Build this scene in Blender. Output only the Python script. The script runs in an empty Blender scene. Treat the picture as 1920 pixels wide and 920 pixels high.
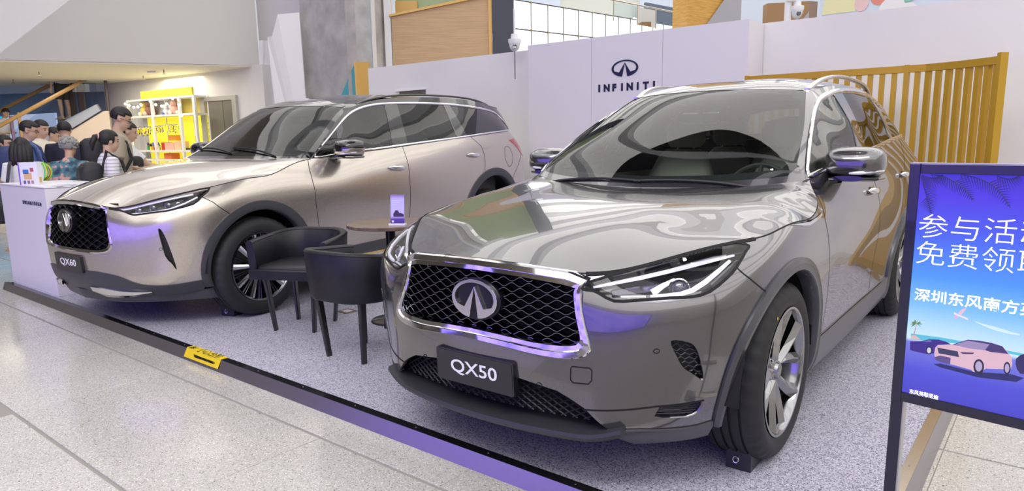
import bpy, bmesh, math, random, time
import numpy as np
from mathutils import Vector, Matrix
from mathutils.geometry import delaunay_2d_cdt
T0 = time.time()
random.seed(7)
PI = math.pi
scene = bpy.context.scene
COL = scene.collection
R = math.radians
# ---------------------------------------------------------------- camera (z = 0 is the top of the display platform)
F_PX, PITCH, ROLL, CAM_H, CY = 1288.558, 0.17243, -0.01600, 1.3309, 481.754
cam_d = bpy.data.cameras.new('camera'); cam = bpy.data.objects.new('camera', cam_d); COL.objects.link(cam)
cam_d.sensor_fit = 'HORIZONTAL'; cam_d.sensor_width = 36.0; cam_d.lens = F_PX / 1920 * 36
cam_d.shift_y = (CY - 460) / 1920; cam_d.clip_start = .05; cam_d.clip_end = 200
_f = Vector((0, math.cos(PITCH), -math.sin(PITCH))); _u = Vector((0, math.sin(PITCH), math.cos(PITCH))); _r = Vector((1, 0, 0))
_c, _s = math.cos(ROLL), math.sin(ROLL)
_X = _r * _c + _u * _s; _U = -_r * _s + _u * _c
cam.matrix_world = Matrix(((_X.x, _U.x, -_f.x, 0), (_X.y, _U.y, -_f.y, 0), (_X.z, _U.z, -_f.z, CAM_H), (0, 0, 0, 1)))
scene.camera = cam
scene.view_settings.view_transform = 'Standard'; scene.view_settings.look = 'None'
scene.view_settings.exposure = 0.26; scene.view_settings.gamma = 1.0; scene.view_settings.use_curve_mapping = False
# ---------------------------------------------------------------- world and large lights
world = bpy.data.worlds.new('world'); scene.world = world; world.use_nodes = True
world.node_tree.nodes['Background'].inputs[0].default_value = (.93, .93, 1.0, 1)
world.node_tree.nodes['Background'].inputs[1].default_value = .55
STAGE_ROT = -0.6777                      # the stage front runs this way
CAR50 = (.3706, 3.266, -2.2306); CAR60 = (-2.7235, 5.7647, -2.1643)
def SW(x, y, z=0.0):
    """stage frame (x along the platform front, y into it) to world"""
    c, s = math.cos(STAGE_ROT), math.sin(STAGE_ROT)
    return Vector((x * c - y * s, x * s + y * c, z))
def area_light(name, loc, size, energy, color=(1, 1, 1), target=None, rot=None):
    d = bpy.data.lights.new(name, 'AREA'); d.shape = 'RECTANGLE'; d.size, d.size_y = size; d.energy = energy; d.color = color
    o = bpy.data.objects.new(name, d); COL.objects.link(o); o.location = loc
    if target is not None: o.rotation_euler = (Vector(target) - Vector(loc)).to_track_quat('-Z', 'Y').to_euler()
    elif rot: o.rotation_euler = rot
    return o
#LIGHTS
# ---------------------------------------------------------------- surface maths (numpy only)
def _basis(kn, t, der=False):
    """cardinal basis of the natural cubic spline through knots kn"""
    n = len(kn); h = np.diff(kn)
    A = np.eye(n); R = np.zeros((n, n))
    for i in range(1, n - 1):
        A[i, i - 1] = h[i - 1]; A[i, i] = 2 * (h[i - 1] + h[i]); A[i, i + 1] = h[i]
        R[i, i - 1] = 6 / h[i - 1]; R[i, i + 1] = 6 / h[i]; R[i, i] = -6 / h[i - 1] - 6 / h[i]
    M = np.linalg.solve(A, R)
    t = np.clip(np.asarray(t, float), kn[0], kn[-1])
    i = np.clip(np.searchsorted(kn, t, 'right') - 1, 0, n - 2)
    hi = h[i]; a = (kn[i + 1] - t) / hi; b = 1 - a
    W = np.zeros((len(t), n)); r = np.arange(len(t))
    if not der:
        W[r, i] += a; W[r, i + 1] += b
        W += ((a**3 - a) * hi**2 / 6)[:, None] * M[i] + ((b**3 - b) * hi**2 / 6)[:, None] * M[i + 1]
    else:
        W[r, i] -= 1 / hi; W[r, i + 1] += 1 / hi
        W += (-(3 * a * a - 1) * hi / 6)[:, None] * M[i] + ((3 * b * b - 1) * hi / 6)[:, None] * M[i + 1]
    return W

class GridSurf:
    """C2 surface through a grid of points, columns run round the car from the nose, rows run upwards"""
    def __init__(s, G, mir=True, flip=1):
        G = np.array(G, float)
        s.flip = flip; s.u0 = 0.0
        k = 0
        if mir:
            E = G[1:4][::-1].copy(); E[..., 1] *= -1; G = np.concatenate([E, G]); k = 3
            if abs(G[-1, 0, 1]) < 1e-6:
                E = G[-4:-1][::-1].copy(); E[..., 1] *= -1; G = np.concatenate([G, E])
        du = np.linalg.norm(np.diff(G, axis=0), axis=2).mean(1)
        dv = np.linalg.norm(np.diff(G, axis=1), axis=2)[k:].mean(0)
        s.ku = np.concatenate([[0], np.cumsum(du)]); s.ku -= s.ku[k]
        s.kv = np.concatenate([[0], np.cumsum(dv)])
        s.G = G; s.umax = s.ku[-4] if mir and len(G) > 12 and abs(G[-4, 0, 1]) < 1e-6 else s.ku[-1]
        s.vmax = s.kv[-1]
        U, V = np.meshgrid(np.linspace(0, s.umax, 260), np.linspace(0, s.vmax, 60), indexing='ij')
        s.suv = np.stack([U.ravel(), V.ravel()], 1); s.sp = s.ev(s.suv)[0]
    def ev(s, uv):
        uv = np.asarray(uv, float).reshape(-1, 2)
        Bu = _basis(s.ku, uv[:, 0]); Bv = _basis(s.kv, uv[:, 1])
        Du = _basis(s.ku, uv[:, 0], True); Dv = _basis(s.kv, uv[:, 1], True)
        P = np.einsum('ni,nj,ijk->nk', Bu, Bv, s.G, optimize=True)
        Pu = np.einsum('ni,nj,ijk->nk', Du, Bv, s.G, optimize=True); Pv = np.einsum('ni,nj,ijk->nk', Bu, Dv, s.G, optimize=True)
        N = np.cross(Pu, Pv); N /= np.linalg.norm(N, axis=1)[:, None] + 1e-12
        s._d = (Pu, Pv)
        return P, N * s.flip
    def inv(s, p):
        """closest (u,v) for 3-D points"""
        p = np.asarray(p, float).reshape(-1, 3); out = []
        for q in p:
            out.append(s.suv[np.argmin(((s.sp - q)**2).sum(1))])
        uv = np.array(out)
        for _ in range(8):
            P, N = s.ev(uv); Pu, Pv = s._d; r = p - P
            a = (Pu * Pu).sum(1); b = (Pu * Pv).sum(1); c = (Pv * Pv).sum(1); e = (Pu * r).sum(1); f = (Pv * r).sum(1)
            D = a * c - b * b + 1e-12
            st = np.stack([(c * e - b * f) / D, (a * f - b * e) / D], 1)
            uv = uv + np.clip(st, -.05, .05)
            uv[:, 0] = np.clip(uv[:, 0], 0, s.umax); uv[:, 1] = np.clip(uv[:, 1], 0, s.vmax)
        return uv

class TPS:
    """smooth height field through scattered points; ax = the axis of the height, dom = the two others"""
    def __init__(s, pts, ax, dom, sign=1, sym=False, lam=1e-5):
        p = np.array(pts, float)
        if sym: m = p.copy(); m[:, 1] *= -1; p = np.concatenate([p, m[np.abs(p[:, 1]) > 1e-4]])
        s.ax, s.dom, s.sign = ax, dom, sign
        X = p[:, dom]; n = len(X); s.X = X
        d2 = ((X[:, None] - X[None])**2).sum(2); K = .5 * d2 * np.log(d2 + 1e-12) + lam * np.eye(n)
        A = np.zeros((n + 3, n + 3)); A[:n, :n] = K; A[:n, n] = 1; A[:n, n + 1:] = X; A[n, :n] = 1; A[n + 1:, :n] = X.T
        s.w = np.linalg.solve(A, np.concatenate([p[:, ax], [0, 0, 0]]))
    def ev(s, uv):
        uv = np.asarray(uv, float).reshape(-1, 2); d = uv[:, None] - s.X[None]; d2 = (d**2).sum(2) + 1e-12; L = np.log(d2)
        n = len(s.X); w = s.w
        f = (.5 * d2 * L) @ w[:n] + w[n] + uv @ w[n + 1:]
        g = ((L + 1)[..., None] * d * w[:n][None, :, None]).sum(1) + w[n + 1:]
        P = np.zeros((len(uv), 3)); P[:, s.dom] = uv; P[:, s.ax] = f
        N = np.zeros((len(uv), 3)); N[:, s.dom] = -g; N[:, s.ax] = 1
        N /= np.linalg.norm(N, axis=1)[:, None]
        return P, N * s.sign
    def inv(s, p):
        p = np.asarray(p, float).reshape(-1, 3); return p[:, s.dom].copy()

def resample(pl, step, closed=False):
    pl = np.asarray(pl, float)
    if closed: pl = np.concatenate([pl, pl[:1]])
    out = []
    for a, b in zip(pl[:-1], pl[1:]):
        L = np.linalg.norm(b - a)
        if L < 1e-7: continue
        n = max(1, int(math.ceil(L / step - 1e-6)))
        for k in range(n): out.append(a + (b - a) * k / n)
    if not closed: out.append(pl[-1])
    return np.array(out)

def smooth(pl, n=6, closed=False):
    """Catmull-Rom through the points"""
    p = np.asarray(pl, float); m = len(p); out = []
    rng = range(m) if closed else range(m - 1)
    for i in rng:
        p1, p2 = p[i], p[(i + 1) % m]
        p0 = p[(i - 1) % m] if closed or i > 0 else 2 * p1 - p2
        p3 = p[(i + 2) % m] if closed or i < m - 2 else 2 * p2 - p1
        for k in range(n):
            t = k / n
            out.append(.5 * (2 * p1 + (p2 - p0) * t + (2 * p0 - 5 * p1 + 4 * p2 - p3) * t * t + (3 * p1 - p0 - 3 * p2 + p3) * t**3))
    if not closed: out.append(p[-1])
    return np.array(out)

def pip(pts, poly):
    x, y = pts[:, 0], pts[:, 1]; ins = np.zeros(len(pts), bool); n = len(poly); j = n - 1
    for i in range(n):
        xi, yi = poly[i]; xj, yj = poly[j]
        c = (yi > y) != (yj > y)
        ins ^= c & (x < (xj - xi) * (y - yi) / ((yj - yi) if yj != yi else 1e-12) + xi)
        j = i
    return ins
# ---------------------------------------------------------------- materials
MATS = {}
def mat(name, col=(.8, .8, .8), rough=.5, metal=0., coat=0., coat_rough=.03, spec=.5, emit=None, es=0., trans=0., alpha=1., ior=1.5, coat_ior=1.5, sheen=0.):
    if name in MATS: return MATS[name]
    m = bpy.data.materials.new(name); m.use_nodes = True; b = m.node_tree.nodes['Principled BSDF']
    I = b.inputs
    I['Base Color'].default_value = (*col, 1); I['Roughness'].default_value = rough; I['Metallic'].default_value = metal
    I['Coat Weight'].default_value = coat; I['Coat Roughness'].default_value = coat_rough; I['Coat IOR'].default_value = coat_ior
    I['Specular IOR Level'].default_value = spec; I['IOR'].default_value = ior
    I['Transmission Weight'].default_value = trans; I['Alpha'].default_value = alpha
    if emit: I['Emission Color'].default_value = (*emit, 1); I['Emission Strength'].default_value = es
    m.diffuse_color = (*col, 1); MATS[name] = m
    return m
def nodes(m): return m.node_tree.nodes, m.node_tree.links, m.node_tree.nodes['Principled BSDF']
def noise_col(m, c1, c2, scale=5., detail=4., lo=.35, hi=.65, rough_amt=0., stretch=None, bump=0., bscale=None, coord='Object'):
    N, L, b = nodes(m)
    tc = N.new('ShaderNodeTexCoord'); mp = N.new('ShaderNodeMapping'); L.new(tc.outputs[coord], mp.inputs[0])
    if stretch: mp.inputs['Scale'].default_value = stretch
    n = N.new('ShaderNodeTexNoise'); n.inputs['Scale'].default_value = scale; n.inputs['Detail'].default_value = detail; L.new(mp.outputs[0], n.inputs[0])
    r = N.new('ShaderNodeValToRGB'); r.color_ramp.elements[0].position = lo; r.color_ramp.elements[1].position = hi
    r.color_ramp.elements[0].color = (*c1, 1); r.color_ramp.elements[1].color = (*c2, 1)
    L.new(n.outputs[0], r.inputs[0]); L.new(r.outputs[0], b.inputs['Base Color'])
    if bump:
        n2 = n
        if bscale: n2 = N.new('ShaderNodeTexNoise'); n2.inputs['Scale'].default_value = bscale; n2.inputs['Detail'].default_value = 3; L.new(mp.outputs[0], n2.inputs[0])
        bp = N.new('ShaderNodeBump'); bp.inputs['Strength'].default_value = bump; bp.inputs['Distance'].default_value = .01
        L.new(n2.outputs[0], bp.inputs['Height']); L.new(bp.outputs[0], b.inputs['Normal'])
    return m
def glass_mat(name, tint=(1, 1, 1), ior=1.45, clear=.9):
    """thin pane: tinted straight-through light plus a mirror coat by the angle"""
    if name in MATS: return MATS[name]
    m = bpy.data.materials.new(name); m.use_nodes = True; N = m.node_tree.nodes; L = m.node_tree.links; N.clear()
    o = N.new('ShaderNodeOutputMaterial'); mx = N.new('ShaderNodeMixShader'); t = N.new('ShaderNodeBsdfTransparent'); g = N.new('ShaderNodeBsdfGlossy')
    f = N.new('ShaderNodeFresnel'); f.inputs[0].default_value = ior
    t.inputs[0].default_value = (tint[0] * clear, tint[1] * clear, tint[2] * clear, 1); g.inputs['Roughness'].default_value = .01
    L.new(f.outputs[0], mx.inputs[0]); L.new(t.outputs[0], mx.inputs[1]); L.new(g.outputs[0], mx.inputs[2]); L.new(mx.outputs[0], o.inputs[0])
    m.diffuse_color = (.4, .5, .5, 1); MATS[name] = m
    return m
# ---------------------------------------------------------------- objects
def thing(name, label, cat, loc=(0, 0, 0), rz=0, group=None):
    o = bpy.data.objects.new(name, None); COL.objects.link(o); o.empty_display_size = .1
    o.location = loc; o.rotation_euler = (0, 0, rz); o['label'] = label; o['category'] = cat
    if group: o['group'] = group
    return o
def tag(o, label=None, cat=None, group=None, kind=None):
    if label: o['label'] = label
    if cat: o['category'] = cat
    if group: o['group'] = group
    if kind: o['kind'] = kind
    return o
def link(name, me, m, parent=None, loc=None, rz=None):
    o = bpy.data.objects.new(name, me); COL.objects.link(o)
    if m is not None and not me.materials:
        for mm in (m if isinstance(m, (list, tuple)) else [m]): me.materials.append(mm)
    if parent: o.parent = parent
    if loc is not None: o.location = loc
    if rz is not None: o.rotation_euler = (0, 0, rz)
    return o
def obj(name, bm, m, parent=None, smooth=False, loc=None, rz=None, ang=35):
    me = bpy.data.meshes.new(name); bmesh.ops.recalc_face_normals(bm, faces=bm.faces[:]) if smooth != 'raw' else None
    bm.to_mesh(me); bm.free()
    if smooth:
        me.polygons.foreach_set('use_smooth', [True] * len(me.polygons))
        if smooth != 'all' and smooth != 'raw': me.set_sharp_from_angle(angle=R(ang))
    return link(name, me, m, parent, loc, rz)
def box(bm, x0, x1, y0, y1, z0, z1, M=None, bev=0., mi=0):
    vs = [bm.verts.new(Vector(p)) for p in ((x0, y0, z0), (x1, y0, z0), (x1, y1, z0), (x0, y1, z0), (x0, y0, z1), (x1, y0, z1), (x1, y1, z1), (x0, y1, z1))]
    if M is not None:
        for v in vs: v.co = M @ v.co
    fs = [bm.faces.new([vs[i] for i in q]) for q in ((0, 3, 2, 1), (4, 5, 6, 7), (0, 1, 5, 4), (1, 2, 6, 5), (2, 3, 7, 6), (3, 0, 4, 7))]
    for f in fs: f.material_index = mi
    if bev > 0:
        es = list({e for f in fs for e in f.edges}); bmesh.ops.bevel(bm, geom=es, offset=bev, segments=2, affect='EDGES', profile=.5)
    return bm
def bx(*a, **k):
    bm = bmesh.new(); return box(bm, *a, **k)
def tube(bm, pts, r, n=8, cap=True, close=False, flat=1.0):
    """round tube along points, r a number or a list"""
    pts = [Vector(p) for p in pts]; m = len(pts); rr = r if isinstance(r, (list, tuple)) else [r] * m
    rings = []; up = None
    for i, p in enumerate(pts):
        if close: d = pts[(i + 1) % m] - pts[i - 1]
        else: d = pts[min(i + 1, m - 1)] - pts[max(i - 1, 0)]
        d.normalize()
        if up is None: up = Vector((0, 0, 1)) if abs(d.z) < .9 else Vector((1, 0, 0))
        s = d.cross(up); s.normalize(); u = s.cross(d); up = u
        rings.append([bm.verts.new(p + (s * math.cos(2 * PI * k / n) + u * flat * math.sin(2 * PI * k / n)) * rr[i]) for k in range(n)])
    for i in range(m if close else m - 1):
        a, b = rings[i], rings[(i + 1) % m]
        for k in range(n): bm.faces.new((a[k], a[(k + 1) % n], b[(k + 1) % n], b[k]))
    if cap and not close: bm.faces.new(rings[0][::-1]); bm.faces.new(rings[-1])
    return bm
def lathe(bm, prof, n=32, M=None, axis='Z', close=False):
    """revolve (r, h) profile"""
    rings = []
    for r, h in prof:
        ring = []
        for k in range(n):
            a = 2 * PI * k / n; c, s = r * math.cos(a), r * math.sin(a)
            v = Vector((c, s, h)) if axis == 'Z' else Vector((c, h, s))
            ring.append(bm.verts.new(M @ v if M is not None else v))
        rings.append(ring)
    m = len(rings)
    for i in range(m if close else m - 1):
        a, b = rings[i], rings[(i + 1) % m]
        for k in range(n): bm.faces.new((a[k], a[(k + 1) % n], b[(k + 1) % n], b[k]))
    return rings
def prism(bm, poly, h, M=None, z0=0.):
    """extrude a flat polygon (x, y) from z0 to h"""
    a = [bm.verts.new(Vector((x, y, z0))) for x, y in poly]; b = [bm.verts.new(Vector((x, y, h))) for x, y in poly]
    if M is not None:
        for v in a + b: v.co = M @ v.co
    n = len(poly)
    bm.faces.new(a[::-1]); bm.faces.new(b)
    for i in range(n): bm.faces.new((a[i], a[(i + 1) % n], b[(i + 1) % n], b[i]))
    return bm
def text_mesh(s, size=1., depth=.0, align='CENTER', bold=0., spacing=1.):
    c = bpy.data.curves.new('text', 'FONT'); c.body = s; c.size = size; c.extrude = depth; c.align_x = align; c.align_y = 'CENTER'; c.offset = bold; c.space_character = spacing
    c.resolution_u = 3
    o = bpy.data.objects.new('text', c); COL.objects.link(o)
    dg = bpy.context.evaluated_depsgraph_get(); me = bpy.data.meshes.new_from_object(o.evaluated_get(dg))
    bpy.data.objects.remove(o); bpy.data.curves.remove(c)
    me.materials.clear()
    return me
def text(name, s, size, M, m, parent=None, depth=.001, width=None, height=None, **k):
    """lettering as a mesh, placed by matrix M (x to the right, y up), fitted to width/height"""
    me = text_mesh(s, size, depth, **k)
    co = np.empty(len(me.vertices) * 3); me.vertices.foreach_get('co', co); co = co.reshape(-1, 3)
    mn, mx = co.min(0), co.max(0); cen = (mn + mx) / 2
    sx = width / (mx[0] - mn[0]) if width else 1; sy = height / (mx[1] - mn[1]) if height else (sx if width else 1)
    if height and not width: sx = sy
    if k.get('align', 'CENTER') == 'CENTER': co[:, 0] -= cen[0]
    co[:, 1] -= cen[1]
    co[:, 0] *= sx; co[:, 1] *= sy
    co = co @ np.array(M.to_3x3()).T + np.array(M.translation)
    me.vertices.foreach_set('co', co.ravel()); me.update()
    return link(name, me, m, parent)
def frame(o, x, y):
    """matrix with origin o, x axis x, y axis y"""
    x = Vector(x).normalized(); z = x.cross(Vector(y)).normalized(); y = z.cross(x)
    return Matrix(((x.x, y.x, z.x, o[0]), (x.y, y.y, z.y, o[1]), (x.z, y.z, z.z, o[2]), (0, 0, 0, 1)))
# ---------------------------------------------------------------- panels cut from a smooth surface
class Cut:
    def __init__(s, surf, lines, seeds, step, bound=None, fine=None, hole=()):
        """lines: 2-D polylines in the surface's domain; seeds: name -> list of domain points"""
        fine = fine or step * .5
        V = []; E = []
        def add(pl, closed=False):
            k = len(V); V.extend(pl.tolist()); n = len(pl)
            E.extend([(k + i, k + i + 1) for i in range(n - 1)])
            if closed: E.append((k + n - 1, k))
        if bound is not None: add(resample(bound, fine, True), True)
        for pl, cl in lines: add(resample(pl, fine, cl), cl)
        C = np.array(V); lo, hi = C.min(0), C.max(0)
        gx = np.arange(lo[0] + step / 2, hi[0], step); gy = np.arange(lo[1] + step / 2, hi[1], step)
        gx = gx if len(gx) else np.array([(lo[0] + hi[0]) / 2])
        X, Y = np.meshgrid(gx, gy, indexing='ij'); X[:, 1::2] += step * .25
        G = np.stack([X.ravel(), Y.ravel()], 1)
        if bound is not None: G = G[pip(G, np.asarray(bound))]
        # drop interior points too near to a line
        keep = np.ones(len(G), bool)
        for i in range(0, len(G), 400):
            d = ((G[i:i + 400, None] - C[None])**2).sum(2).min(1); keep[i:i + 400] = d > (.45 * step)**2
        G = G[keep]
        r = delaunay_2d_cdt([Vector(p) for p in V] + [Vector(p) for p in G.tolist()], E, [], 0, 1e-5)
        P = np.array([tuple(v) for v in r[0]]); Fs = [tuple(f) for f in r[2]]
        con = {tuple(sorted(e)) for e, oe in zip(r[1], r[4]) if len(oe)}
        em = {}
        for i, f in enumerate(Fs):
            for a, b in zip(f, f[1:] + f[:1]): em.setdefault(tuple(sorted((a, b))), []).append(i)
        comp = -np.ones(len(Fs), int); nc = 0
        cen = np.array([P[list(f)].mean(0) for f in Fs])
        inb = pip(cen, np.asarray(bound)) if bound is not None else np.ones(len(Fs), bool)
        nb = [[] for _ in Fs]
        for e, l in em.items():
            if len(l) == 2 and e not in con: nb[l[0]].append(l[1]); nb[l[1]].append(l[0])
        for i in range(len(Fs)):
            if comp[i] >= 0 or not inb[i]: continue
            st = [i]; comp[i] = nc
            while st:
                q = st.pop()
                for w in nb[q]:
                    if comp[w] < 0 and inb[w]: comp[w] = nc; st.append(w)
            nc += 1
        s.surf, s.P, s.F, s.comp = surf, P, Fs, comp; s.name = {}
        for nm, pts in seeds.items():
            for p in pts:
                j = np.argmin(((cen - np.asarray(p))**2).sum(1) + (comp < 0) * 9)
                s.name.setdefault(comp[j], nm)
        A = {}
        for i, f in enumerate(Fs):
            if comp[i] >= 0:
                a, b, c = P[list(f[:3])]; A[comp[i]] = A.get(comp[i], 0) + abs((b[0] - a[0]) * (c[1] - a[1]) - (b[1] - a[1]) * (c[0] - a[0])) / 2
        s.mid = {k: cen[comp == k].mean(0) for k in A}; s.area = A
        for k, v in A.items():
            if k not in s.name: s.name[k] = None
    def tris(s, nm):
        ks = [k for k, v in s.name.items() if v == nm]
        return [f for f, c in zip(s.F, s.comp) if c in ks]
def panel(name, srcs, m, parent, skirt=.012, off=0., sides=(1,), merge=False, flatn=False):
    """srcs: list of (cut, piece name). One object per side, or a single one with both sides welded"""
    out = []
    groups = [[1, -1]] if merge else [[q] for q in sides]
    for g in groups:
        VP = []; VN = []; FF = []
        for cut, pn in srcs:
            tr = cut.tris(pn)
            if not tr: print('EMPTY', name, pn); continue
            ids = sorted({i for f in tr for i in f}); mp = {i: k for k, i in enumerate(ids)}
            P, N = cut.surf.ev(cut.P[ids]); P = P + N * off
            for q in g:
                k0 = len(VP); S = np.array([1, q, 1.])
                VP.extend((P * S).tolist()); VN.extend((N * S).tolist())
                for f in tr:
                    t = [mp[i] + k0 for i in f]
                    a, b, c = [np.array(VP[i]) for i in t[:3]]
                    if np.dot(np.cross(b - a, c - a), VN[t[0]]) < 0: t = t[::-1]
                    FF.append(t)
        # weld
        key = {}; rm = []; NP = []; NN = []
        for p, n in zip(VP, VN):
            kk = (round(p[0], 4), round(p[1], 4), round(p[2], 4))
            if kk not in key: key[kk] = len(NP); NP.append(p); NN.append(list(n))
            else:
                j = key[kk]; NN[j] = [a + b for a, b in zip(NN[j], n)]
            rm.append(key[kk])
        FF = [[rm[i] for i in t] for t in FF]; FF = [t for t in FF if len(set(t)) == len(t)]
        NN = [list(np.array(n) / (np.linalg.norm(n) + 1e-9)) for n in NN]
        nf = len(FF); faces = list(FF)
        if skirt:
            ec = {}
            for t in FF:
                for a, b in zip(t, t[1:] + t[:1]): ec.setdefault((min(a, b), max(a, b)), []).append((a, b))
            low = {}
            for k, l in ec.items():
                if len(l) == 1:
                    a, b = l[0]
                    for i in (a, b):
                        if i not in low: low[i] = len(NP); NP.append([p - n * skirt for p, n in zip(NP[i], NN[i])]); NN.append(NN[i])
                    faces.append([b, a, low[a], low[b]])
        me = bpy.data.meshes.new(name); me.from_pydata(NP, [], faces)
        me.polygons.foreach_set('use_smooth', [True] * len(me.polygons)); me.update()
        nl = []
        for pi_, p in enumerate(me.polygons):
            for li in p.loop_indices:
                nl.append(NN[me.loops[li].vertex_index] if pi_ < nf else (0, 0, 0))
        me.normals_split_custom_set(nl)
        out.append(link(name, me, m, parent))
    return out
def sweep_band(name, surf, outer, inner, m, parent, prof, sides=(1,), closed=True, n=None):
    """solid band between two matching outlines on a surface; prof = [(t across 0..1, lift off the surface)]"""
    outer = np.asarray(outer); inner = np.asarray(inner); k = len(outer); out = []
    rows = []
    for t, h in prof:
        P, N = surf.ev(outer * (1 - t) + inner * t); rows.append(P + N * h)
    for q in sides:
        bm = bmesh.new(); S = np.array([1, q, 1.])
        vr = [[bm.verts.new(p * S) for p in r] for r in rows]
        for a, b in zip(vr[:-1], vr[1:]):
            for i in range(k if closed else k - 1):
                f = (a[i], a[(i + 1) % k], b[(i + 1) % k], b[i])
                bm.faces.new(f if q > 0 else f[::-1])
        out.append(obj(name, bm, m, parent, smooth=True, ang=50))
    return out
def ribbon(bm, surf, pl, w=.005, off=.0012, sides=(1, -1)):
    """thin dark strip along a shut line"""
    pl = resample(pl, .03); P, N = surf.ev(pl)
    T = np.gradient(P, axis=0); B = np.cross(N, T); B /= np.linalg.norm(B, axis=1)[:, None] + 1e-9
    for q in sides:
        S = np.array([1, q, 1.]); a = [bm.verts.new((p + b * w / 2 + n * off) * S) for p, b, n in zip(P, B, N)]; b_ = [bm.verts.new((p - b * w / 2 + n * off) * S) for p, b, n in zip(P, B, N)]
        for i in range(len(a) - 1): bm.faces.new((a[i], a[i + 1], b_[i + 1], b_[i]))
def mirror_obj(o, parent=None):
    """a mirrored twin (y to -y) of a part"""
    me = o.data.copy(); co = np.empty(len(me.vertices) * 3); me.vertices.foreach_get('co', co); co = co.reshape(-1, 3); co[:, 1] *= -1
    me.vertices.foreach_set('co', co.ravel()); me.flip_normals(); me.update()
    n = link(o.name.split('.')[0], me, None, parent or o.parent)
    return n
# ---------------------------------------------------------------- grey crossover: lower shell columns from the nose round the left side to the tail (x forward, y left, z up)
C50 = [
 [(.75,0,.20),(.835,0,.27),(.845,0,.36),(.855,0,.47),(.86,0,.60),(.845,0,.74),(.795,0,.865)],
 [(.745,.22,.20),(.825,.22,.27),(.835,.22,.36),(.845,.22,.47),(.848,.22,.60),(.832,.22,.74),(.782,.22,.861)],
 [(.72,.40,.20),(.795,.40,.27),(.81,.40,.36),(.818,.40,.47),(.818,.40,.60),(.80,.40,.74),(.752,.40,.848)],
 [(.67,.54,.205),(.745,.55,.275),(.762,.55,.36),(.765,.555,.47),(.765,.56,.60),(.74,.555,.745),(.655,.54,.857)],
 [(.58,.68,.215),(.655,.69,.285),(.672,.695,.37),(.68,.70,.475),(.685,.705,.61),(.66,.70,.765),(.48,.68,.900)],
 [(.48,.78,.225),(.555,.79,.30),(.575,.805,.385),(.59,.812,.485),(.592,.825,.62),(.565,.82,.79),(.32,.80,.934)],
 [(.36,.84,.235),(.43,.86,.315),(.455,.88,.40),(.475,.89,.50),(.478,.90,.64),(.45,.893,.81),(.18,.87,.944)],
 [(.24,.88,.24),(.28,.905,.32),(.30,.92,.41),(.31,.932,.52),(.31,.94,.67),(.28,.935,.84),(.05,.897,.959)],
 [(.05,.89,.24),(.05,.92,.32),(.05,.935,.42),(.05,.948,.54),(.05,.958,.69),(.04,.955,.86),(-.12,.917,.972)],
 [(-.25,.89,.24),(-.25,.92,.32),(-.25,.935,.42),(-.25,.948,.54),(-.25,.957,.70),(-.26,.955,.86),(-.30,.928,.974)],
 [(-.50,.89,.22),(-.50,.92,.29),(-.50,.932,.40),(-.50,.942,.54),(-.50,.952,.70),(-.52,.950,.87),(-.55,.885,1.03)],
 [(-.72,.89,.21),(-.72,.92,.28),(-.72,.925,.39),(-.72,.934,.54),(-.72,.95,.71),(-.74,.945,.90),(-.74,.80,1.106)],
 [(-1.05,.89,.205),(-1.05,.92,.275),(-1.05,.92,.385),(-1.05,.928,.54),(-1.05,.95,.72),(-1.05,.94,.93),(-1.05,.835,1.140)],
 [(-1.5,.89,.205),(-1.5,.92,.275),(-1.5,.918,.385),(-1.5,.926,.54),(-1.5,.95,.73),(-1.5,.94,.96),(-1.5,.85,1.185)],
 [(-1.95,.89,.205),(-1.95,.92,.275),(-1.95,.922,.385),(-1.95,.932,.54),(-1.95,.953,.74),(-1.95,.942,.99),(-1.95,.86,1.222)],
 [(-2.35,.89,.21),(-2.35,.92,.28),(-2.35,.932,.40),(-2.35,.945,.55),(-2.35,.963,.76),(-2.35,.948,1.02),(-2.35,.86,1.255)],
 [(-2.8,.89,.23),(-2.8,.92,.32),(-2.8,.945,.43),(-2.8,.958,.57),(-2.8,.975,.80),(-2.8,.950,1.05),(-2.8,.855,1.278)],
 [(-3.15,.88,.24),(-3.15,.91,.32),(-3.15,.93,.43),(-3.15,.945,.57),(-3.15,.972,.82),(-3.15,.945,1.06),(-3.12,.83,1.287)],
 [(-3.42,.82,.25),(-3.45,.86,.33),(-3.45,.885,.43),(-3.46,.905,.57),(-3.47,.935,.82),(-3.44,.915,1.06),(-3.36,.77,1.29)],
 [(-3.60,.70,.26),(-3.65,.75,.34),(-3.67,.78,.44),(-3.69,.79,.57),(-3.69,.82,.82),(-3.63,.80,1.06),(-3.52,.67,1.285)],
 [(-3.68,.48,.27),(-3.74,.52,.35),(-3.77,.55,.45),(-3.79,.56,.58),(-3.78,.55,.79),(-3.71,.53,1.06),(-3.60,.47,1.28)],
 [(-3.72,.25,.28),(-3.78,.27,.36),(-3.81,.28,.46),(-3.83,.28,.59),(-3.82,.28,.80),(-3.75,.27,1.06),(-3.635,.24,1.278)],
 [(-3.73,0,.28),(-3.79,0,.36),(-3.82,0,.46),(-3.84,0,.60),(-3.83,0,.80),(-3.76,0,1.06),(-3.645,0,1.277)]]
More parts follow.
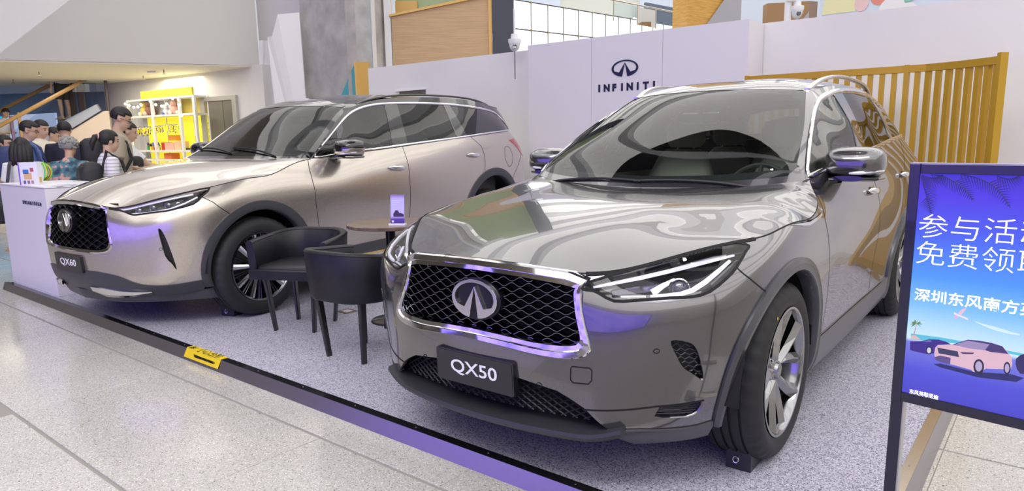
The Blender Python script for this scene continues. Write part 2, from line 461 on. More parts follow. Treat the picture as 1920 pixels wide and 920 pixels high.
# cowl, windscreen pillar and roof rail lines
COWL50 = [(-.46,0,1.062),(-.475,.2,1.065),(-.515,.42,1.072),(-.58,.62,1.084),(-.645,.74,1.097),(-.70,.795,1.105)]
APIL50 = [(-.70,.795,1.105),(-.90,.752,1.225),(-1.13,.70,1.36),(-1.36,.635,1.49),(-1.53,.585,1.572)]
RAIL50 = [(-1.53,.585,1.572),(-1.75,.61,1.605),(-2.1,.635,1.625),(-2.5,.64,1.622),(-2.9,.63,1.598),(-3.2,.60,1.560),(-3.5,.54,1.50)]
WTOP50 = [(-1.40,0,1.598),(-1.41,.2,1.596),(-1.44,.38,1.590),(-1.49,.52,1.580),(-1.53,.585,1.572)]
D50 = dict(C=C50, na=11, nt=19, COWL=COWL50, APIL=APIL50, RAIL=RAIL50, WTOP=WTOP50,
 hl=8e-4, hood=[(.62,0,.918),(.40,0,.966),(.15,0,1.008),(-.15,0,1.042),(.55,.3,.917),(.3,.35,.972),(.05,.35,1.016),(-.2,.35,1.043),
       (.42,.52,.928),(.22,.55,.965),(0,.58,1.002),(-.25,.6,1.042),(.22,.72,.958),(.0,.76,.994),(-.25,.78,1.034),(-.45,.78,1.062),
       (.0,.85,.984),(-.2,.86,1.008),(-.38,.865,1.022),(-.52,.845,1.052)],
 roof=[(-.70,0,1.235),(-.93,0,1.372),(-1.17,0,1.500),(-.95,.4,1.362),(-1.2,.35,1.492),(-1.6,0,1.652),(-1.9,0,1.680),(-2.3,0,1.694),(-2.7,0,1.688),(-3.1,0,1.655),
       (-1.9,.4,1.668),(-2.4,.4,1.682),(-2.9,.4,1.660)],
 RREAR=[(-3.52,0,1.590),(-3.52,.25,1.580),(-3.51,.42,1.550),(-3.5,.54,1.50)],
 DPIL=[(-3.535,.60,1.42),(-3.54,.65,1.34)],
 side=[(-1.6,.765,1.40),(-2.1,.775,1.43),(-2.6,.775,1.44),(-3.1,.745,1.43),(-1.15,.785,1.25)],
 tailg=[(-3.60,0,1.43),(-3.60,.3,1.42)])
# ---------------------------------------------------------------- champagne crossover
def _c(x, ys, zs, top, x5=None):
    r = [(x, y, z) for y, z in zip(ys, zs)]
    if x5 is not None: r[-1] = (x5, r[-1][1], r[-1][2])
    return r + [top]
_z = lambda z5: (.24, .33, .44, .58, .74, z5)
C60 = [
 [(.86,0,.25),(.925,0,.33),(.94,0,.43),(.95,0,.55),(.945,0,.68),(.93,0,.82),(.90,0,.935)],
 [(.855,.22,.25),(.915,.22,.33),(.93,.22,.43),(.94,.22,.55),(.935,.22,.68),(.918,.22,.82),(.888,.22,.925)],
 [(.83,.38,.25),(.89,.38,.33),(.905,.38,.43),(.91,.38,.55),(.905,.38,.68),(.885,.38,.82),(.852,.38,.902)],
 [(.78,.50,.25),(.84,.52,.34),(.86,.53,.45),(.865,.535,.57),(.86,.54,.70),(.82,.53,.84),(.785,.52,.888)],
 [(.69,.64,.255),(.76,.66,.345),(.78,.67,.455),(.785,.675,.575),(.78,.68,.70),(.72,.675,.848),(.64,.685,.935)],
 [(.58,.76,.26),(.65,.79,.35),(.67,.80,.46),(.675,.805,.58),(.67,.815,.71),(.61,.80,.875),(.47,.81,.982)],
 [(.45,.84,.27),(.51,.87,.36),(.53,.885,.47),(.54,.895,.59),(.54,.905,.72),(.47,.89,.93),(.33,.885,1.012)],
 [(.32,.89,.27),(.36,.92,.36),(.37,.94,.47),(.38,.955,.59),(.38,.965,.73),(.33,.955,.94),(.20,.915,1.037)],
 _c(.05, (.90,.94,.96,.975,.985,.975), _z(.96), (0,.93,1.063)),
 _c(-.25, (.90,.94,.96,.975,.985,.972), _z(.98), (-.20,.928,1.088)),
 _c(-.45, (.90,.94,.955,.97,.982,.968), _z(1.0), (-.42,.895,1.155)),
 _c(-.62, (.90,.935,.95,.965,.98,.965), _z(1.01), (-.60,.875,1.182)),
 _c(-1.0, (.90,.935,.945,.957,.977,.965), _z(1.04), (-1.0,.885,1.208)),
 _c(-1.5, (.90,.935,.943,.955,.977,.967), _z(1.075), (-1.5,.90,1.243)),
 _c(-2.0, (.90,.935,.945,.958,.980,.968), _z(1.11), (-2.0,.90,1.282)),
 _c(-2.45, (.90,.935,.955,.970,.988,.972), _z(1.14), (-2.45,.90,1.318)),
 _c(-3.05, (.90,.94,.965,.980,.995,.975), _z(1.18), (-3.0,.885,1.358)),
 _c(-3.45, (.88,.92,.945,.960,.970,.950), _z(1.20), (-3.4,.862,1.388)),
 [(-3.74,.80,.26),(-3.77,.85,.34),(-3.80,.88,.45),(-3.82,.90,.59),(-3.82,.90,.75),(-3.78,.875,1.20),(-3.66,.80,1.402)],
 [(-3.88,.68,.27),(-3.92,.73,.35),(-3.95,.76,.46),(-3.98,.78,.60),(-3.98,.78,.76),(-3.92,.76,1.20),(-3.79,.68,1.402)],
 [(-3.95,.46,.28),(-4.00,.50,.36),(-4.03,.53,.47),(-4.06,.54,.61),(-4.06,.54,.77),(-3.99,.52,1.20),(-3.86,.47,1.398)],
 [(-3.98,.24,.28),(-4.03,.26,.36),(-4.06,.27,.47),(-4.09,.27,.61),(-4.09,.27,.77),(-4.02,.26,1.20),(-3.885,.24,1.395)],
 [(-3.99,0,.28),(-4.04,0,.36),(-4.07,0,.47),(-4.10,0,.61),(-4.10,0,.77),(-4.03,0,1.20),(-3.89,0,1.394)]]
D60 = dict(C=C60, na=11, nt=19,
 COWL=[(-.38,0,1.186),(-.39,.25,1.187),(-.41,.5,1.187),(-.46,.72,1.187),(-.53,.83,1.186),(-.60,.875,1.182)],
 APIL=[(-.60,.875,1.182),(-.76,.835,1.31),(-.92,.785,1.43),(-1.08,.735,1.54),(-1.24,.69,1.615)],
 RAIL=[(-1.24,.69,1.615),(-1.5,.675,1.685),(-1.9,.665,1.735),(-2.4,.665,1.757),(-2.9,.66,1.757),(-3.3,.645,1.735),(-3.68,.61,1.675)],
 WTOP=[(-1.06,0,1.650),(-1.07,.2,1.648),(-1.11,.42,1.642),(-1.18,.60,1.630),(-1.24,.69,1.615)],
 hood=[(.75,0,1.00),(.55,0,1.07),(.3,0,1.125),(.0,0,1.165),(.70,.25,.995),(.45,.3,1.07),(.1,.35,1.135),(-.15,.4,1.165),
       (.62,.45,.975),(.42,.5,1.035),(.15,.55,1.095),(-.15,.6,1.145),(.40,.66,1.010),(.15,.72,1.062),(-.10,.76,1.105),(-.28,.80,1.150),(.1,.84,1.045),(-.12,.86,1.078)],
 roof=[(-.60,0,1.34),(-.85,0,1.515),(-.62,.45,1.33),(-.88,.4,1.505),(-1.4,0,1.735),(-1.8,0,1.785),(-2.3,0,1.80),(-2.9,0,1.79),(-3.3,0,1.765),(-1.9,.45,1.77),(-2.6,.45,1.785),(-3.2,.45,1.76)],
 RREAR=[(-3.72,0,1.735),(-3.72,.25,1.728),(-3.70,.48,1.705),(-3.68,.61,1.675)],
 DPIL=[(-3.72,.67,1.58),(-3.77,.70,1.48)],
 side=[(-1.5,.80,1.46),(-2.1,.80,1.50),(-2.8,.795,1.54),(-3.3,.78,1.54),(-1.0,.855,1.33)],
 tailg=[(-3.82,0,1.57),(-3.82,.3,1.56)])
GI60 = np.array([(.90,0,.895),(.885,.2,.885),(.855,.34,.868),(.832,.395,.858),(.834,.398,.83),(.862,.43,.70),(.868,.447,.65),(.875,.445,.622),(.888,.425,.608),(.903,.36,.596),(.915,.28,.594),(.925,.178,.594),(.93,.05,.595),(.93,0,.595)])
GX60 = [.935, .925, .912, .89, .855, .80]
# outlines of lamps, glass, shut lines and openings (car frame, metres)
OUT50 = {'headlight': [(0.767, 0.434, 0.796), (0.741, 0.46, 0.82), (0.611, 0.584, 0.864), (0.482, 0.685, 0.897), (0.389, 0.757, 0.92), (0.303, 0.821, 0.931), (0.274, 0.859, 0.921), (0.306, 0.862, 0.908), (0.411, 0.866, 0.863), (0.476, 0.857, 0.834), (0.554, 0.827, 0.795), (0.601, 0.784, 0.78), (0.643, 0.718, 0.775), (0.702, 0.614, 0.764), (0.735, 0.55, 0.76), (0.746, 0.501, 0.781), (0.752, 0.476, 0.791)],
 'vent': [(0.665, 0.736, 0.629), (0.631, 0.782, 0.625), (0.61, 0.805, 0.602), (0.592, 0.818, 0.55), (0.576, 0.823, 0.479), (0.605, 0.799, 0.502), (0.633, 0.772, 0.529), (0.65, 0.753, 0.572)],
 'fog': [(0.669, 0.701, 0.381), (0.566, 0.815, 0.396), (0.56, 0.814, 0.371), (0.568, 0.801, 0.348), (0.596, 0.775, 0.336), (0.658, 0.71, 0.339), (0.677, 0.686, 0.346)],
 'washer': [(0.814, 0.422, 0.511), (0.813, 0.427, 0.518), (0.794, 0.489, 0.518), (0.791, 0.496, 0.509), (0.79, 0.494, 0.471), (0.793, 0.482, 0.457), (0.81, 0.428, 0.456), (0.813, 0.42, 0.466)],
 'shut_bumper': [(0.414, 0.864, 0.863), (0.399, 0.908, 0.825), (0.33, 0.937, 0.773), (0.271, 0.946, 0.745)],
 'shut_door1': [(-0.716, 0.807, 1.098), (-0.655, 0.854, 1.047), (-0.599, 0.897, 0.993), (-0.533, 0.933, 0.93), (-0.521, 0.951, 0.864), (-0.543, 0.956, 0.77), (-0.599, 0.947, 0.66), (-0.63, 0.936, 0.523), (-0.615, 0.93, 0.434), (-0.59, 0.928, 0.368)],
 'rocker': [(-0.501, 0.931, 0.38), (-0.597, 0.928, 0.377), (-0.841, 0.923, 0.364), (-1.637, 0.919, 0.364), (-1.943, 0.922, 0.357), (-2.309, 0.929, 0.376), (-3.041, 0.919, 0.333)],
 'grille_o': [(0.741, 0.458, 0.821), (0.771, 0.436, 0.787), (0.787, 0.46, 0.718), (0.788, 0.496, 0.617), (0.789, 0.499, 0.582), (0.797, 0.478, 0.561), (0.812, 0.431, 0.548), (0.827, 0.37, 0.544), (0.842, 0.279, 0.548), (0.853, 0.178, 0.557), (0.86, 0.049, 0.572)],
 'grille_i': [(0.814, 0.042, 0.824), (0.783, 0.383, 0.801), (0.793, 0.404, 0.76), (0.806, 0.441, 0.612), (0.81, 0.43, 0.599), (0.823, 0.381, 0.594), (0.841, 0.279, 0.593), (0.852, 0.178, 0.596), (0.859, 0.049, 0.61)],
 'intake': [(0.848, 0.034, 0.422), (0.843, 0.214, 0.446), (0.821, 0.366, 0.427), (0.81, 0.409, 0.402), (0.793, 0.467, 0.367), (0.783, 0.497, 0.336), (0.76, 0.539, 0.296)],
 'bottomline': [(0.76, 0.539, 0.296), (0.7, 0.642, 0.299), (0.545, 0.793, 0.295), (0.438, 0.853, 0.307), (0.42, 0.877, 0.346)],
 'belly': [(0.76, 0.539, 0.296), (0.735, 0.553, 0.264), (0.712, 0.574, 0.252), (0.503, 0.777, 0.238), (0.424, 0.812, 0.23)],
 'lowcrease': [(0.794, 0.463, 0.356), (0.676, 0.691, 0.383), (0.56, 0.82, 0.399)],
 'vslot': [(-0.074, 0.915, 0.967), (-0.227, 0.928, 0.969), (-0.528, 0.913, 0.978), (-0.487, 0.924, 0.961), (-0.233, 0.936, 0.949), (-0.158, 0.933, 0.952)],
 'ws': [(-0.475, 0.0, 0.0), (-0.513, 0.31, 1.084)],
 'dlo': [(-0.7, 0.79, 1.116), (-0.955, 0.741, 1.256), (-1.258, 0.691, 1.401), (-1.521, 0.654, 1.501), (-1.71, 0.647, 1.554), (-1.956, 0.654, 1.586), (-2.384, 0.67, 1.585), (-2.982, 0.65, 1.561), (-3.03, 0.683, 1.515), (-3.079, 0.742, 1.438), (-3.104, 0.805, 1.337), (-3.152, 0.831, 1.277), (-2.446, 0.862, 1.257), (-1.957, 0.862, 1.219), (-1.503, 0.847, 1.194), (-1.05, 0.827, 1.153)],
 'dlo_o': [(-0.661, 0.788, 1.113), (-0.943, 0.733, 1.265), (-1.257, 0.679, 1.415), (-1.522, 0.642, 1.514), (-1.725, 0.634, 1.572), (-1.988, 0.643, 1.604), (-2.466, 0.652, 1.607), (-2.957, 0.645, 1.571), (-3.006, 0.684, 1.519), (-3.079, 0.737, 1.445), (-3.128, 0.798, 1.342), (-3.152, 0.837, 1.266), (-2.444, 0.866, 1.248), (-1.955, 0.866, 1.209), (-1.497, 0.852, 1.182), (-1.037, 0.831, 1.143)],
 'bp1': [(-1.863, 0.654, 1.572), (-1.709, 0.724, 1.463), (-1.575, 0.802, 1.322), (-1.571, 0.853, 1.186)],
 'bp2': [(-2.025, 0.664, 1.581), (-1.898, 0.734, 1.467), (-1.818, 0.796, 1.353), (-1.813, 0.863, 1.194)],
 'cp1': [(-2.787, 0.657, 1.579), (-2.541, 0.771, 1.444), (-2.432, 0.853, 1.275), (-2.394, 0.868, 1.24)],
 'cp2': [(-2.957, 0.654, 1.561), (-2.736, 0.761, 1.447), (-2.584, 0.846, 1.298), (-2.556, 0.867, 1.251)]}
OUT60 = {'headlight': [(0.836, 0.436, 0.882), (0.791, 0.511, 0.887), (0.63, 0.694, 0.938), (0.466, 0.814, 0.982), (0.336, 0.887, 1.008), (0.416, 0.907, 0.951), (0.487, 0.901, 0.9), (0.599, 0.824, 0.869), (0.693, 0.71, 0.851), (0.761, 0.628, 0.839), (0.781, 0.585, 0.85), (0.8, 0.522, 0.869)],
 'vent': [(0.695, 0.787, 0.74), (0.681, 0.803, 0.735), (0.663, 0.821, 0.674), (0.637, 0.834, 0.558), (0.616, 0.838, 0.443), (0.642, 0.825, 0.492), (0.67, 0.807, 0.539), (0.688, 0.797, 0.641)],
 'bottom': [(0.934, 0.183, 0.435), (0.909, 0.362, 0.436), (0.861, 0.52, 0.417), (0.803, 0.607, 0.365), (0.75, 0.671, 0.341), (0.617, 0.81, 0.344), (0.464, 0.879, 0.341)],
 'skid': [(0.911, 0.199, 0.318), (0.913, 0.255, 0.335), (0.86, 0.453, 0.321), (0.785, 0.557, 0.291), (0.666, 0.671, 0.256)],
 'grille_o': [(0.854, 0.432, 0.853), (0.863, 0.517, 0.743), (0.856, 0.558, 0.636), (0.859, 0.55, 0.613), (0.877, 0.502, 0.581), (0.905, 0.401, 0.572), (0.931, 0.28, 0.568)],
 'grille_i': [(0.85, 0.424, 0.868), (0.868, 0.527, 0.643), (0.925, 0.303, 0.62)],
 'shut_door1': [(-0.548, 0.889, 1.16), (-0.513, 0.936, 1.075), (-0.5, 0.987, 0.908), (-0.522, 0.973, 0.632)],
 'shut_door2': [(-1.689, 0.905, 1.249), (-1.692, 0.959, 1.118), (-1.665, 0.987, 0.881), (-1.696, 0.958, 0.6)],
 'shut_door3': [(-2.76, 0.898, 1.335), (-2.892, 0.949, 1.246), (-2.893, 0.986, 1.131), (-2.877, 1.001, 1.015)],
 'rearseam': [(-3.83, 0.859, 1.171), (-3.412, 0.98, 0.912)],
 'tail': [(-3.609, 0.888, 1.302), (-3.765, 0.819, 1.308), (-3.79, 0.835, 1.267), (-3.827, 0.857, 1.182), (-3.83, 0.858, 1.173)],
 'fuel': [(-3.431, 0.946, 1.218), (-3.52, 0.956, 1.13), (-3.377, 0.98, 1.048), (-3.28, 0.977, 1.137)],
 'dlo_o': [(-0.568, 0.879, 1.168), (-0.799, 0.829, 1.327), (-1.135, 0.738, 1.537), (-1.348, 0.698, 1.62), (-1.781, 0.694, 1.676), (-2.216, 0.7, 1.689), (-2.606, 0.702, 1.696), (-3.195, 0.706, 1.663), (-3.434, 0.678, 1.661), (-3.671, 0.793, 1.402), (-3.215, 0.873, 1.376), (-2.763, 0.896, 1.337), (-2.044, 0.901, 1.283), (-1.565, 0.898, 1.254), (-1.129, 0.895, 1.204)],
 'bp1': [(-1.709, 0.702, 1.656), (-1.564, 0.897, 1.256)],
 'bp2': [(-1.861, 0.699, 1.671), (-1.769, 0.898, 1.27)],
 'cp1': [(-2.565, 0.714, 1.675), (-2.549, 0.896, 1.331)],
 'cp2': [(-2.645, 0.709, 1.684), (-2.735, 0.896, 1.338)],
 'upqa': [(-3.191, 0.71, 1.657), (-2.634, 0.901, 1.324)]}
def car_surfaces(D):
    """all the body surfaces of one car from its data"""
    S = {}
    LS = GridSurf(D['C']); S['LS'] = LS
    na = D['na']                               # column whose top point is the foot of the windscreen pillar
    top_u = np.linspace(0, LS.ku[3 + na], 70); top = LS.ev(np.stack([top_u, top_u * 0 + LS.vmax], 1))[0]
    S['top_u'] = top_u; S['top'] = top
    cowl = smooth(D['COWL'], 4); cowl[-1] = top[-1]
    S['cowl'] = cowl
    S['HD'] = TPS(np.concatenate([top[::2], top[-1:], cowl[:-1:2], np.array(D['hood'])]), 2, [0, 1], 1, sym=True, lam=D.get('hl', 1e-4))
    apil = smooth(D['APIL'], 5); apil[0] = top[-1]; rail = smooth(D['RAIL'], 5); wtop = smooth(D['WTOP'], 4)
    S['apil'], S['rail'], S['wtop'] = apil, rail, wtop
    rear = smooth(D['RREAR'], 4)               # roof's rear edge, centre to rail end
    S['rear'] = rear
    S['UP'] = TPS(np.concatenate([cowl[::2], apil[1::2], rail[::3], rail[-1:], wtop[:-1:2], rear[:-1:2], np.array(D['roof'])]), 2, [0, 1], 1, sym=True, lam=1e-4)
    nt = D['nt']                               # column at the rear edge of the side
    bu = np.linspace(LS.ku[3 + na], LS.ku[3 + nt], 60); belt = LS.ev(np.stack([bu, bu * 0 + LS.vmax], 1))[0]
    dp = smooth([rail[-1]] + D['DPIL'] + [belt[-1]], 5)
    S['belt'], S['bu'], S['dpil'] = belt, bu, dp
    S['GS'] = TPS(np.concatenate([belt[::3], apil[2::2], rail[::3], dp[::2], np.array(D['side'])]), 1, [0, 2], 1, lam=1e-4)
    tu = np.linspace(LS.ku[3 + nt], LS.umax, 20); tb = LS.ev(np.stack([tu, tu * 0 + LS.vmax], 1))[0]
    S['tbelt'] = tb
    S['TG'] = TPS(np.concatenate([tb[::2], tb[-1:], rear[::2], rear[-1:], dp[1:-1:2], np.array(D['tailg'])]), 0, [1, 2], -1, sym=True, lam=1e-4)
    return S
# ---------------------------------------------------------------- car parts
def make_tyre(parent, x, y, z, Rt, W, rim_r, m, side, steer=0.):
    """tyre with grooves and shoulder blocks; axis along y"""
    bm = bmesh.new(); n = 144; h = W / 2
    prof = [(rim_r - .012, h - .030), (rim_r + .002, h - .012), (rim_r + .012, h - .006), (rim_r + .035, h + .001), ((rim_r + Rt) / 2, h + .004), (Rt - .035, h - .003), (Rt - .020, h - .012), (Rt - .010, h - .022)]
    tread = [(Rt - .003, h - .034), (Rt, h - .052), (Rt, h - .060), (Rt - .009, h - .061), (Rt - .009, h - .070), (Rt + .001, h - .071), (Rt + .001, .024), (Rt - .009, .023), (Rt - .009, .012), (Rt + .001, .011)]
    full = prof + tread; full = full + [(r, -q) for r, q in reversed(full)]
    rings = []
    for j, (r, q) in enumerate(full):
        ring = []
        for k in range(n):
            rr = r
            if abs(q) > h - .058 and r > Rt - .024 and k % 4 == 0: rr -= .006
            a = 2 * PI * k / n; ring.append(bm.verts.new((rr * math.cos(a), q * side, rr * math.sin(a))))
        rings.append(ring)
    for a, b in zip(rings[:-1], rings[1:]):
        for k in range(n): bm.faces.new((a[k], a[(k + 1) % n], b[(k + 1) % n], b[k]))
    t = obj('tyre', bm, m, parent, smooth=True, ang=40)
    t.matrix_local = Matrix.Translation((x, y, z))
    return t
def spoke(bm, a0, r0, r1, w0, w1, y0, y1, skew=0., thick=.018, ridge=.006, mi=0, mi2=None):
    """roof-shaped spoke from hub to rim, in the plane x-z, outer face towards +y"""
    rows = []
    for t in (0, .35, .7, 1):
        r = r0 + (r1 - r0) * t; w = w0 + (w1 - w0) * t; a = a0 + skew * t; y = y0 + (y1 - y0) * t
        c, s = math.cos(a), math.sin(a); px, pz = -s, c
        rows.append([bm.verts.new((r * c + px * o, yy, r * s + pz * o)) for o, yy in ((-w, y - .3 * thick), (-w * .12, y + ridge), (w * .12, y + ridge), (w, y - .3 * thick), (w * .7, y - thick - .012), (-w * .7, y - thick - .012))])
    for a, b in zip(rows[:-1], rows[1:]):
        for k in range(6):
            f = bm.faces.new((a[k], a[(k + 1) % 6], b[(k + 1) % 6], b[k])); f.material_index = mi if k < 3 else (mi2 if mi2 is not None else mi)
    bm.faces.new(rows[0][::-1]); bm.faces.new(rows[-1])
def make_wheel(car, name, x, y, z, Rt, W, style, M, side, emblem=True):
    """wheel = rim with tyre, hub cap and spokes"""
    w = bpy.data.objects.new(name, None); COL.objects.link(w); w.parent = car; w.location = (x, y, z); w.empty_display_size = .1
    if side < 0: w.rotation_euler = (0, 0, PI)
    rr = .262; h = W / 2
    make_tyre(w, 0, 0, 0, Rt, W, rr, M['rubber'], 1)
    bm = bmesh.new()
    lathe(bm, [(rr + .006, h - .004), (rr + .004, h - .010 + .006), (rr - .004, h - .004), (rr - .010, h - .012), (rr - .016, h - .05), (rr - .03, h - .14), (rr - .02, -h + .02), (rr, -h + .01)], 72, axis='Y')
    bmesh.ops.recalc_face_normals(bm, faces=bm.faces[:])
    o = obj('rim', bm, M['rim'], w, smooth=True)
    yf = h - .012
    bm = bmesh.new()
    if style == 'twist':
        for k in range(5):
            a = 2 * PI * k / 5 + .3
            spoke(bm, a - .10, .045, rr - .008, .020, .034, yf - .035, yf - .004, skew=-.20, thick=.03, ridge=.010)
            spoke(bm, a + .16, .050, rr - .008, .016, .026, yf - .045, yf - .012, skew=.22, thick=.03, ridge=.008)
        sm = M['rim']
    else:
        for k in range(10):
            a = 2 * PI * k / 10 + .12
            spoke(bm, a, .06, rr - .006, .012, .021, yf - .025, yf, thick=.02, ridge=.002, mi=0, mi2=1)
            for q in (-1, 1): spoke(bm, a + PI / 10 + q * .045, .07, rr - .008, .004, .006, yf - .03, yf - .010, thick=.015, ridge=.002, mi=1, mi2=1)
        sm = [M['rim_bright'], M['rim_dark']]
    obj('wheel_spokes', bm, sm, w)
    bm = bmesh.new(); lathe(bm, [(0.0001, yf - .012), (.02, yf - .013), (.032, yf - .018), (.036, yf - .03), (.062, yf - .045), (.075, yf - .07), (.075, yf - .10)], 32, axis='Y'); bmesh.ops.recalc_face_normals(bm, faces=bm.faces[:])
    obj('hub_cap', bm, M['rim'], w, smooth=True)
    bm = bmesh.new()
    for k in range(5):
        a = 2 * PI * k / 5 + .3 + PI / 5
        lathe(bm, [(.0001, yf - .035), (.009, yf - .035), (.010, yf - .06)], 8, M=Matrix.Translation((.052 * math.cos(a), 0, .052 * math.sin(a))), axis='Y')
    bmesh.ops.recalc_face_normals(bm, faces=bm.faces[:]); obj('wheel_nut', bm, M['chrome'], w)
    bm = bmesh.new(); lathe(bm, [(.06, -.01), (.165, -.01), (.165, -.035), (.06, -.035)], 40, axis='Y', close=True); obj('brake_disc', bm, M['steel'], w, smooth=True)
    bm = bmesh.new()
    for k in range(8):
        pass
    a = [(.17 * math.cos(t), .17 * math.sin(t)) for t in np.linspace(2.3, 3.6, 8)]; b = [(.09 * math.cos(t), .09 * math.sin(t)) for t in np.linspace(3.6, 2.3, 8)]
    prism(bm, a + b, .03, M=Matrix(((1, 0, 0, 0), (0, 0, 1, -.02), (0, 1, 0, 0), (0, 0, 0, 1)))); bmesh.ops.recalc_face_normals(bm, faces=bm.faces[:])
    obj('brake_caliper', bm, M['steel'], w)
    bm = bmesh.new(); lathe(bm, [(.0001, -.04), (.245, -.04), (.25, -.02)], 40, axis='Y'); obj('wheel_backing', bm, M['black'], w)
    return w
def emblem_polys(w, h):
    """oval ring open at the foot with two peaks meeting in the middle: outline of ring, outline of the road shape"""
    a, b = w / 2, h / 2
    # left half: ring thickening towards the bottom, closed by a leg that rises to the centre top
    out = []
    n = 26
    for i in range(n + 1):
        t = R(93) + (R(250) - R(93)) * i / n; out.append((a * math.cos(t), b * math.sin(t)))
    inn = []
    for i in range(n + 1):
        t = R(206) - (R(206) - R(90)) * i / n
        inn.append((a * .86 * math.cos(t), b * .04 + b * .80 * math.sin(t)))
    # outer from the top round to the foot, then up the inner leg to the peak, down the outer leg to the bowl, back along the inner oval
    left = out + [(-.20 * a, -.97 * b), (0.0, .66 * b), (-.42 * a, -.46 * b)] + inn
    return left
def emblem(bm, M, w, h, d=.006):
    L = emblem_polys(w, h); L = L[:-1] + [(0.0, L[-1][1])]; L[0] = (0.0, h / 2)
    for s in (1, -1):
        pl = [(x * s, y) for x, y in L]
        vs = [Vector((x, y, 0)) for x, y in pl]; n = len(pl)
        from mathutils.geometry import tessellate_polygon
        tris = tessellate_polygon([vs])
        top = [bm.verts.new(M @ Vector((x, y, d))) for x, y in pl]; bot = [bm.verts.new(M @ Vector((x, y, 0))) for x, y in pl]
        for t in tris:
            bm.faces.new([top[i] for i in t])
        for i in range(n): bm.faces.new((bot[i], bot[(i + 1) % n], top[(i + 1) % n], top[i]))
    bmesh.ops.remove_doubles(bm, verts=bm.verts[:], dist=1e-5)
def loft(bm, rings, close=False, cap=True):
    vr = [[bm.verts.new(Vector(p)) for p in r] for r in rings]; n = len(vr[0])
    for a, b in zip(vr[:-1], vr[1:]):
        for k in range(n): bm.faces.new((a[k], a[(k + 1) % n], b[(k + 1) % n], b[k]))
    if cap: bm.faces.new(vr[0][::-1]); bm.faces.new(vr[-1])
    return vr
def rrect(w, h, r, n=4, cx=0., cy=0.):
    out = []
    for sx, sy, a0 in ((1, 1, 0), (-1, 1, 90), (-1, -1, 180), (1, -1, 270)):
        for k in range(n + 1):
            a = R(a0 + 90 * k / n); out.append((cx + sx * (w / 2 - r) + r * math.cos(a), cy + sy * (h / 2 - r) + r * math.sin(a)))
    return out
def make_seat(parent, x, y, z, m, name='car_seat', rear=False, w=.52):
    """seat facing +x: cushion, backrest, head restraint as one shaped part with children"""
    def blob(rs): 
        bm = bmesh.new(); loft(bm, rs); bmesh.ops.recalc_face_normals(bm, faces=bm.faces[:]); return bm
    def sec(cx, cz, L, T, ang, ww, r=.05):
        # ring: rounded rect in plane spanned by y and direction
        pts = rrect(ww, T, r); c, s = math.cos(ang), math.sin(ang)
        return [(x + cx + b * c, y + a, z + cz + b * s) for a, b in pts]
    bk = blob([sec(-.28, .10, 0, .16, R(15), w * .92), sec(-.33, .25, 0, .17, R(12), w), sec(-.38, .45, 0, .15, R(12), w * .96), sec(-.43, .62, 0, .11, R(12), w * .72), sec(-.45, .66, 0, .06, R(12), w * .55, .02)])
    o = obj(name, bk, m, parent, smooth=True, ang=60)
    cu = bmesh.new()
    loft(cu, [[(x + cx, y + a, z + cz + b) for a, b in rrect(w, T, .05)] for cx, cz, T in ((-.32, .06, .14), (-.1, .05, .17), (.15, .07, .18), (.24, .06, .10))]); bmesh.ops.recalc_face_normals(cu, faces=cu.faces[:])
    obj('seat_cushion', cu, m, o, smooth=True, ang=60)
    for q in ([0] if not rear else [0]):
        hb = blob([[(x - .455 + b * .9, y + q + a, z + cz) for a, b in rrect(ww, T, .03)] for cz, ww, T in ((.68, .22, .08), (.72, .27, .11), (.80, .27, .11), (.86, .22, .08), (.875, .16, .05))])
        obj('head_restraint', hb, m, o, smooth=True, ang=60)
        pb = bmesh.new()
        for s in (-.06, .06): tube(pb, [(x - .45, y + q + s, z + .60), (x - .455, y + q + s, z + .72)], .007, 6)
        obj('restraint_post', pb, MATS.get('chrome') or m, o)
    return o
def wheel_well(parent, x, z, r, y0, y1, m):
    for s in (1, -1):
        bm = bmesh.new(); n = 24
        a = [bm.verts.new((x + r * math.cos(t), s * y0, z + r * math.sin(t))) for t in np.linspace(.02, PI - .02, n)]
        b = [bm.verts.new((x + r * math.cos(t), s * y1, z + r * math.sin(t))) for t in np.linspace(.02, PI - .02, n)]
        for i in range(n - 1): bm.faces.new((a[i], a[i + 1], b[i + 1], b[i]))
        c = bm.verts.new((x, s * y0, z))
        for i in range(n - 1): bm.faces.new((c, a[i], a[i + 1]))
        obj('wheel_arch_liner', bm, m, parent, smooth=True)
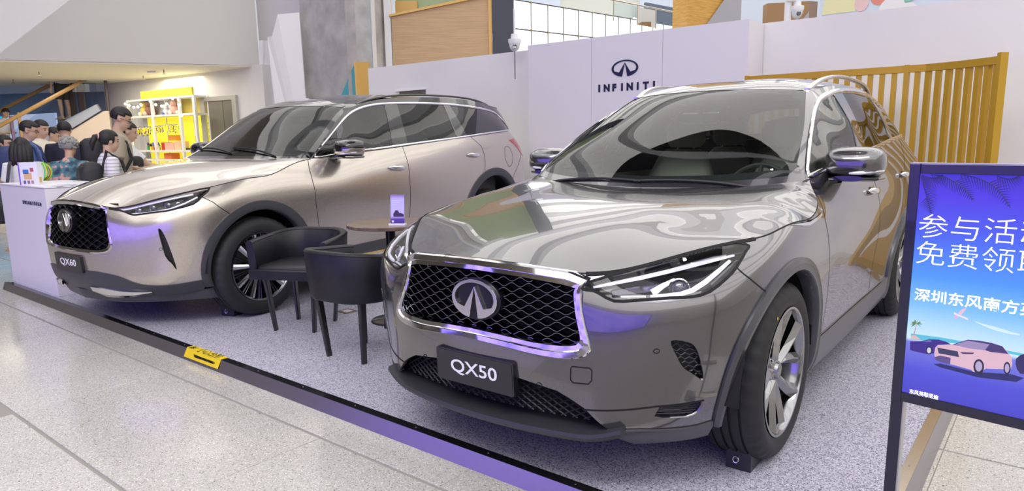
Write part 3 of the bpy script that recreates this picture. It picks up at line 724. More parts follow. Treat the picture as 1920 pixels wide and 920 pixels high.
def build_grille(car, LS, G_o, P, kind):
    """recessed mesh of wavy bars in a chrome frame with the oval emblem"""
    inv = LS.inv
    o = smooth(G_o[3:], 2); full_o = np.concatenate([G_o[:3], o])
    if kind == 50:
        I = np.array([(.82, 0, .825), (.815, .2, .820), (.788, .37, .806), (.776, .415, .796), (.780, .412, .775), (.790, .428, .70), (.800, .450, .64), (.803, .452, .615), (.808, .438, .600), (.823, .381, .592), (.838, .279, .590), (.850, .178, .597), (.858, .049, .603), (.859, 0, .604)])
    else:
        I = GI60
    i_ = smooth(I[3:], 2); full_i = np.concatenate([I[:3], i_])
    def rs(pl, k):
        d = np.concatenate([[0], np.cumsum(np.linalg.norm(np.diff(pl, axis=0), axis=1))]); t = np.linspace(0, d[-1], k); return np.stack([np.interp(t, d, pl[:, j]) for j in range(3)], 1)
    # three runs matched separately: top, side, bottom
    def runs(pl, c1, c2):
        a = np.argmin(((pl - c1)**2).sum(1)); b = np.argmin(((pl - c2)**2).sum(1)); return np.concatenate([rs(pl[:a + 1], 16)[:-1], rs(pl[a:b + 1], 18)[:-1], rs(pl[b:], 22)])
    oc1, oc2, ic1, ic2 = (G_o[3], G_o[7], I[3], I[7])
    A = runs(full_o, oc1, oc2); B = runs(full_i, ic1, ic2)
    # chrome frame cross-section: both halves in one mesh
    bm = bmesh.new()
    PA, NA = LS.ev(inv(A)); PB, NB = LS.ev(inv(B))
    fwd = np.array([1., 0, 0])
    sec = [(0, -.01), (0, .012), (.10, .018), (.52, .016), (.60, .007), (.95, .004), (1.0, -.004), (1.0, -.045)]
    if kind == 60: sec = [(0, -.01), (0, .010), (.25, .016), (.8, .010), (1.0, -.002), (1.0, -.05)]
    for s in (1, -1):
        SS = np.array([1, s, 1.])
        rows = [[bm.verts.new(((1 - t) * a + t * b + fwd * h) * SS) for a, b in zip(A, B)] for t, h in sec]
        for r0, r1 in zip(rows[:-1], rows[1:]):
            for k in range(len(r0) - 1): bm.faces.new((r0[k], r0[k + 1], r1[k + 1], r1[k]))
    bmesh.ops.remove_doubles(bm, verts=bm.verts[:], dist=.0005)
    obj('grille_frame', bm, M['chrome'], car, smooth=True, ang=28)
    # backing
    yy = B[:, 1].max(); z0, z1 = B[:, 2].min(), B[:, 2].max()
    xs = lambda y, z: np.interp(abs(y), [0, .2, .3, .4, .5, .6], GX50 if kind == 50 else GX60) + (0 if kind == 50 else .05 * (.74 - z))
    bm = bmesh.new(); n = 30; g = [[bm.verts.new((xs(y, z) - .075, y, z)) for y in np.linspace(-yy - .02, yy + .02, n)] for z in np.linspace(z0 - .02, z1 + .02, 5)]
    for a, b in zip(g[:-1], g[1:]):
        for k in range(n - 1): bm.faces.new((a[k], a[k + 1], b[k + 1], b[k]))
    obj('grille_backing', bm, M['gap'], car)
    # wavy bars: rows in antiphase, deep blades
    poly = np.concatenate([B[:, 1:], (B * [1, -1, 1])[::-1][:, 1:]])
    pitch, amp, per = (.0205, .0072, .074) if kind == 50 else (.0245, .0105, .104)
    zrow = np.arange(z0 - .01, z1 + .03, pitch)
    sag = (lambda y: .075 * y * y * 2) if kind == 50 else (lambda y: .10 * y * y)
    gm = mat('grille_dark_chrome', (.22, .22, .245), .22, 1.) if kind == 50 else mat('grille_gloss_black', (.10, .10, .115), .16, .9)
    for j, z in enumerate(zrow):
        ys = np.linspace(-yy, yy, 190); seg = []; segs = []
        for y in ys:
            ph = 2 * PI * y / per + (j % 2) * PI
            zz = z + amp * math.sin(ph) + sag(y)
            if pip(np.array([[y, zz]]), poly)[0]: seg.append((y, zz, ph))
            elif seg: segs.append(seg); seg = []
        if seg: segs.append(seg)
        segs = [q for q in segs if len(q) > 5]
        if not segs: continue
        bm = bmesh.new()
        for q in segs:
            prev = None
            for y, zz, ph in q:
                x = xs(y, zz) - .014; t = .0022 + .0022 * (math.cos(ph) > 0) * abs(math.cos(ph)); tl = .006 * math.cos(ph)
                ring = [bm.verts.new(p) for p in ((x, y, zz + .0014), (x, y, zz - .0014), (x - .030, y, zz - t - .003 + tl), (x - .030, y, zz + t + .002 + tl))]
                if prev:
                    for k in range(4): bm.faces.new((prev[k], prev[(k + 1) % 4], ring[(k + 1) % 4], ring[k]))
                prev = ring
        obj('grille_bar', bm, gm, car, smooth=True, ang=50)
    # emblem
    ex, ez, ew, eh = (.838, .716, .228, .152) if kind == 50 else (.940, .785, .19, .165)
    T = Matrix.Translation((ex, 0, ez)) @ Matrix.Rotation(R(-4 if kind == 50 else -2), 4, 'Y') @ frame((0, 0, 0), (0, 1, 0), (0, 0, 1))
    bm = bmesh.new(); prism(bm, [(ew * .545 * math.cos(t), eh * .545 * math.sin(t)) for t in np.linspace(0, 2 * PI, 41)[:-1]], .0, M=T, z0=-.045)
    b = obj('emblem_plate', bm, mat('emblem_black', (.006, .006, .010), .25), car)
    bm = bmesh.new(); emblem(bm, T @ Matrix.Translation((0, 0, .001)), ew, eh, .012)
    bmesh.ops.recalc_face_normals(bm, faces=bm.faces[:])
    o = obj('emblem', bm, M['chrome'], b); md = o.modifiers.new('bevel', 'BEVEL'); md.width = .0025; md.segments = 2; md.limit_method = 'ANGLE'
def build_headlight50(car, LS, hl, cut):
    bowl = panel('headlight_housing', [(cut, 'headlight')], mat('lamp_dark', (.02, .02, .024), .25, coat=.5), car, sides=(1, -1), off=-.055, skirt=-.05)
    P_ = lambda y, z, d=0.: surf_at(LS, y, z, d)
    for b, s in zip(bowl, (1, -1)):
        SS = Vector((1, s, 1))
        def strip(name, pts, w, d, m, h=.012):
            bm = bmesh.new(); rings = []
            Q = [Vector(surf_at(LS, *p[:2], p[2] if len(p) > 2 else d)) for p in pts]
            for i, p in enumerate(Q):
                t = (Q[min(i + 1, len(Q) - 1)] - Q[max(i - 1, 0)]).normalized(); n = Vector((.5, .5, .1)).normalized(); u = t.cross(n).normalized(); ww = w[i] if isinstance(w, list) else w
                rings.append([(p + u * ww / 2 * a + n * b_) * SS if False else Vector(((p + u * ww / 2 * a + n * b_).x, (p + u * ww / 2 * a + n * b_).y * s, (p + u * ww / 2 * a + n * b_).z)) for a, b_ in ((1, 0), (.7, h), (-.7, h), (-1, 0))])
            loft(bm, rings); return obj(name, bm, m, b, smooth=True, ang=30)
        # long light guide running along the top then hooking round below the projector (y, z pairs)
        strip('light_guide', [(.47, .806), (.53, .822), (.60, .840), (.67, .860), (.73, .878), (.79, .895), (.835, .905)], [.008, .013, .016, .016, .016, .014, .008], -.016, M['white'])
        strip('light_guide', [(.835, .890), (.82, .860), (.80, .830), (.775, .806), (.745, .794), (.70, .788), (.655, .784)], [.010, .016, .018, .018, .017, .014, .010], -.016, M['white'])
        strip('light_guide', [(.640, .785), (.60, .783), (.565, .780)], .007, -.020, M['white'], .006)
        strip('lamp_reflector', [(.53, .800), (.575, .812), (.62, .822), (.655, .830)], [.02, .03, .036, .03], -.045, mat('lamp_reflector', (.35, .33, .50), .15, 1.), .01)
        strip('lamp_surround', [(.655, .80), (.675, .825), (.70, .845)], [.03, .02, .012], -.03, M['white'], .01)
        strip('upper_garnish', [(.66, .872), (.73, .893), (.80, .914), (.85, .920)], [.006, .018, .016, .006], -.03, M['chrome'], .006)
        strip('outer_garnish', [(.855, .895), (.845, .860), (.825, .825)], [.012, .022, .014], -.03, M['steel'], .01)
        # projector
        c = Vector(surf_at(LS, .725, .828, -.045)); c.y *= s
        n = Vector((.88, .42 * s, .1)).normalized(); T = Matrix.Translation(c) @ n.to_track_quat('Z', 'Y').to_matrix().to_4x4()
        bm = bmesh.new(); lathe(bm, [(.030, .0), (.036, .012), (.0375, .016), (.034, .018), (.029, .008)], 28, M=T); bmesh.ops.recalc_face_normals(bm, faces=bm.faces[:]); obj('projector_ring', bm, M['chrome'], b, smooth=True)
        bm = bmesh.new(); lathe(bm, [(.030, .004), (.026, .014), (.018, .021), (.009, .025), (.0003, .026)], 24, M=T); bmesh.ops.recalc_face_normals(bm, faces=bm.faces[:]); obj('projector_lens', bm, mat('projector_glass', (.05, .045, .09), .02, coat=1., coat_ior=2.), b, smooth=True)
        # seal along the top edge
    ed = np.concatenate([hl, hl[:1]])
    for _s in (1, -1): bm = bmesh.new(); ribbon(bm, LS, ed, .010, .0025, sides=(_s,)); obj('headlight_seal', bm, M['gap'], car)
def surf_at(LS, y, z, d=0.):
    """point of the nose or flank with this y and z, shifted along the normal"""
    m = (LS.sp[:, 1] > -.01) & (LS.sp[:, 0] > -.6)
    k = np.argmin(np.where(m, (LS.sp[:, 1] - y)**2 + (LS.sp[:, 2] - z)**2, 9)); uv = LS.suv[k].copy()
    for _ in range(6):
        P, N = LS.ev(uv[None]); Pu, Pv = LS._d; r = np.array([y - P[0, 1], z - P[0, 2]]); J = np.array([[Pu[0, 1], Pv[0, 1]], [Pu[0, 2], Pv[0, 2]]])
        st = np.linalg.lstsq(J, r, rcond=1e-3)[0]; uv = uv + np.clip(st, -.04, .04); uv[0] = min(max(uv[0], 0), LS.umax); uv[1] = min(max(uv[1], 0), LS.vmax)
    P, N = LS.ev(uv[None]); return tuple(P[0] + N[0] * d)
def build_mirror(car, s, P, c, w, h, lower=None):
    """door mirror: painted cap, black base and arm, indicator strip, glass behind"""
    cx, cy, cz = c
    def ring(x, sy, sz, dy=0., dz=0., n=20, p=3.2):
        out = []
        for k in range(n):
            t = 2 * PI * k / n; a, b = math.cos(t), math.sin(t)
            out.append((cx + x, s * (cy + dy + sy * abs(a)**(2 / p) * (1 if a > 0 else -1)), cz + dz + sz * abs(b)**(2 / p) * (1 if b > 0 else -1)))
        return out
    bm = bmesh.new(); hw, hh = w / 2, h / 2
    loft(bm, [ring(.105, hw * .35, hh * .30, 0, -.005), ring(.095, hw * .62, hh * .58, .0, -.004), ring(.07, hw * .84, hh * .80), ring(.03, hw * .96, hh * .94), ring(-.02, hw, hh), ring(-.06, hw * 1.0, hh * 1.0), ring(-.075, hw * .97, hh * .96)])
    bmesh.ops.recalc_face_normals(bm, faces=bm.faces[:])
    if lower:
        for f in bm.faces:
            if f.calc_center_median().z > cz + lower: f.material_index = 1
    cap = obj('door_mirror', bm, P if not lower else [P, M['gloss_black']], car, smooth='all')
    bm = bmesh.new(); loft(bm, [ring(.085, hw * .5, hh * .18, -.01, -hh * .92, p=2.5), ring(.04, hw * .92, hh * .2, -.005, -hh * .95, p=2.5), ring(-.07, hw * .96, hh * .2, 0, -hh * .93, p=2.5)]); bmesh.ops.recalc_face_normals(bm, faces=bm.faces[:])
    obj('mirror_base', bm, M['gloss_black'], cap, smooth=True)
    bm = bmesh.new(); loft(bm, [[(cx + .03 + a, s * yy, zz + b) for a, b in rrect(.10 if k else .13, .03, .012)] for k, (yy, zz) in enumerate(((.83, cz - hh * .95 - .01), (.88, cz - hh - .005), (cy - hw * .6, cz - hh * .98)))]); bmesh.ops.recalc_face_normals(bm, faces=bm.faces[:])
    obj('mirror_arm', bm, M['gloss_black'], cap, smooth=True)
    bm = bmesh.new(); rg = ring(-.076, hw * .88, hh * .85); bm.faces.new([bm.verts.new(p) for p in rg]); obj('mirror_glass', bm, M['chrome'], cap)
    bm = bmesh.new()
    pts = [(cx + .1 * math.sqrt(max(0, 1 - ((t * hw) / (hw * 1.02))**2)) , s * (cy + t * hw), cz - hh * .60 + .012 * t) for t in np.linspace(.0, .99, 12)]
    tube(bm, pts, [.004 + .006 * math.sin(PI * min(1, k / 8)) for k in range(12)], 8); obj('mirror_indicator', bm, mat('indicator_clear', (.75, .74, .78), .12, coat=1.), cap, smooth=True)
def build_handle(car, LS, c, s, P):
    uv = LS.inv([c]); p, n = LS.ev(uv); p = p[0]; n = n[0]
    bm = bmesh.new(); rings = []
    for t in np.linspace(-1, 1, 13):
        w = .019 * math.sqrt(max(.02, 1 - t**4)); off = .028 * (1 - abs(t)**3) + .002
        rings.append([(p[0] - t * .112, s * (p[1] + off + a), p[2] + b - .006 * t) for a, b in [(.010 * math.cos(k) , w * math.sin(k)) for k in np.linspace(0, 2 * PI, 11)[:-1]]])
    loft(bm, rings); bmesh.ops.recalc_face_normals(bm, faces=bm.faces[:]); h = obj('door_handle', bm, M['chrome'], car, smooth='all')
    bm = bmesh.new(); q = [(p[0] + .055 * math.cos(t), s * (p[1] + .0015), p[2] + .030 * math.sin(t) - .004) for t in np.linspace(0, 2 * PI, 21)[:-1]]; bm.faces.new([bm.verts.new(v) for v in q]); obj('handle_recess', bm, P, h)
def build_cabin(car, S, kind, lea):
    """floor, dashboard, steering wheel, seats, mirror, wipers"""
    d = M['dark_trim']; zf = .42; x0 = S['cowl'][0][0]; dz = 0 if kind == 50 else .08
    bm = bx(-3.2, -.35, -.74, .74, zf - .05, zf); box(bm, -3.55, 0.55, -.72, .72, .24, zf - .05); box(bm, -.1, .62, -.55, .55, .3, .55); fl = obj('floor_pan', bm, M['black'], car)
    bm = bmesh.new(); rings = []
    for y in np.linspace(-.74, .74, 15):
        b = .03 * math.cos(y * 2)
        hump = .045 * math.exp(-((y - .38) / .20)**2)
        rings.append([(x0 - .10 - .25 * y * y, y, .99 + dz), (x0 - .32, y, 1.02 + dz + hump), (x0 - .55 - b, y, 1.00 + dz + hump), (x0 - .60 - b, y, .93 + dz), (x0 - .54, y, .78), (x0 - .45, y, .55), (x0 - .10, y, .55)])
    loft(bm, rings); bmesh.ops.recalc_face_normals(bm, faces=bm.faces[:]); db = obj('dashboard', bm, d, car, smooth=True, ang=40)
    bm = bx(x0 - 1.5, x0 - .55, -.12, .12, zf, .72 + dz, bev=.03); obj('centre_console', bm, d, car)
    sx = x0 - .78; T = Matrix.Translation((sx, .38, .98 + dz)) @ Matrix.Rotation(R(65), 4, 'Y')
    bm = bmesh.new(); tube(bm, [T @ Vector((.185 * math.cos(t), .185 * math.sin(t), 0)) for t in np.linspace(0, 2 * PI, 37)[:-1]], .015, 8, close=True)
    st = obj('steering_wheel', bm, mat('wheel_leather', (.06, .06, .065), .45), car, smooth=True)
    bm = bmesh.new(); lathe(bm, [(.0003, -.02), (.06, -.015), (.07, .01), (.05, .05)], 20, M=T)
    for a in (0, PI, -PI / 2): tube(bm, [T @ Vector((.05 * math.sin(a), .05 * math.cos(a), 0)), T @ Vector((.18 * math.sin(a), .18 * math.cos(a), 0))], .014, 6)
    obj('wheel_hub', bm, d, st, smooth=True)
    hs = .56 if kind == 50 else .62
    for y in (.38, -.38): make_seat(car, x0 - 1.05, y, hs, lea)
    for y in (.40, 0, -.40): make_seat(car, x0 - 1.98, y, hs, lea, rear=True, w=.44)
    # inner door cards and roof lining keep the cabin closed
    for s in (1, -1):
        bm = bx(-3.3, -.75, min(s * .80, s * .84), max(s * .80, s * .84), .42, 1.06 + dz); obj('door_card', bm, lea, car)
    T = (x0 - .86, 0, 1.43 + (0 if kind == 50 else .10))
    bm = bx(T[0] - .02, T[0] + .02, -.12, .12, T[2] - .035, T[2] + .035, bev=.01); mr = obj('rear_view_mirror', bm, M['gloss_black'], car)
    bm = bmesh.new(); tube(bm, [(T[0] + .02, 0, T[2] + .02), (T[0] + .06, 0, T[2] + .09)], .012, 6); obj('mirror_stalk', bm, M['black'], mr)
    # wipers on the screen
    UP = S['UP']; w50 = (kind == 50)
    for (ax, ay, bx_, by) in (((x0 - .085, .58, x0 - .030, -.02), (x0 - .030, .02, x0 - .085, -.60)) if w50 else ((x0 - .07, .62, x0 - .12, -.02), (x0 - .06, .02, x0 - .16, -.60))):
        pts = []; bm = bmesh.new()
        for t in np.linspace(0, 1, 12):
            x, y = ax + (bx_ - ax) * t, ay + (by - ay) * t; q, n = UP.ev([(x, abs(y))]); pts.append((q[0][0], y, q[0][2] + .008 + (.002 if w50 else .012) * math.sin(PI * t)))
        tube(bm, pts, .007, 6); obj('wiper', bm, M['black'], car)
GX50 = [.845, .835, .823, .803, .77, .73]
# ---------------------------------------------------------------- materials shared by the cars
M = {}
def car_mats():
    M['chrome'] = mat('chrome', (.82, .82, .84), .06, 1.)
    M['rubber'] = mat('rubber', (.022, .022, .024), .62, spec=.4)
    M['black'] = mat('black_plastic', (.012, .012, .014), .5)
    M['gloss_black'] = mat('gloss_black', (.008, .008, .010), .08, coat=1.)
    M['grain'] = mat('grained_plastic', (.050, .052, .060), .42)
    M['gap'] = mat('shut_line_black', (.004, .004, .005), .8)
    M['steel'] = mat('brake_steel', (.35, .35, .36), .35, .9)
    M['rim'] = mat('dark_chrome_rim', (.34, .345, .36), .16, 1.)
    M['rim_bright'] = mat('machined_rim', (.78, .78, .80), .22, 1.)
    M['rim_dark'] = mat('dark_rim', (.05, .05, .055), .3, .7)
    M['glass'] = glass_mat('windscreen_glass', (.84, .92, .88), 1.85, .95)
    M['dglass'] = glass_mat('privacy_glass', (.30, .31, .33), 1.7, .62)
    M['lens'] = glass_mat('lamp_lens', (1, 1, 1), 1.45, .97)
    M['white'] = mat('lamp_white', (.90, .91, .97), .25, coat=.6, emit=(.85, .82, 1.0), es=.30)  # faint glow added to brighten the lamp guides
    M['beige'] = mat('seat_leather', (.52, .50, .45), .5)
    M['dark_trim'] = mat('interior_dark', (.03, .03, .035), .55)
    M['red'] = mat('tail_lamp_red', (.45, .01, .02), .1, coat=1.)
    M['plate'] = mat('plate_black', (.012, .012, .016), .28, coat=.2)
    M['plate_txt'] = mat('plate_white', (.86, .86, .90), .4)
car_mats()
def paint(name, col, rough=.3, metal=.85, cior=1.6):
    m = mat(name, col, rough, metal, coat=1., coat_rough=.012, coat_ior=cior)
    N, L, b = nodes(m)
    tc = N.new('ShaderNodeTexCoord'); n = N.new('ShaderNodeTexVoronoi'); n.inputs['Scale'].default_value = 900; L.new(tc.outputs['Object'], n.inputs[0])
    mp = N.new('ShaderNodeMapRange'); mp.inputs[3].default_value = rough - .06; mp.inputs[4].default_value = rough + .06; L.new(n.outputs[0], mp.inputs[0]); L.new(mp.outputs[0], b.inputs['Roughness'])
    return m
def lines_uv(surf, O, names, ext=None):
    out = []
    for nm, cl, sm in names:
        p = np.array(O[nm], float)
        if sm: p = smooth(p, sm, cl)
        out.append((surf.inv(p), cl))
    return out
def ell(cx, cz, rx, rz, y, a0=-20, a1=200, n=40, down=True):
    p = [(cx + rx * math.cos(R(a)), y, cz + rz * math.sin(R(a))) for a in np.linspace(a0, a1, n)]
    if down: p = [(p[0][0] - .01, y - .02, .12)] + p + [(p[-1][0] + .01, y - .02, .12)]
    return np.array(p)
def plate(car, x, z, w, h, txt, tilt=0., d=.03, M_=None):
    bm = bmesh.new(); T = Matrix.Translation((x, 0, z)) @ Matrix.Rotation(tilt, 4, 'Y') @ frame((0, 0, 0), (0, 1, 0), (0, 0, 1))
    prism(bm, rrect(w, h, .012), d, M=T, z0=0); o = obj('number_plate', bm, M['plate'], car)
    bm = bmesh.new(); prism(bm, rrect(w - .012, h - .012, .010), .0015, M=T @ Matrix.Translation((0, 0, d)), z0=0); obj('plate_face', bm, M['plate'], o)
    text('plate_lettering', txt, 1, T @ Matrix.Translation((0, 0, d + .002)), M['plate_txt'], o, depth=.001, width=w * .60, height=h * .46, bold=.008)
    return o
# ---------------------------------------------------------------- the dark grey crossover
def build_car50():
    car = thing('car', 'dark grey metallic crossover nearest the camera, chrome-framed grille and grey alloy wheels', 'car', (CAR50[0], CAR50[1], 0), CAR50[2], 'cars on the platform')
    S = car_surfaces(D50); O = OUT50; LS = S['LS']
    P = paint('grey_metallic_paint', (.145, .143, .156), .23, .93, 1.75); clad = mat('grey_cladding', (.085, .085, .095), .34, .5, coat=.25)
    inv = LS.inv; vm = LS.vmax
    V2 = lambda p: inv(np.array([p]))[0]
    # --- cut the lower shell
    af_o = inv(ell(.018, .36, .548, .482, .95)); af_i = inv(ell(.035, .355, .478, .438, .945))
    ar_o = inv(ell(-2.80, .36, .545, .482, .96)); ar_i = inv(ell(-2.80, .355, .470, .438, .955))
    for _l in (af_o, af_i, ar_o, ar_i): _l[0][1] = _l[-1][1] = -.004
    door1 = inv(smooth([(-.72, .82, 1.115)] + O['shut_door1'][1:], 3)); d1 = door1.copy(); d1 = np.concatenate([[[d1[0][0], vm]], d1[1:], [[d1[-1][0] , d1[-1][1] - .03]]])
    def vline(x0, pts): 
        q = inv(np.array(pts)); return q
    door2 = vline(0, [(-1.60, .86, 1.25), (-1.66, .93, 1.08), (-1.72, .95, .90), (-1.75, .955, .74), (-1.76, .93, .55), (-1.76, .92, .40), (-1.76, .92, .34)]); door2[0][1] = vm
    door3 = vline(0, [(-2.86, .86, 1.30), (-2.70, .93, 1.16), (-2.50, .955, 1.0), (-2.42, .96, .86), (-2.44, .955, .70), (-2.50, .955, .60)]); door3[0][1] = vm
    rb = vline(0, [(-3.0, .95, .70), (-3.12, .95, .78), (-3.32, .93, .84), (-3.55, .83, .84), (-3.75, .6, .84), (-3.83, .3, .84), (-3.83, 0, .84)])
    rocker = inv(smooth([(-.40, .93, .375), (-.62, .928, .372), (-.85, .923, .366), (-1.6, .919, .362), (-1.95, .922, .362), (-2.2, .925, .372), (-2.42, .93, .40)], 3))
    G_o = np.array([(.80, 0, .87), (.790, .2, .865), (.752, .40, .852), (.741, .458, .832), (.762, .442, .792), (.780, .455, .718), (.786, .488, .617), (.788, .494, .582), (.797, .475, .561), (.812, .431, .549), (.827, .37, .545), (.842, .279, .548), (.853, .178, .556), (.860, .049, .562), (.86, 0, .563)])
    g_o = inv(G_o); g_o[0][1] = g_o[1][1] = g_o[2][1] = vm + .01; g_o[0][0] = -.001; g_o[-1][0] = -.001
    hl = inv(smooth(O['headlight'], 2, True)); vent = inv(smooth(O['vent'], 3, True)); fog = inv(O['fog'])
    shb = inv(O['shut_bumper'])
    intake = inv([(.85, 0, .425), (.848, .1, .43), (.843, .214, .437), (.821, .366, .415), (.81, .409, .395), (.793, .467, .362), (.783, .497, .332), (.755, .54, .290), (.72, .57, .24), (.66, .60, .19)]); intake[0][0] = -.001; intake[-1][1] = -.004
    bot = inv([(.755, .54, .290), (.70, .642, .292), (.545, .793, .290), (.46, .85, .300), (.43, .88, .33), (.40, .90, .36)]);
    lowc = inv(O['lowcrease'])
    vslot = inv(O['vslot'])
    bound = [(0, 0)] + [(u, 0) for u in np.linspace(.2, LS.umax, 60)] + [(u, vm) for u in np.linspace(LS.umax, 0, 80)]
    tl = inv(smooth([(-3.30, .92, 1.08), (-3.38, .89, 1.13), (-3.60, .80, 1.14), (-3.72, .55, 1.10), (-3.73, .50, 1.03), (-3.66, .75, 1.0), (-3.50, .87, 1.02)], 2, True))
    hatch = inv([(-3.50, .70, 1.30), (-3.62, .74, 1.15), (-3.70, .70, 1.0), (-3.77, .63, .80)]); hatch[0][1] = vm
    lines = [(af_o, False), (af_i, False), (ar_o, False), (ar_i, False), (d1, False), (door2, False), (door3, False), (rb, False), (rocker, False), (g_o, False), (hl, True), (vent, True), (fog, True), (shb, False), (intake, False), (bot, False), (vslot, True), (tl, True), (hatch, False)]
    v1 = lambda *p: [tuple(inv(np.array([q]))[0]) for q in p]
    seeds = dict(bumper=v1((.85, .1, .50), (.68, .70, .5)), fender=v1((.0, .955, .90), (-.2, .95, .90)), grille=v1((.82, .1, .72)), headlight=v1((.55, .75, .83)), vent=v1((.61, .79, .57)), fog=v1((.60, .77, .36)),
        arch_f=v1((.018, .95, .82)), hole=v1((.03, .94, .6), (-2.8, .95, .6)), door1=v1((-1.2, .94, .8)), door2=v1((-2.0, .94, .8)), quarter=v1((-2.95, .95, 1.0)), arch_r=v1((-2.8, .95, .82)), rocker=v1((-1.2, .92, .3)),
        rbumper=v1((-3.6, .8, .5), (-3.83, .1, .5)), hatch=v1((-3.75, .3, 1.0)), tail=v1((-3.6, .8, 1.07), (-3.45, .9, 1.08), (-3.7, .6, 1.06)), lip=v1((.60, .70, .25), (.50,.80,.26), (.56,.75,.24)), slot=v1((-.3, .93, .955)))
    seeds['intake'] = v1((.84, .1, .36)); seeds['lip'] = v1((.60, .72, .25))
    cut = Cut(LS, lines, seeds, .040, bound, .014)
    for k, v in list(cut.name.items()):
        if v is None and cut.mid[k][1] > .3 and cut.area[k] < 2e-3: cut.name[k] = 'quarter' if cut.mid[k][0] > 2.5 else ('fender' if cut.mid[k][0] > 1.2 else 'bumper')
    panel('front_bumper', [(cut, 'bumper')], P, car, merge=True, skirt=.02)
    panel('front_wing', [(cut, 'fender')], P, car, sides=(1, -1))
    panel('front_door', [(cut, 'door1')], P, car, sides=(1, -1)); panel('rear_door', [(cut, 'door2')], P, car, sides=(1, -1))
    panel('rear_wing', [(cut, 'quarter')], P, car, sides=(1, -1)); panel('rear_bumper', [(cut, 'rbumper')], P, car, merge=True); panel('tailgate', [(cut, 'hatch')], P, car, merge=True)
    panel('tail_lamp', [(cut, 'tail')], M['red'], car, sides=(1, -1), off=.004)
    sills = panel('sill_cladding', [(cut, 'rocker')], clad, car, sides=(1, -1), off=.012, skirt=.03)
    # wheel arch mouldings: outer bright facet and inner dark facet
    for oo, ii, c in ((af_o, af_i, .02), (ar_o, ar_i, -2.8)):
        a, b = resample(oo, .03), None
        k = 60
        def rs(pl, k): 
            d = np.concatenate([[0], np.cumsum(np.linalg.norm(np.diff(pl, axis=0), axis=1))]); t = np.linspace(0, d[-1], k); return np.stack([np.interp(t, d, pl[:, j]) for j in (0, 1)], 1)
        A, B = rs(oo[1:-1], k), rs(ii[1:-1], k)
        sweep_band('wheel_arch_trim', LS, A, B, clad, car, [(0, -.004), (.02, .010), (.45, .020), (.50, .017), (.93, .016), (1.0, .008), (1.0, -.05)], sides=(1, -1), closed=False)
        panel('arch_return', [(cut, 'arch_f')], M['grain'], car, sides=(1, -1), off=-.006) if c > 0 else panel('arch_return', [(cut, 'arch_r')], M['grain'], car, sides=(1, -1), off=-.006)
    panel('lower_lip', [(cut, 'lip')], clad, car, sides=(1, -1), off=.006, skirt=.03)
    # shut lines
    bm = bmesh.new()
    for l in (d1, door2, door3, shb, rb, hatch, rocker[2:-4]): ribbon(bm, LS, l)
    hs = np.stack([S['top_u'], S['top_u'] * 0 + vm - .003], 1); ribbon(bm, LS, hs[hs[:, 0] > .02], .006, .001)
    ribbon(bm, LS, lowc, .006)
    obj('shut_line', bm, M['gap'], car)
    # --- bonnet
    HD = S['HD']; top = S['top']; cowl = S['cowl']
    hb = np.concatenate([[[top[0][0], 0]], top[1:, :2], cowl[:-1][::-1][:, :2]])
    hb[-1][1] = 0
    ch = Cut(HD, [], {'hood': [(0, .3)]}, .04, hb, .02)
    hood = panel('bonnet', [(ch, 'hood')], P, car, merge=True, skirt=.02)[0]
    # --- windscreen, roof
    UP = S['UP']; ap, rl, wt, rr = S['apil'], S['rail'], S['wtop'], S['rear']
    ub = np.concatenate([[[cowl[0][0], 0]], cowl[1:, :2], ap[1:, :2], rl[1:, :2], rr[::-1][1:, :2]]); ub[-1][1] = 0
    # glass edge: inside the pillar
    gl = []
    for p, q in zip(ap, np.linspace(0, 1, len(ap))): gl.append((p[0] - .012, p[1] - .052 + .012 * q))
    gl = np.array(gl)
    wt2 = wt[:, :2].copy(); wt2 = wt2[wt2[:, 1] < gl[-1][1]]; 
    glass_edge = np.concatenate([wt2, gl[::-1], [[cowl[-6][0] , gl[0][1] - .005]]])
    glass_edge[-1] = (gl[0][0] + .03, gl[0][1] + .0)
    cb = cowl[:, :2].copy(); cb = cb[cb[:, 1] < .73]; cb[:, 0] -= .035
    wline = np.concatenate([wt2, gl[::-1], cb[::-1]]); wline[0][1] = -.001; wline[-1][1] = -.001
    sun = np.array([(-1.62, -.001), (-1.63, .25), (-1.67, .42), (-1.75, .45), (-2.9, .44), (-3.0, .40), (-3.02, -.001)])
    sr = np.array([(-1.56, -.001), (-1.575, .25), (-1.62, .47), (-1.7, .505), (-2.4, .51), (-3.05, .49), (-3.10, .44), (-3.11, -.001)])
    pcut = np.array([gl[0] + np.array([.004, .0]), ap[0][:2] + np.array([-.015, .03])])
    cu = Cut(UP, [(wline, False), (sun, False), (pcut, False)], dict(roof=[(-1.5, .1), (-3.2, .3)], glass=[(-1.0, .1)], sun=[(-2.2, .1)], cowl=[(cowl[3][0] - .015, .25)]), .05, ub, .025)
    cu.name = {k: v for k, v in cu.name.items()}
    panel('roof', [(cu, 'roof')], P, car, merge=True); panel('sunroof_glass', [(cu, 'sun')], M['gloss_black'], car, merge=True, off=.001)
    panel('windscreen', [(cu, 'glass')], M['glass'], car, merge=True, skirt=.004, off=-.003)
    panel('cowl_trim', [(cu, 'cowl')], M['black'], car, merge=True, skirt=.01, off=-.01)
    # black ceramic border of the windscreen
    bm = bmesh.new()
    inn = wline.copy(); cen = np.array([-1.0, 0])
    pl = resample(wline, .03)
    T = np.gradient(pl, axis=0); Nn = np.stack([-T[:, 1], T[:, 0]], 1); Nn /= np.linalg.norm(Nn, axis=1)[:, None]
    w = np.where(pl[:, 0] < -1.38, .07, .03)[:, None]; w = np.where(pl[:, 0:1] > -.80, .045, w)
    mid = ((pl + Nn * .01 - cen)**2).sum(1) < ((pl - Nn * .01 - cen)**2).sum(1)
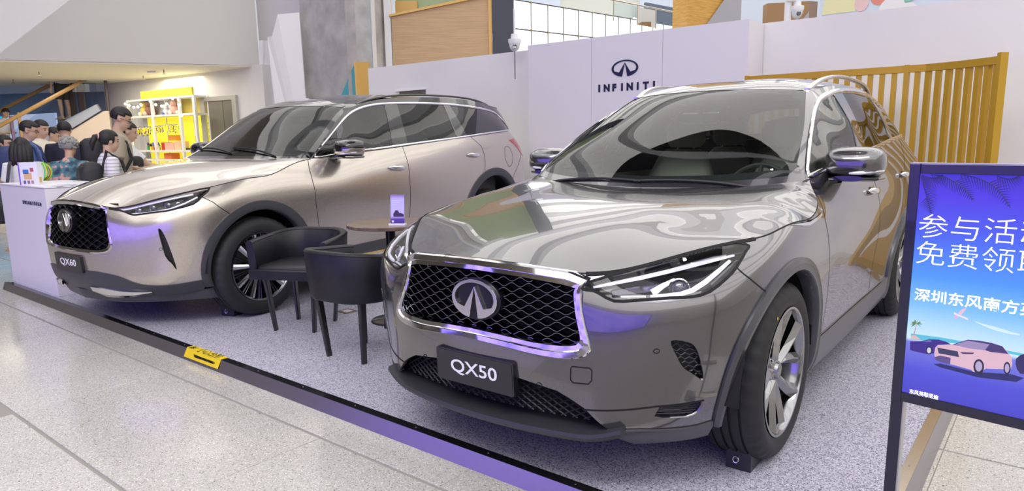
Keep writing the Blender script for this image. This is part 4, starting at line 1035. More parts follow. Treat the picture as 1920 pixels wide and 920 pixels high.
    q = pl + Nn * w * np.where(mid, 1, -1)[:, None]; q[0][1] = q[-1][1] = 0; q[:, 1] = np.maximum(q[:, 1], 0)
    Pa, Na = UP.ev(pl); Pb, Nb = UP.ev(q)
    for s in (1, -1):
        SS = np.array([1, s, 1.]); a = [bm.verts.new((p - n * .006) * SS) for p, n in zip(Pa, Na)]; b = [bm.verts.new((p - n * .006) * SS) for p, n in zip(Pb, Nb)]
        for i in range(len(a) - 1): bm.faces.new((a[i], a[i + 1], b[i + 1], b[i]))
    obj('windscreen_border', bm, M['dark_trim'], car)
    # --- greenhouse side
    GS = S['GS']; belt = S['belt']; dp = S['dpil']
    gb = np.concatenate([ap[:, [0, 2]], rl[1:, [0, 2]], dp[1:, [0, 2]], belt[::-1][1:-1][:, [0, 2]]])
    dlo_o = np.array([(-.735, 1.118), (-.93, 1.262), (-1.18, 1.402), (-1.42, 1.503), (-1.66, 1.565), (-1.95, 1.597), (-2.35, 1.603), (-2.75, 1.583), (-3.05, 1.530), (-3.22, 1.455), (-3.36, 1.345), (-3.385, 1.305), (-3.33, 1.292), (-3.1, 1.287), (-2.6, 1.268), (-2.0, 1.225), (-1.5, 1.185), (-1.05, 1.141)])
    dlo_o = smooth(dlo_o, 3, True); c = dlo_o.mean(0)
    def inset(pl, d):
        n = len(pl); T = np.roll(pl, -1, 0) - np.roll(pl, 1, 0); Nn = np.stack([-T[:, 1], T[:, 0]], 1); Nn /= np.linalg.norm(Nn, axis=1)[:, None] + 1e-9
        a = pl + Nn * d; 
        A = lambda z: abs(.5 * np.sum(z[:, 0] * np.roll(z[:, 1], -1) - z[:, 1] * np.roll(z[:, 0], -1)))
        return a if A(a) < A(pl) else pl - Nn * d
    dlo_i = inset(dlo_o, .024)
    pil = lambda a: np.array(a)
    bpa = pil([(-1.90, 1.63), (-1.72, 1.42), (-1.60, 1.14)]); bpm = pil([(-2.02, 1.63), (-1.85, 1.42), (-1.745, 1.17)]); 
    bpa = pil([(-1.80, 1.63), (-1.66, 1.42), (-1.555, 1.16)]); bpb = pil([(-1.955, 1.63), (-1.83, 1.42), (-1.755, 1.18)])
    cpa = pil([(-2.70, 1.63), (-2.56, 1.45), (-2.46, 1.22)]); cpb = pil([(-2.79, 1.63), (-2.66, 1.45), (-2.58, 1.22)])
    cg = Cut(GS, [(dlo_o, True), (dlo_i, True), (bpa, False), (bpb, False), (cpa, False), (cpb, False)],
        dict(body=[(-.9, 1.21 + .05), (-2.0, 1.612), (-3.45, 1.4), (-1.70, 1.61)], frame=[(-1.3, 1.465 - .005), (-2.3, 1.592), (-3.0, 1.535), (-1.0, 1.148), (-2.2, 1.25), (-2.9, 1.29)], g1=[(-1.3, 1.3)], g2=[(-2.2, 1.4)], g3=[(-2.95, 1.4)], b=[(-1.72, 1.4)], c=[(-2.62, 1.4)]), .05, gb, .022)
    for k, v in list(cg.name.items()):
        if v is None: cg.name[k] = 'body'
    panel('side_frame', [(cg, 'body')], P, car, sides=(1, -1))
    sweep_band('window_chrome', GS, dlo_o, dlo_i, M['chrome'], car, [(0, 0), (0, .006), (.5, .010), (.9, .004), (1, -.006)], sides=(1, -1))
    panel('front_side_glass', [(cg, 'g1')], M['glass'], car, sides=(1, -1), skirt=.004, off=-.005)
    panel('rear_side_glass', [(cg, 'g2')], M['dglass'], car, sides=(1, -1), skirt=.004, off=-.005)
    panel('quarter_glass', [(cg, 'g3')], M['dglass'], car, sides=(1, -1), skirt=.004, off=-.005)
    for _p in 'bc': panel('door_pillar', [(cg, _p)], M['gloss_black'], car, sides=(1, -1), off=-.001)
    # --- rear screen
    TG = S['TG']; tb = S['tbelt']
    tbd = np.concatenate([[[0, tb[-1][2]]], tb[::-1][1:][:, [1, 2]], dp[::-1][1:-1][:, [1, 2]], rr[::-1][:, [1, 2]]]); tbd[-1][0] = 0
    tgl = np.array([(-.001, 1.545), (.3, 1.535), (.45, 1.50), (.52, 1.35), (.50, 1.33), (-.001, 1.33)])
    ct = Cut(TG, [(tgl, False)], dict(glass=[(.2, 1.45)], frame=[(.2, 1.30), (.56, 1.4)]), .05, tbd, .025)
    panel('rear_screen', [(ct, 'glass')], M['dglass'], car, merge=True, skirt=.004); panel('rear_screen_frame', [(ct, 'frame')], P, car, merge=True)
    bm = bmesh.new()
    sp = [(-3.50, 1.600), (-3.66, 1.585), (-3.67, 1.570), (-3.52, 1.560)]
    loft(bm, [[(x + .02 * abs(y) * 2, y, z - .10 * abs(y)**2) for x, z in sp] for y in np.linspace(-.50, .50, 9)]); obj('roof_spoiler', bm, P, car, smooth=True)
    # roof rails
    for s in (1, -1):
        bm = bmesh.new(); pts = []; 
        for t in np.linspace(0, 1, 26):
            x = -1.545 - t * 1.75; i = np.argmin(abs(rl[:, 0] - x)); yy = np.interp(-x, -rl[:, 0], rl[:, 1]); zz = np.interp(-x, -rl[:, 0], rl[:, 2])
            pts.append((x, s * (yy - .035), zz + .004 + .052 * min(1, (1 - abs(2 * t - 1)**4) * 1.05)))
        for p0, p1 in zip(pts, pts[1:]): pass
        rings = [[(p[0], p[1] + a, p[2] + b) for a, b in rrect(.036, .022, .008, 2)] for p in pts]; loft(bm, rings)
        for e in (0, -1):
            p = pts[e]; box(bm, p[0] - .05 if e else p[0] - .09, p[0] + .09 if e else p[0] + .03, p[1] - .018, p[1] + .018, p[2] - .03, p[2] + .008)
        obj('roof_rail', bm, mat('satin_aluminium', (.72, .71, .70), .22, 1.), car, smooth=True, ang=40)
    # --- grille
    build_grille(car, LS, G_o, P, 50)
    # number plate, sensors, tow cover
    plate(car, .832, .432, .395, .137, 'QX50', R(3))
    wc = inv(smooth(O['washer'], 1, True)); bm = bmesh.new(); ribbon(bm, LS, np.concatenate([wc, wc[:1]]), .004, sides=(1,)); obj('tow_cover_line', bm, M['gap'], car)
    bm = bmesh.new()
    for p in ((.69, .695, .592), (.835, .295, .425)):
        uv = inv([p]); c0, n0 = LS.ev(uv)
        ring = [uv[0] + .011 * np.array([math.cos(t), math.sin(t)]) for t in np.linspace(0, 2 * PI, 17)]; ribbon(bm, LS, np.array(ring), .003)
    obj('parking_sensor', bm, M['gap'], car)
    # lower intake: recessed dark mesh and shelf-like splitter
    bm = bmesh.new()
    for k in range(-12, 13):
        for q in (-1, 1):
            pts = [(.80 - .25 * abs(k * .045 + q * t)**2, k * .045 + q * t, .30 + (t + .1) * .55) for t in np.linspace(-.1, .12, 5)]
            pts = [p for p in pts if abs(p[1]) < .52]
            if len(pts) > 1: tube(bm, pts, .0035, 4)
    obj('lower_grille', bm, M['black'], car)
    bm = bmesh.new()
    n = 24; A = []; B = []
    for i in range(n + 1):
        y = -.55 + 1.1 * i / n; A.append((.74 - .18 * y * y * 2, y, .43)); B.append((.74 - .36 * y * y, y, .24))
    va = [bm.verts.new(p) for p in A]; vb = [bm.verts.new(p) for p in B]
    for i in range(n): bm.faces.new((va[i], va[i + 1], vb[i + 1], vb[i]))
    obj('intake_backing', bm, M['gap'], car)
    bm = bmesh.new(); rings = []
    for i in range(41):
        y = -.60 + 1.2 * i / 40; a = abs(y); e = .862 - .22 * a**2 - .32 * max(0, a - .36)**2; 
        z0 = .236 + .012 * (a / .6)**2 + .03 * max(0, (a - .45) / .15)**2
        rings.append([(e - .17, y, z0 + .035), (e - .03, y, z0 + .030), (e + .005, y, z0 + .026), (e + .008, y, z0 + .012), (e - .008, y, z0 - .006), (e - .16, y, z0 - .012)])
    loft(bm, rings); obj('front_splitter', bm, mat('splitter_plastic', (.035, .036, .042), .38), car, smooth=True, ang=30)
    # vents
    for nm, ln, depth in (('vent', vent, .045), ('fog', fog, .05)):
        Pv, Nv = LS.ev(ln); cN = Nv.mean(0); cN /= np.linalg.norm(cN)
        for s in (1, -1):
            SS = np.array([1, s, 1.])
            bm = bmesh.new(); a = [bm.verts.new(p * SS) for p in Pv]; b = [bm.verts.new((p - cN * depth) * SS) for p in Pv]; k = len(a)
            for i in range(k): bm.faces.new((a[i], a[(i + 1) % k], b[(i + 1) % k], b[i]))
            bm.faces.new(b); o = obj('side_vent' if nm == 'vent' else 'lower_vent', bm, M['black'] if nm == 'vent' else P, car)
            bm = bmesh.new(); zz = np.arange(Pv[:, 2].min(), Pv[:, 2].max(), .016 if nm == 'vent' else .009)
            uvs = LS.inv(Pv)
            for j, z in enumerate(zz):
                # row of small waves clipped to the outline
                ys = np.linspace(Pv[:, 1].min(), Pv[:, 1].max(), 26); pts = []
                for yy in ys:
                    u0 = LS.inv([(np.interp(yy, sorted(Pv[:, 1]), Pv[np.argsort(Pv[:, 1]), 0]), yy, z + (.005 * math.sin(yy * 260 + (j % 2) * PI) if nm == 'vent' else 0))])
                    if pip(u0, uvs)[0]: p_, n_ = LS.ev(u0); pts.append((p_[0] - cN * .018) * SS)
                if len(pts) > 2: tube(bm, pts, .0022, 4)
            if bm.verts: obj('vent_mesh', bm, M['grain'], o)
            else: bm.free()
    # fender slot chrome
    Pv, Nv = LS.ev(vslot)
    panel('wing_vent', [(cut, 'slot')], M['gap'], car, sides=(1, -1), off=-.008)
    for s in (1, -1):
        SS = np.array([1, s, 1.]); bm = bmesh.new()
        low = inv([(-.05, .915, .966), (-.16, .932, .950), (-.235, .936, .944), (-.36, .93, .950), (-.495, .925, .962), (-.50, .922, .975), (-.37, .928, .964), (-.25, .934, .958), (-.16, .930, .962)])
        Pp, Np = LS.ev(low); a = [bm.verts.new((p + n * .005) * SS) for p, n in zip(Pp, Np)]; b = [bm.verts.new((p - n * .003) * SS) for p, n in zip(Pp, Np)]
        bm.faces.new(a); 
        for i in range(len(a)): bm.faces.new((a[i], a[(i + 1) % len(a)], b[(i + 1) % len(a)], b[i]))
        obj('wing_vent_chrome', bm, M['chrome'], car)
    # --- headlights
    panel('headlight_lens', [(cut, 'headlight')], M['lens'], car, sides=(1, -1), skirt=.006, off=.001)
    build_headlight50(car, LS, hl, cut)
    bm = bmesh.new(); et = S['top'][S['top'][:, 0] < .745]; et = et[et[:, 0] > .20]; ribbon(bm, LS, inv(et) - np.array([0, .007]), .016, .002); obj('bonnet_gap_strip', bm, M['gap'], car)  # dark strip along the bonnet gap, its shade put into the colour
    # --- mirrors
    for s in (1, -1): build_mirror(car, s, P, (-1.03, .935, 1.176), .285, .162)
    # door handles
    for s in (1, -1):
        for hx, hz in ((-1.56, 1.005), (-2.50, 1.045)):
            build_handle(car, LS, (hx, .95, hz), s, P)
    # --- wheels
    for x, y, s, W in ((0, .82, 1, .25), (-2.8, .83, 1, .25), (0, -.82, -1, .25), (-2.8, -.83, -1, .25)):
        make_wheel(car, 'wheel', x, y, .368, .368, W, 'twist', M, s)
    bm = bmesh.new(); lathe(bm, [(.0001, .001), (.006, .001), (.006, 0)], 10, M=Matrix.Translation((.18, .9495, .368 + .265)) @ Matrix.Rotation(R(-90), 4, 'X')); obj('tyre_mark', bm, mat('yellow_mark', (.8, .6, .02), .5), car)
    for x in (0, -2.8): wheel_well(car, x + (.03 if x == 0 else 0), .36, .47, .60, .925, M['gap'])
    build_cabin(car, S, 50, M['beige'])
    return car
# ---------------------------------------------------------------- the champagne crossover
def build_car60():
    car = thing('car', 'champagne crossover with a black roof, parked behind the two black chairs', 'car', (CAR60[0], CAR60[1], 0), CAR60[2], 'cars on the platform')
    S = car_surfaces(D60); O = OUT60; LS = S['LS']; inv = LS.inv; vm = LS.vmax
    P = paint('champagne_metallic_paint', (.60, .545, .485), .27, .85, 1.55); clad = M['grain']; blk = M['gloss_black']
    AF = (0., .39, .505, .50); AFi = (0., .39, .425, .43); AR = (-3.08, .47, .555, .53); ARi = (-3.08, .46, .475, .455)
    af_o = inv(ell(*AF, .98)); af_i = inv(ell(*AFi, .975)); ar_o = inv(ell(*AR, .99)); ar_i = inv(ell(*ARi, .98))
    for _l in (af_o, af_i, ar_o, ar_i): _l[0][1] = _l[-1][1] = -.004
    L3 = lambda pts: inv(np.array(pts, float))
    d1 = L3([(-.57, .88, 1.19), (-.54, .93, 1.10), (-.53, .965, 1.0), (-.53, .98, .85), (-.56, .975, .65), (-.60, .955, .50), (-.62, .945, .38)]); d1[0][1] = vm
    d2 = L3([(-1.69, .90, 1.27), (-1.69, .955, 1.12), (-1.68, .98, .90), (-1.69, .96, .62), (-1.69, .945, .38)]); d2[0][1] = vm
    d3 = L3([(-2.78, .89, 1.35), (-2.89, .95, 1.24), (-2.90, .985, 1.10), (-2.88, .99, .97)]); d3[0][1] = vm
    rock = L3([(-.40, .95, .40)] + [(x, .945, .40 + (.05 * (-x - .5) / 2)) for x in np.linspace(-.6, -2.45, 12)] + [(-2.70, .96, .47)])
    botm = L3(smooth([(.945, 0, .435), (.934, .183, .435), (.909, .362, .434), (.861, .52, .41), (.803, .607, .365), (.75, .671, .341), (.617, .80, .340), (.50, .875, .345), (.40, .92, .35)], 3)); botm[0][0] = -.001
    G_o = np.array([(.90, 0, .935), (.89, .2, .928), (.856, .37, .905), (.838, .425, .884), (.840, .428, .86), (.863, .48, .743), (.868, .505, .66), (.868, .505, .615), (.882, .465, .580), (.905, .36, .568), (.92, .28, .566), (.932, .178, .568), (.94, .05, .57), (.94, 0, .57)])
    g_o = inv(G_o); g_o[0][1] = g_o[1][1] = g_o[2][1] = vm + .01; g_o[0][0] = g_o[-1][0] = -.001
    hl = inv(smooth(O['headlight'], 2, True)); vent = inv(smooth(O['vent'], 2, True))
    bumpf = L3([(.42, .905, .945), (.36, .94, .90), (.32, .96, .86), (.24, .975, .80)])
    seam = L3([(-3.80, .85, 1.18), (-3.66, .93, 1.05), (-3.50, .975, .90), (-3.42, .975, .78)])
    tail = inv([(-3.50, .905, 1.300), (-3.64, .882, 1.325), (-3.80, .76, 1.31), (-3.93, .60, 1.27), (-3.99, .50, 1.20), (-3.95, .74, 1.10), (-3.84, .85, 1.10), (-3.72, .89, 1.15)])
    hatch = L3([(-3.76, .72, 1.41), (-3.90, .74, 1.27), (-3.95, .74, 1.05), (-4.0, .70, .80)]); hatch[0][1] = vm
    rb = L3([(-3.42, .97, .80), (-3.9, .80, .80), (-4.06, .5, .80), (-4.10, .2, .80), (-4.10, 0, .80)])
    rl_ = L3([(-3.50, .95, .47), (-3.8, .88, .47), (-4.0, .7, .47), (-4.06, .4, .47), (-4.08, 0, .47)])
    bound = [(0, 0)] + [(u, 0) for u in np.linspace(.2, LS.umax, 60)] + [(u, vm) for u in np.linspace(LS.umax, 0, 80)]
    tail = np.array(tail); fl = [(af_o, False), (af_i, False), (ar_o, False), (ar_i, False), (d1, False), (d2, False), (d3, False), (rock, False), (botm, False), (g_o, False), (hl, True), (vent, True), (bumpf, False), (tail, True), (hatch, False), (rb, False), (seam, False), (rl_, False)]
    v1 = lambda *p: [tuple(inv(np.array([q]))[0]) for q in p]
    seeds = dict(bumper=v1((.94, .1, .50), (.78, .68, .55)), fender=v1((.0, .975, .98), (-.3, .97, .95)), grille=v1((.94, .1, .72)), headlight=v1((.60, .75, .90)), vent=v1((.665, .81, .66)), arch_f=v1((0, .97, .855)),
        hole=v1((0, .97, .6), (-3.08, .98, .6)), door1=v1((-1.2, .96, .8)), door2=v1((-2.2, .97, .8)), quarter=v1((-3.3, .97, 1.15), (-3.6, .95, .95), (-3.6, .9, .7)), arch_r=v1((-3.08, .98, .97)), rocker=v1((-1.2, .94, .3)), lip=v1((.80, .60, .30), (.93, .1, .38)),
        rbumper=v1((-3.9, .8, .6)), hatch=v1((-4.05, .3, 1.1)), tail=v1((-3.85, .75, 1.24), (-3.72, .85, 1.27), (-3.93, .62, 1.22), (-3.80, .83, 1.24), (-3.62, .89, 1.27), (-3.85, .80, 1.14)), rlip=v1((-4.0, .3, .36)))
    cut = Cut(LS, fl, seeds, .045, bound, .016)
    for k, v in list(cut.name.items()):
        if v is None and cut.mid[k][1] > .3: cut.name[k] = 'quarter' if cut.mid[k][0] > 1.5 else 'bumper'
    panel('front_bumper', [(cut, 'bumper')], P, car, merge=True, skirt=.02); panel('front_wing', [(cut, 'fender')], P, car, sides=(1, -1))
    panel('front_door', [(cut, 'door1')], P, car, sides=(1, -1)); panel('rear_door', [(cut, 'door2')], P, car, sides=(1, -1)); panel('rear_wing', [(cut, 'quarter')], P, car, sides=(1, -1))
    panel('rear_bumper', [(cut, 'rbumper')], P, car, merge=True); panel('tailgate', [(cut, 'hatch')], P, car, merge=True); panel('rear_lower_trim', [(cut, 'rlip')], clad, car, merge=True)
    panel('tail_lamp', [(cut, 'tail')], M['red'], car, sides=(1, -1), off=.004)
    panel('sill_cladding', [(cut, 'rocker')], clad, car, sides=(1, -1), off=.010, skirt=.03); panel('lower_bumper_trim', [(cut, 'lip')], clad, car, merge=True, off=.004, skirt=.03)
    for oo, ii, nm in ((af_o, af_i, 'arch_f'), (ar_o, ar_i, 'arch_r')):
        def rs(pl, k):
            d = np.concatenate([[0], np.cumsum(np.linalg.norm(np.diff(pl, axis=0), axis=1))]); t = np.linspace(0, d[-1], k); return np.stack([np.interp(t, d, pl[:, j]) for j in (0, 1)], 1)
        sweep_band('wheel_arch_trim', LS, rs(oo[1:-1], 60), rs(ii[1:-1], 60), clad, car, [(0, -.004), (.02, .012), (.5, .014), (.9, .012), (1.0, .004), (1.0, -.05)], sides=(1, -1), closed=False)
        panel('arch_return', [(cut, nm)], clad, car, sides=(1, -1), off=-.006)
    bm = bmesh.new()
    for l in (d1, d2, d3, bumpf, seam, rb, hatch): ribbon(bm, LS, l)
    fc, fn = LS.ev(inv([(-3.40, .968, 1.125)])); u0 = inv([(-3.40, .968, 1.125)])[0]
    ribbon(bm, LS, np.array([u0 + np.array([.085 * math.cos(t), .082 * math.sin(t)]) for t in np.linspace(0, 2 * PI, 33)]), .004)
    hs = np.stack([S['top_u'], S['top_u'] * 0 + vm - .003], 1); ribbon(bm, LS, hs[hs[:, 0] > .02], .006, .001)
    u1 = inv([(.70, .80, .60)])[0]; ribbon(bm, LS, np.array([u1 + .011 * np.array([math.cos(t), math.sin(t)]) for t in np.linspace(0, 2 * PI, 17)]), .003)
    obj('shut_line', bm, M['gap'], car)
    # chrome line on the sill
    for s in (1, -1):
        bm = bmesh.new(); q, n = LS.ev(L3([(x, .935, .31) for x in np.linspace(-.55, -2.4, 20)])); tube(bm, [((p + m_ * .022) * np.array([1, s, 1])) for p, m_ in zip(q, n)], .012, 6, flat=1.8)
        obj('sill_chrome', bm, M['chrome'], car, smooth=True)
    # bonnet
    HD = S['HD']; top = S['top']; cowl = S['cowl']; hb = np.concatenate([[[top[0][0], 0]], top[1:, :2], cowl[:-1][::-1][:, :2]]); hb[-1][1] = 0
    ch = Cut(HD, [], {'hood': [(.2, .3)]}, .045, hb, .02); panel('bonnet', [(ch, 'hood')], P, car, merge=True, skirt=.02)
    # windscreen and roof
    UP = S['UP']; ap, rl, wt, rr = S['apil'], S['rail'], S['wtop'], S['rear']
    ub = np.concatenate([[[cowl[0][0], 0]], cowl[1:, :2], ap[1:, :2], rl[1:, :2], rr[::-1][1:, :2]]); ub[-1][1] = 0
    gl = np.array([(p[0] - .010, p[1] - .055) for p in ap]); wt2 = wt[:, :2][wt[:, 1] < gl[-1][1]]; cb = cowl[:, :2].copy(); cb = cb[cb[:, 1] < .80]; cb[:, 0] -= .03
    wline = np.concatenate([wt2, gl[::-1], cb[::-1]]); wline[0][1] = wline[-1][1] = -.001
    pcut = np.array([gl[0] + np.array([.004, .0]), ap[0][:2] + np.array([-.015, .03])])
    cu = Cut(UP, [(wline, False), (pcut, False)], dict(roof=[(-2.0, .1)], glass=[(-.8, .1)], cowl=[(-.395, .2)]), .05, ub, .025)
    for k, v in list(cu.name.items()):
        if v is None: cu.name[k] = 'roof'
    panel('roof', [(cu, 'roof')], blk, car, merge=True); panel('windscreen', [(cu, 'glass')], glass_mat('green_windscreen_glass', (.62, .74, .62), 1.55, .9), car, merge=True, skirt=.004, off=-.003)
    if cu.tris('cowl'): panel('cowl_trim', [(cu, 'cowl')], M['black'], car, merge=True, off=-.01)
    bm = bmesh.new(); pl = resample(wline, .03); T = np.gradient(pl, axis=0); Nn = np.stack([-T[:, 1], T[:, 0]], 1); Nn /= np.linalg.norm(Nn, axis=1)[:, None]
    cen = np.array([-.8, 0]); mid = ((pl + Nn * .01 - cen)**2).sum(1) < ((pl - Nn * .01 - cen)**2).sum(1)
    w = np.where(pl[:, 0:1] < -1.03, .03, .03); w = np.where(pl[:, 0:1] > -.55, .045, w)
    q = pl + Nn * w * np.where(mid, 1, -1)[:, None]; q[:, 1] = np.maximum(q[:, 1], 0); Pa, Na = UP.ev(pl); Pb, Nb = UP.ev(q)
    for s in (1, -1):
        SS = np.array([1, s, 1.]); a = [bm.verts.new((p - n * .006) * SS) for p, n in zip(Pa, Na)]; b = [bm.verts.new((p - n * .006) * SS) for p, n in zip(Pb, Nb)]
        for i in range(len(a) - 1): bm.faces.new((a[i], a[i + 1], b[i + 1], b[i]))
    obj('windscreen_border', bm, M['dark_trim'], car)
    # side glass
    GS = S['GS']; belt = S['belt']; dp = S['dpil']; gb = np.concatenate([ap[:, [0, 2]], rl[1:, [0, 2]], dp[1:, [0, 2]], belt[::-1][1:-1][:, [0, 2]]])
    D_o = np.array([(-.640, 1.190), (-.83, 1.345), (-1.10, 1.520), (-1.32, 1.615), (-1.55, 1.663), (-1.85, 1.686), (-2.3, 1.700), (-2.75, 1.696), (-3.2, 1.672), (-3.50, 1.635), (-3.60, 1.55), (-3.69, 1.425), (-3.60, 1.408), (-3.2, 1.380), (-2.7, 1.340), (-2.0, 1.290), (-1.5, 1.252), (-1.0, 1.215)])
    D_o = smooth(D_o, 3, True)
    T = np.roll(D_o, -1, 0) - np.roll(D_o, 1, 0); Nn = np.stack([-T[:, 1], T[:, 0]], 1); Nn /= np.linalg.norm(Nn, axis=1)[:, None] + 1e-9
    D_i = D_o + Nn * .018
    if abs(D_i[:, 0].min()) > abs(D_o[:, 0].min()): D_i = D_o - Nn * .018
    ln = lambda *a: np.array(a)
    cg = Cut(GS, [(D_o, True), (D_i, True), (ln((-1.70, 1.73), (-1.56, 1.23)), False), (ln((-1.87, 1.74), (-1.77, 1.24)), False), (ln((-2.56, 1.75), (-2.55, 1.30)), False), (ln((-2.65, 1.75), (-2.74, 1.31)), False), (ln((-3.22, 1.72), (-2.82, 1.30)), False)],
        dict(body=[(-.9, 1.44)], frame=[(-1.3, 1.60)], g1=[(-1.2, 1.4)], g2=[(-2.2, 1.5)], g3=[(-2.80, 1.5)], dp=[(-3.4, 1.5)], b=[(-1.72, 1.5)], c=[(-2.62, 1.5)]), .05, gb, .022)
    for k, v in list(cg.name.items()):
        if v is None: cg.name[k] = 'body'
    panel('side_frame', [(cg, 'body')], blk, car, sides=(1, -1))
    sweep_band('window_chrome', GS, D_o, D_i, M['chrome'], car, [(0, 0), (0, .006), (.5, .009), (.9, .004), (1, -.006)], sides=(1, -1))
    panel('front_side_glass', [(cg, 'g1')], glass_mat('side_glass', (.55, .58, .56), 1.75, .8), car, sides=(1, -1), skirt=.004, off=-.005); panel('rear_side_glass', [(cg, 'g2')], M['dglass'], car, sides=(1, -1), skirt=.004, off=-.005)
    panel('quarter_glass', [(cg, 'g3')], M['dglass'], car, sides=(1, -1), skirt=.004, off=-.005); [panel('door_pillar', [(cg, _p)], blk, car, sides=(1, -1), off=-.001) for _p in 'bc']; panel('rear_pillar_glass', [(cg, 'dp')], blk, car, sides=(1, -1), off=-.004)
    TG = S['TG']; tb = S['tbelt']; tbd = np.concatenate([[[0, tb[-1][2]]], tb[::-1][1:][:, [1, 2]], dp[::-1][1:-1][:, [1, 2]], rr[::-1][:, [1, 2]]]); tbd[-1][0] = 0
    ct = Cut(TG, [], dict(glass=[(.2, 1.55)]), .06, tbd, .03); panel('rear_screen', [(ct, 'glass')], blk, car, merge=True)
    bm = bmesh.new(); loft(bm, [[(x + .06 * abs(y)**2, y, z - .10 * abs(y)**2) for x, z in ((-3.62, 1.745), (-3.80, 1.720), (-3.81, 1.705), (-3.66, 1.69))] for y in np.linspace(-.54, .54, 9)]); obj('roof_spoiler', bm, blk, car, smooth=True)
    for s in (1, -1):
        bm = bmesh.new(); rings = []
        for t in np.linspace(0, 1, 26):
            x = -1.35 - t * 2.15; yy = np.interp(-x, -rl[:, 0], rl[:, 1]); zz = np.interp(-x, -rl[:, 0], rl[:, 2]); zc = zz + .004 + .018 * min(1, (1 - abs(2 * t - 1)**4) * 1.05)
            rings.append([(x, s * (yy - .03) + a, zc + b) for a, b in rrect(.034, .02, .008, 2)])
        loft(bm, rings); obj('roof_rail', bm, blk, car, smooth=True, ang=40)
    build_grille(car, LS, G_o, P, 60)
    plate(car, .925, .480, .40, .130, 'QX60', R(3))
    bm = bmesh.new(); va = []
    for yy in np.linspace(-.86, .86, 33):
        a = abs(yy); xx = float(np.interp(a, [0, .4, .6, .75, .86], [.885, .82, .70, .54, .40])); va.append([(xx + .01, yy, .27), (xx + .006, yy, .235), (xx - .02, yy, .195), (xx - .10, yy, .185), (xx - .10, yy, .28)])
    loft(bm, va); bmesh.ops.recalc_face_normals(bm, faces=bm.faces[:]); obj('lower_valance', bm, M['grain'], car, smooth=True, ang=40)
    # lower opening, skid plate
    bm = bmesh.new()
    for k in range(-9, 10):
        for r in range(4): box(bm, .90 - abs(k * .05)**2 * .45, .925 - abs(k * .05)**2 * .45, k * .05 - .012, k * .05 + .012, .345 + r * .022, .350 + r * .022)
    obj('lower_grille', bm, M['black'], car)
    skm = mat('silver_skid', (.78, .78, .80), .16, 1.)
    for s in (1, -1):
        bm = bmesh.new(); A = smooth([(.905, .20, .325), (.895, .30, .327), (.86, .43, .316), (.80, .54, .300), (.70, .655, .285)], 3); B = smooth([(.89, .23, .262), (.87, .33, .242), (.83, .43, .238), (.77, .54, .246), (.695, .66, .278)], 3)
        va = []
        for a, b in zip(A, B):
            o = np.array([.022, .012, 0]); rng = [a, a * .8 + b * .2 + o, a * .3 + b * .7 + o, b]; va.append([bm.verts.new((p[0], p[1] * s, p[2])) for p in rng])
        for p, q_ in zip(va[:-1], va[1:]):
            for k in range(3): bm.faces.new((p[k], p[k + 1], q_[k + 1], q_[k]))
        obj('skid_plate', bm, skm, car, smooth=True)
        # side vent
        SS = np.array([1, s, 1.]); Pv, Nv = LS.ev(vent); cN = Nv.mean(0); cN /= np.linalg.norm(cN)
        bm = bmesh.new(); a = [bm.verts.new(p * SS) for p in Pv]; b = [bm.verts.new((p - cN * .03) * SS) for p in Pv]; k = len(a)
        for i in range(k): bm.faces.new((a[i], a[(i + 1) % k], b[(i + 1) % k], b[i]))
        bm.faces.new(b); obj('side_vent', bm, M['black'], car)
    # headlights
    panel('headlight_lens', [(cut, 'headlight')], M['lens'], car, sides=(1, -1), skirt=.006, off=.001)
    bowl = panel('headlight_housing', [(cut, 'headlight')], mat('lamp_dark', (.02, .02, .024), .25, coat=.5), car, sides=(1, -1), off=-.05, skirt=-.045)
    for b, s in zip(bowl, (1, -1)):
        def strip(name, pts, w, m, h=.01, dd=-.02):
            bm = bmesh.new(); rings = []; Q = [Vector(surf_at(LS, y, z, dd)) for y, z in pts]
            for i, p in enumerate(Q):
                t = (Q[min(i + 1, len(Q) - 1)] - Q[max(i - 1, 0)]).normalized(); n = Vector((.6, .5, .1)).normalized(); u = t.cross(n).normalized(); rings.append([((p + u * w / 2 * a_ + n * b_).x, (p + u * w / 2 * a_ + n * b_).y * s, (p + u * w / 2 * a_ + n * b_).z) for a_, b_ in ((1, 0), (.7, h), (-.7, h), (-1, 0))])
            loft(bm, rings); return obj(name, bm, m, b, smooth=True, ang=30)
        strip('light_guide', [(.47, .872), (.56, .890), (.66, .918), (.76, .950), (.84, .978)], .012, M['white'])
        strip('light_guide', [(.575, .852), (.65, .856), (.72, .866), (.79, .884), (.85, .920), (.88, .96)], .012, M['white'])
        for yy in (.62, .69, .76):
            c = Vector(surf_at(LS, yy, .878 + (yy - .62) * .25, -.03)); c.y *= s; T = Matrix.Translation(c) @ Vector((.88, .42 * s, .1)).normalized().to_track_quat('Z', 'Y').to_matrix().to_4x4()
            bm = bmesh.new(); lathe(bm, [(.022, 0), (.024, .010), (.020, .006), (.012, .012), (.0003, .014)], 20, M=T); bmesh.ops.recalc_face_normals(bm, faces=bm.faces[:]); obj('projector_lens', bm, mat('projector_glass', (.05, .045, .09), .02, coat=1., coat_ior=2.), b, smooth=True)
    for _s in (1, -1): bm = bmesh.new(); ribbon(bm, LS, np.concatenate([hl, hl[:1]]), .012, .0025, sides=(_s,)); obj('headlight_seal', bm, M['gap'], car)
    for s in (1, -1):
        build_mirror(car, s, P, (-.86, 1.05, 1.262), .25, .155, lower=-.012)
        for hx, hz in ((-1.53, 1.068), (-2.71, 1.150)): build_handle(car, LS, (hx, .97, hz), s, P)
    for x, y, s in ((0, .84, 1), (-3.05, .85, 1), (0, -.84, -1), (-3.05, -.85, -1)): make_wheel(car, 'wheel', x, y, .381, .381, .255, 'multi', M, s)
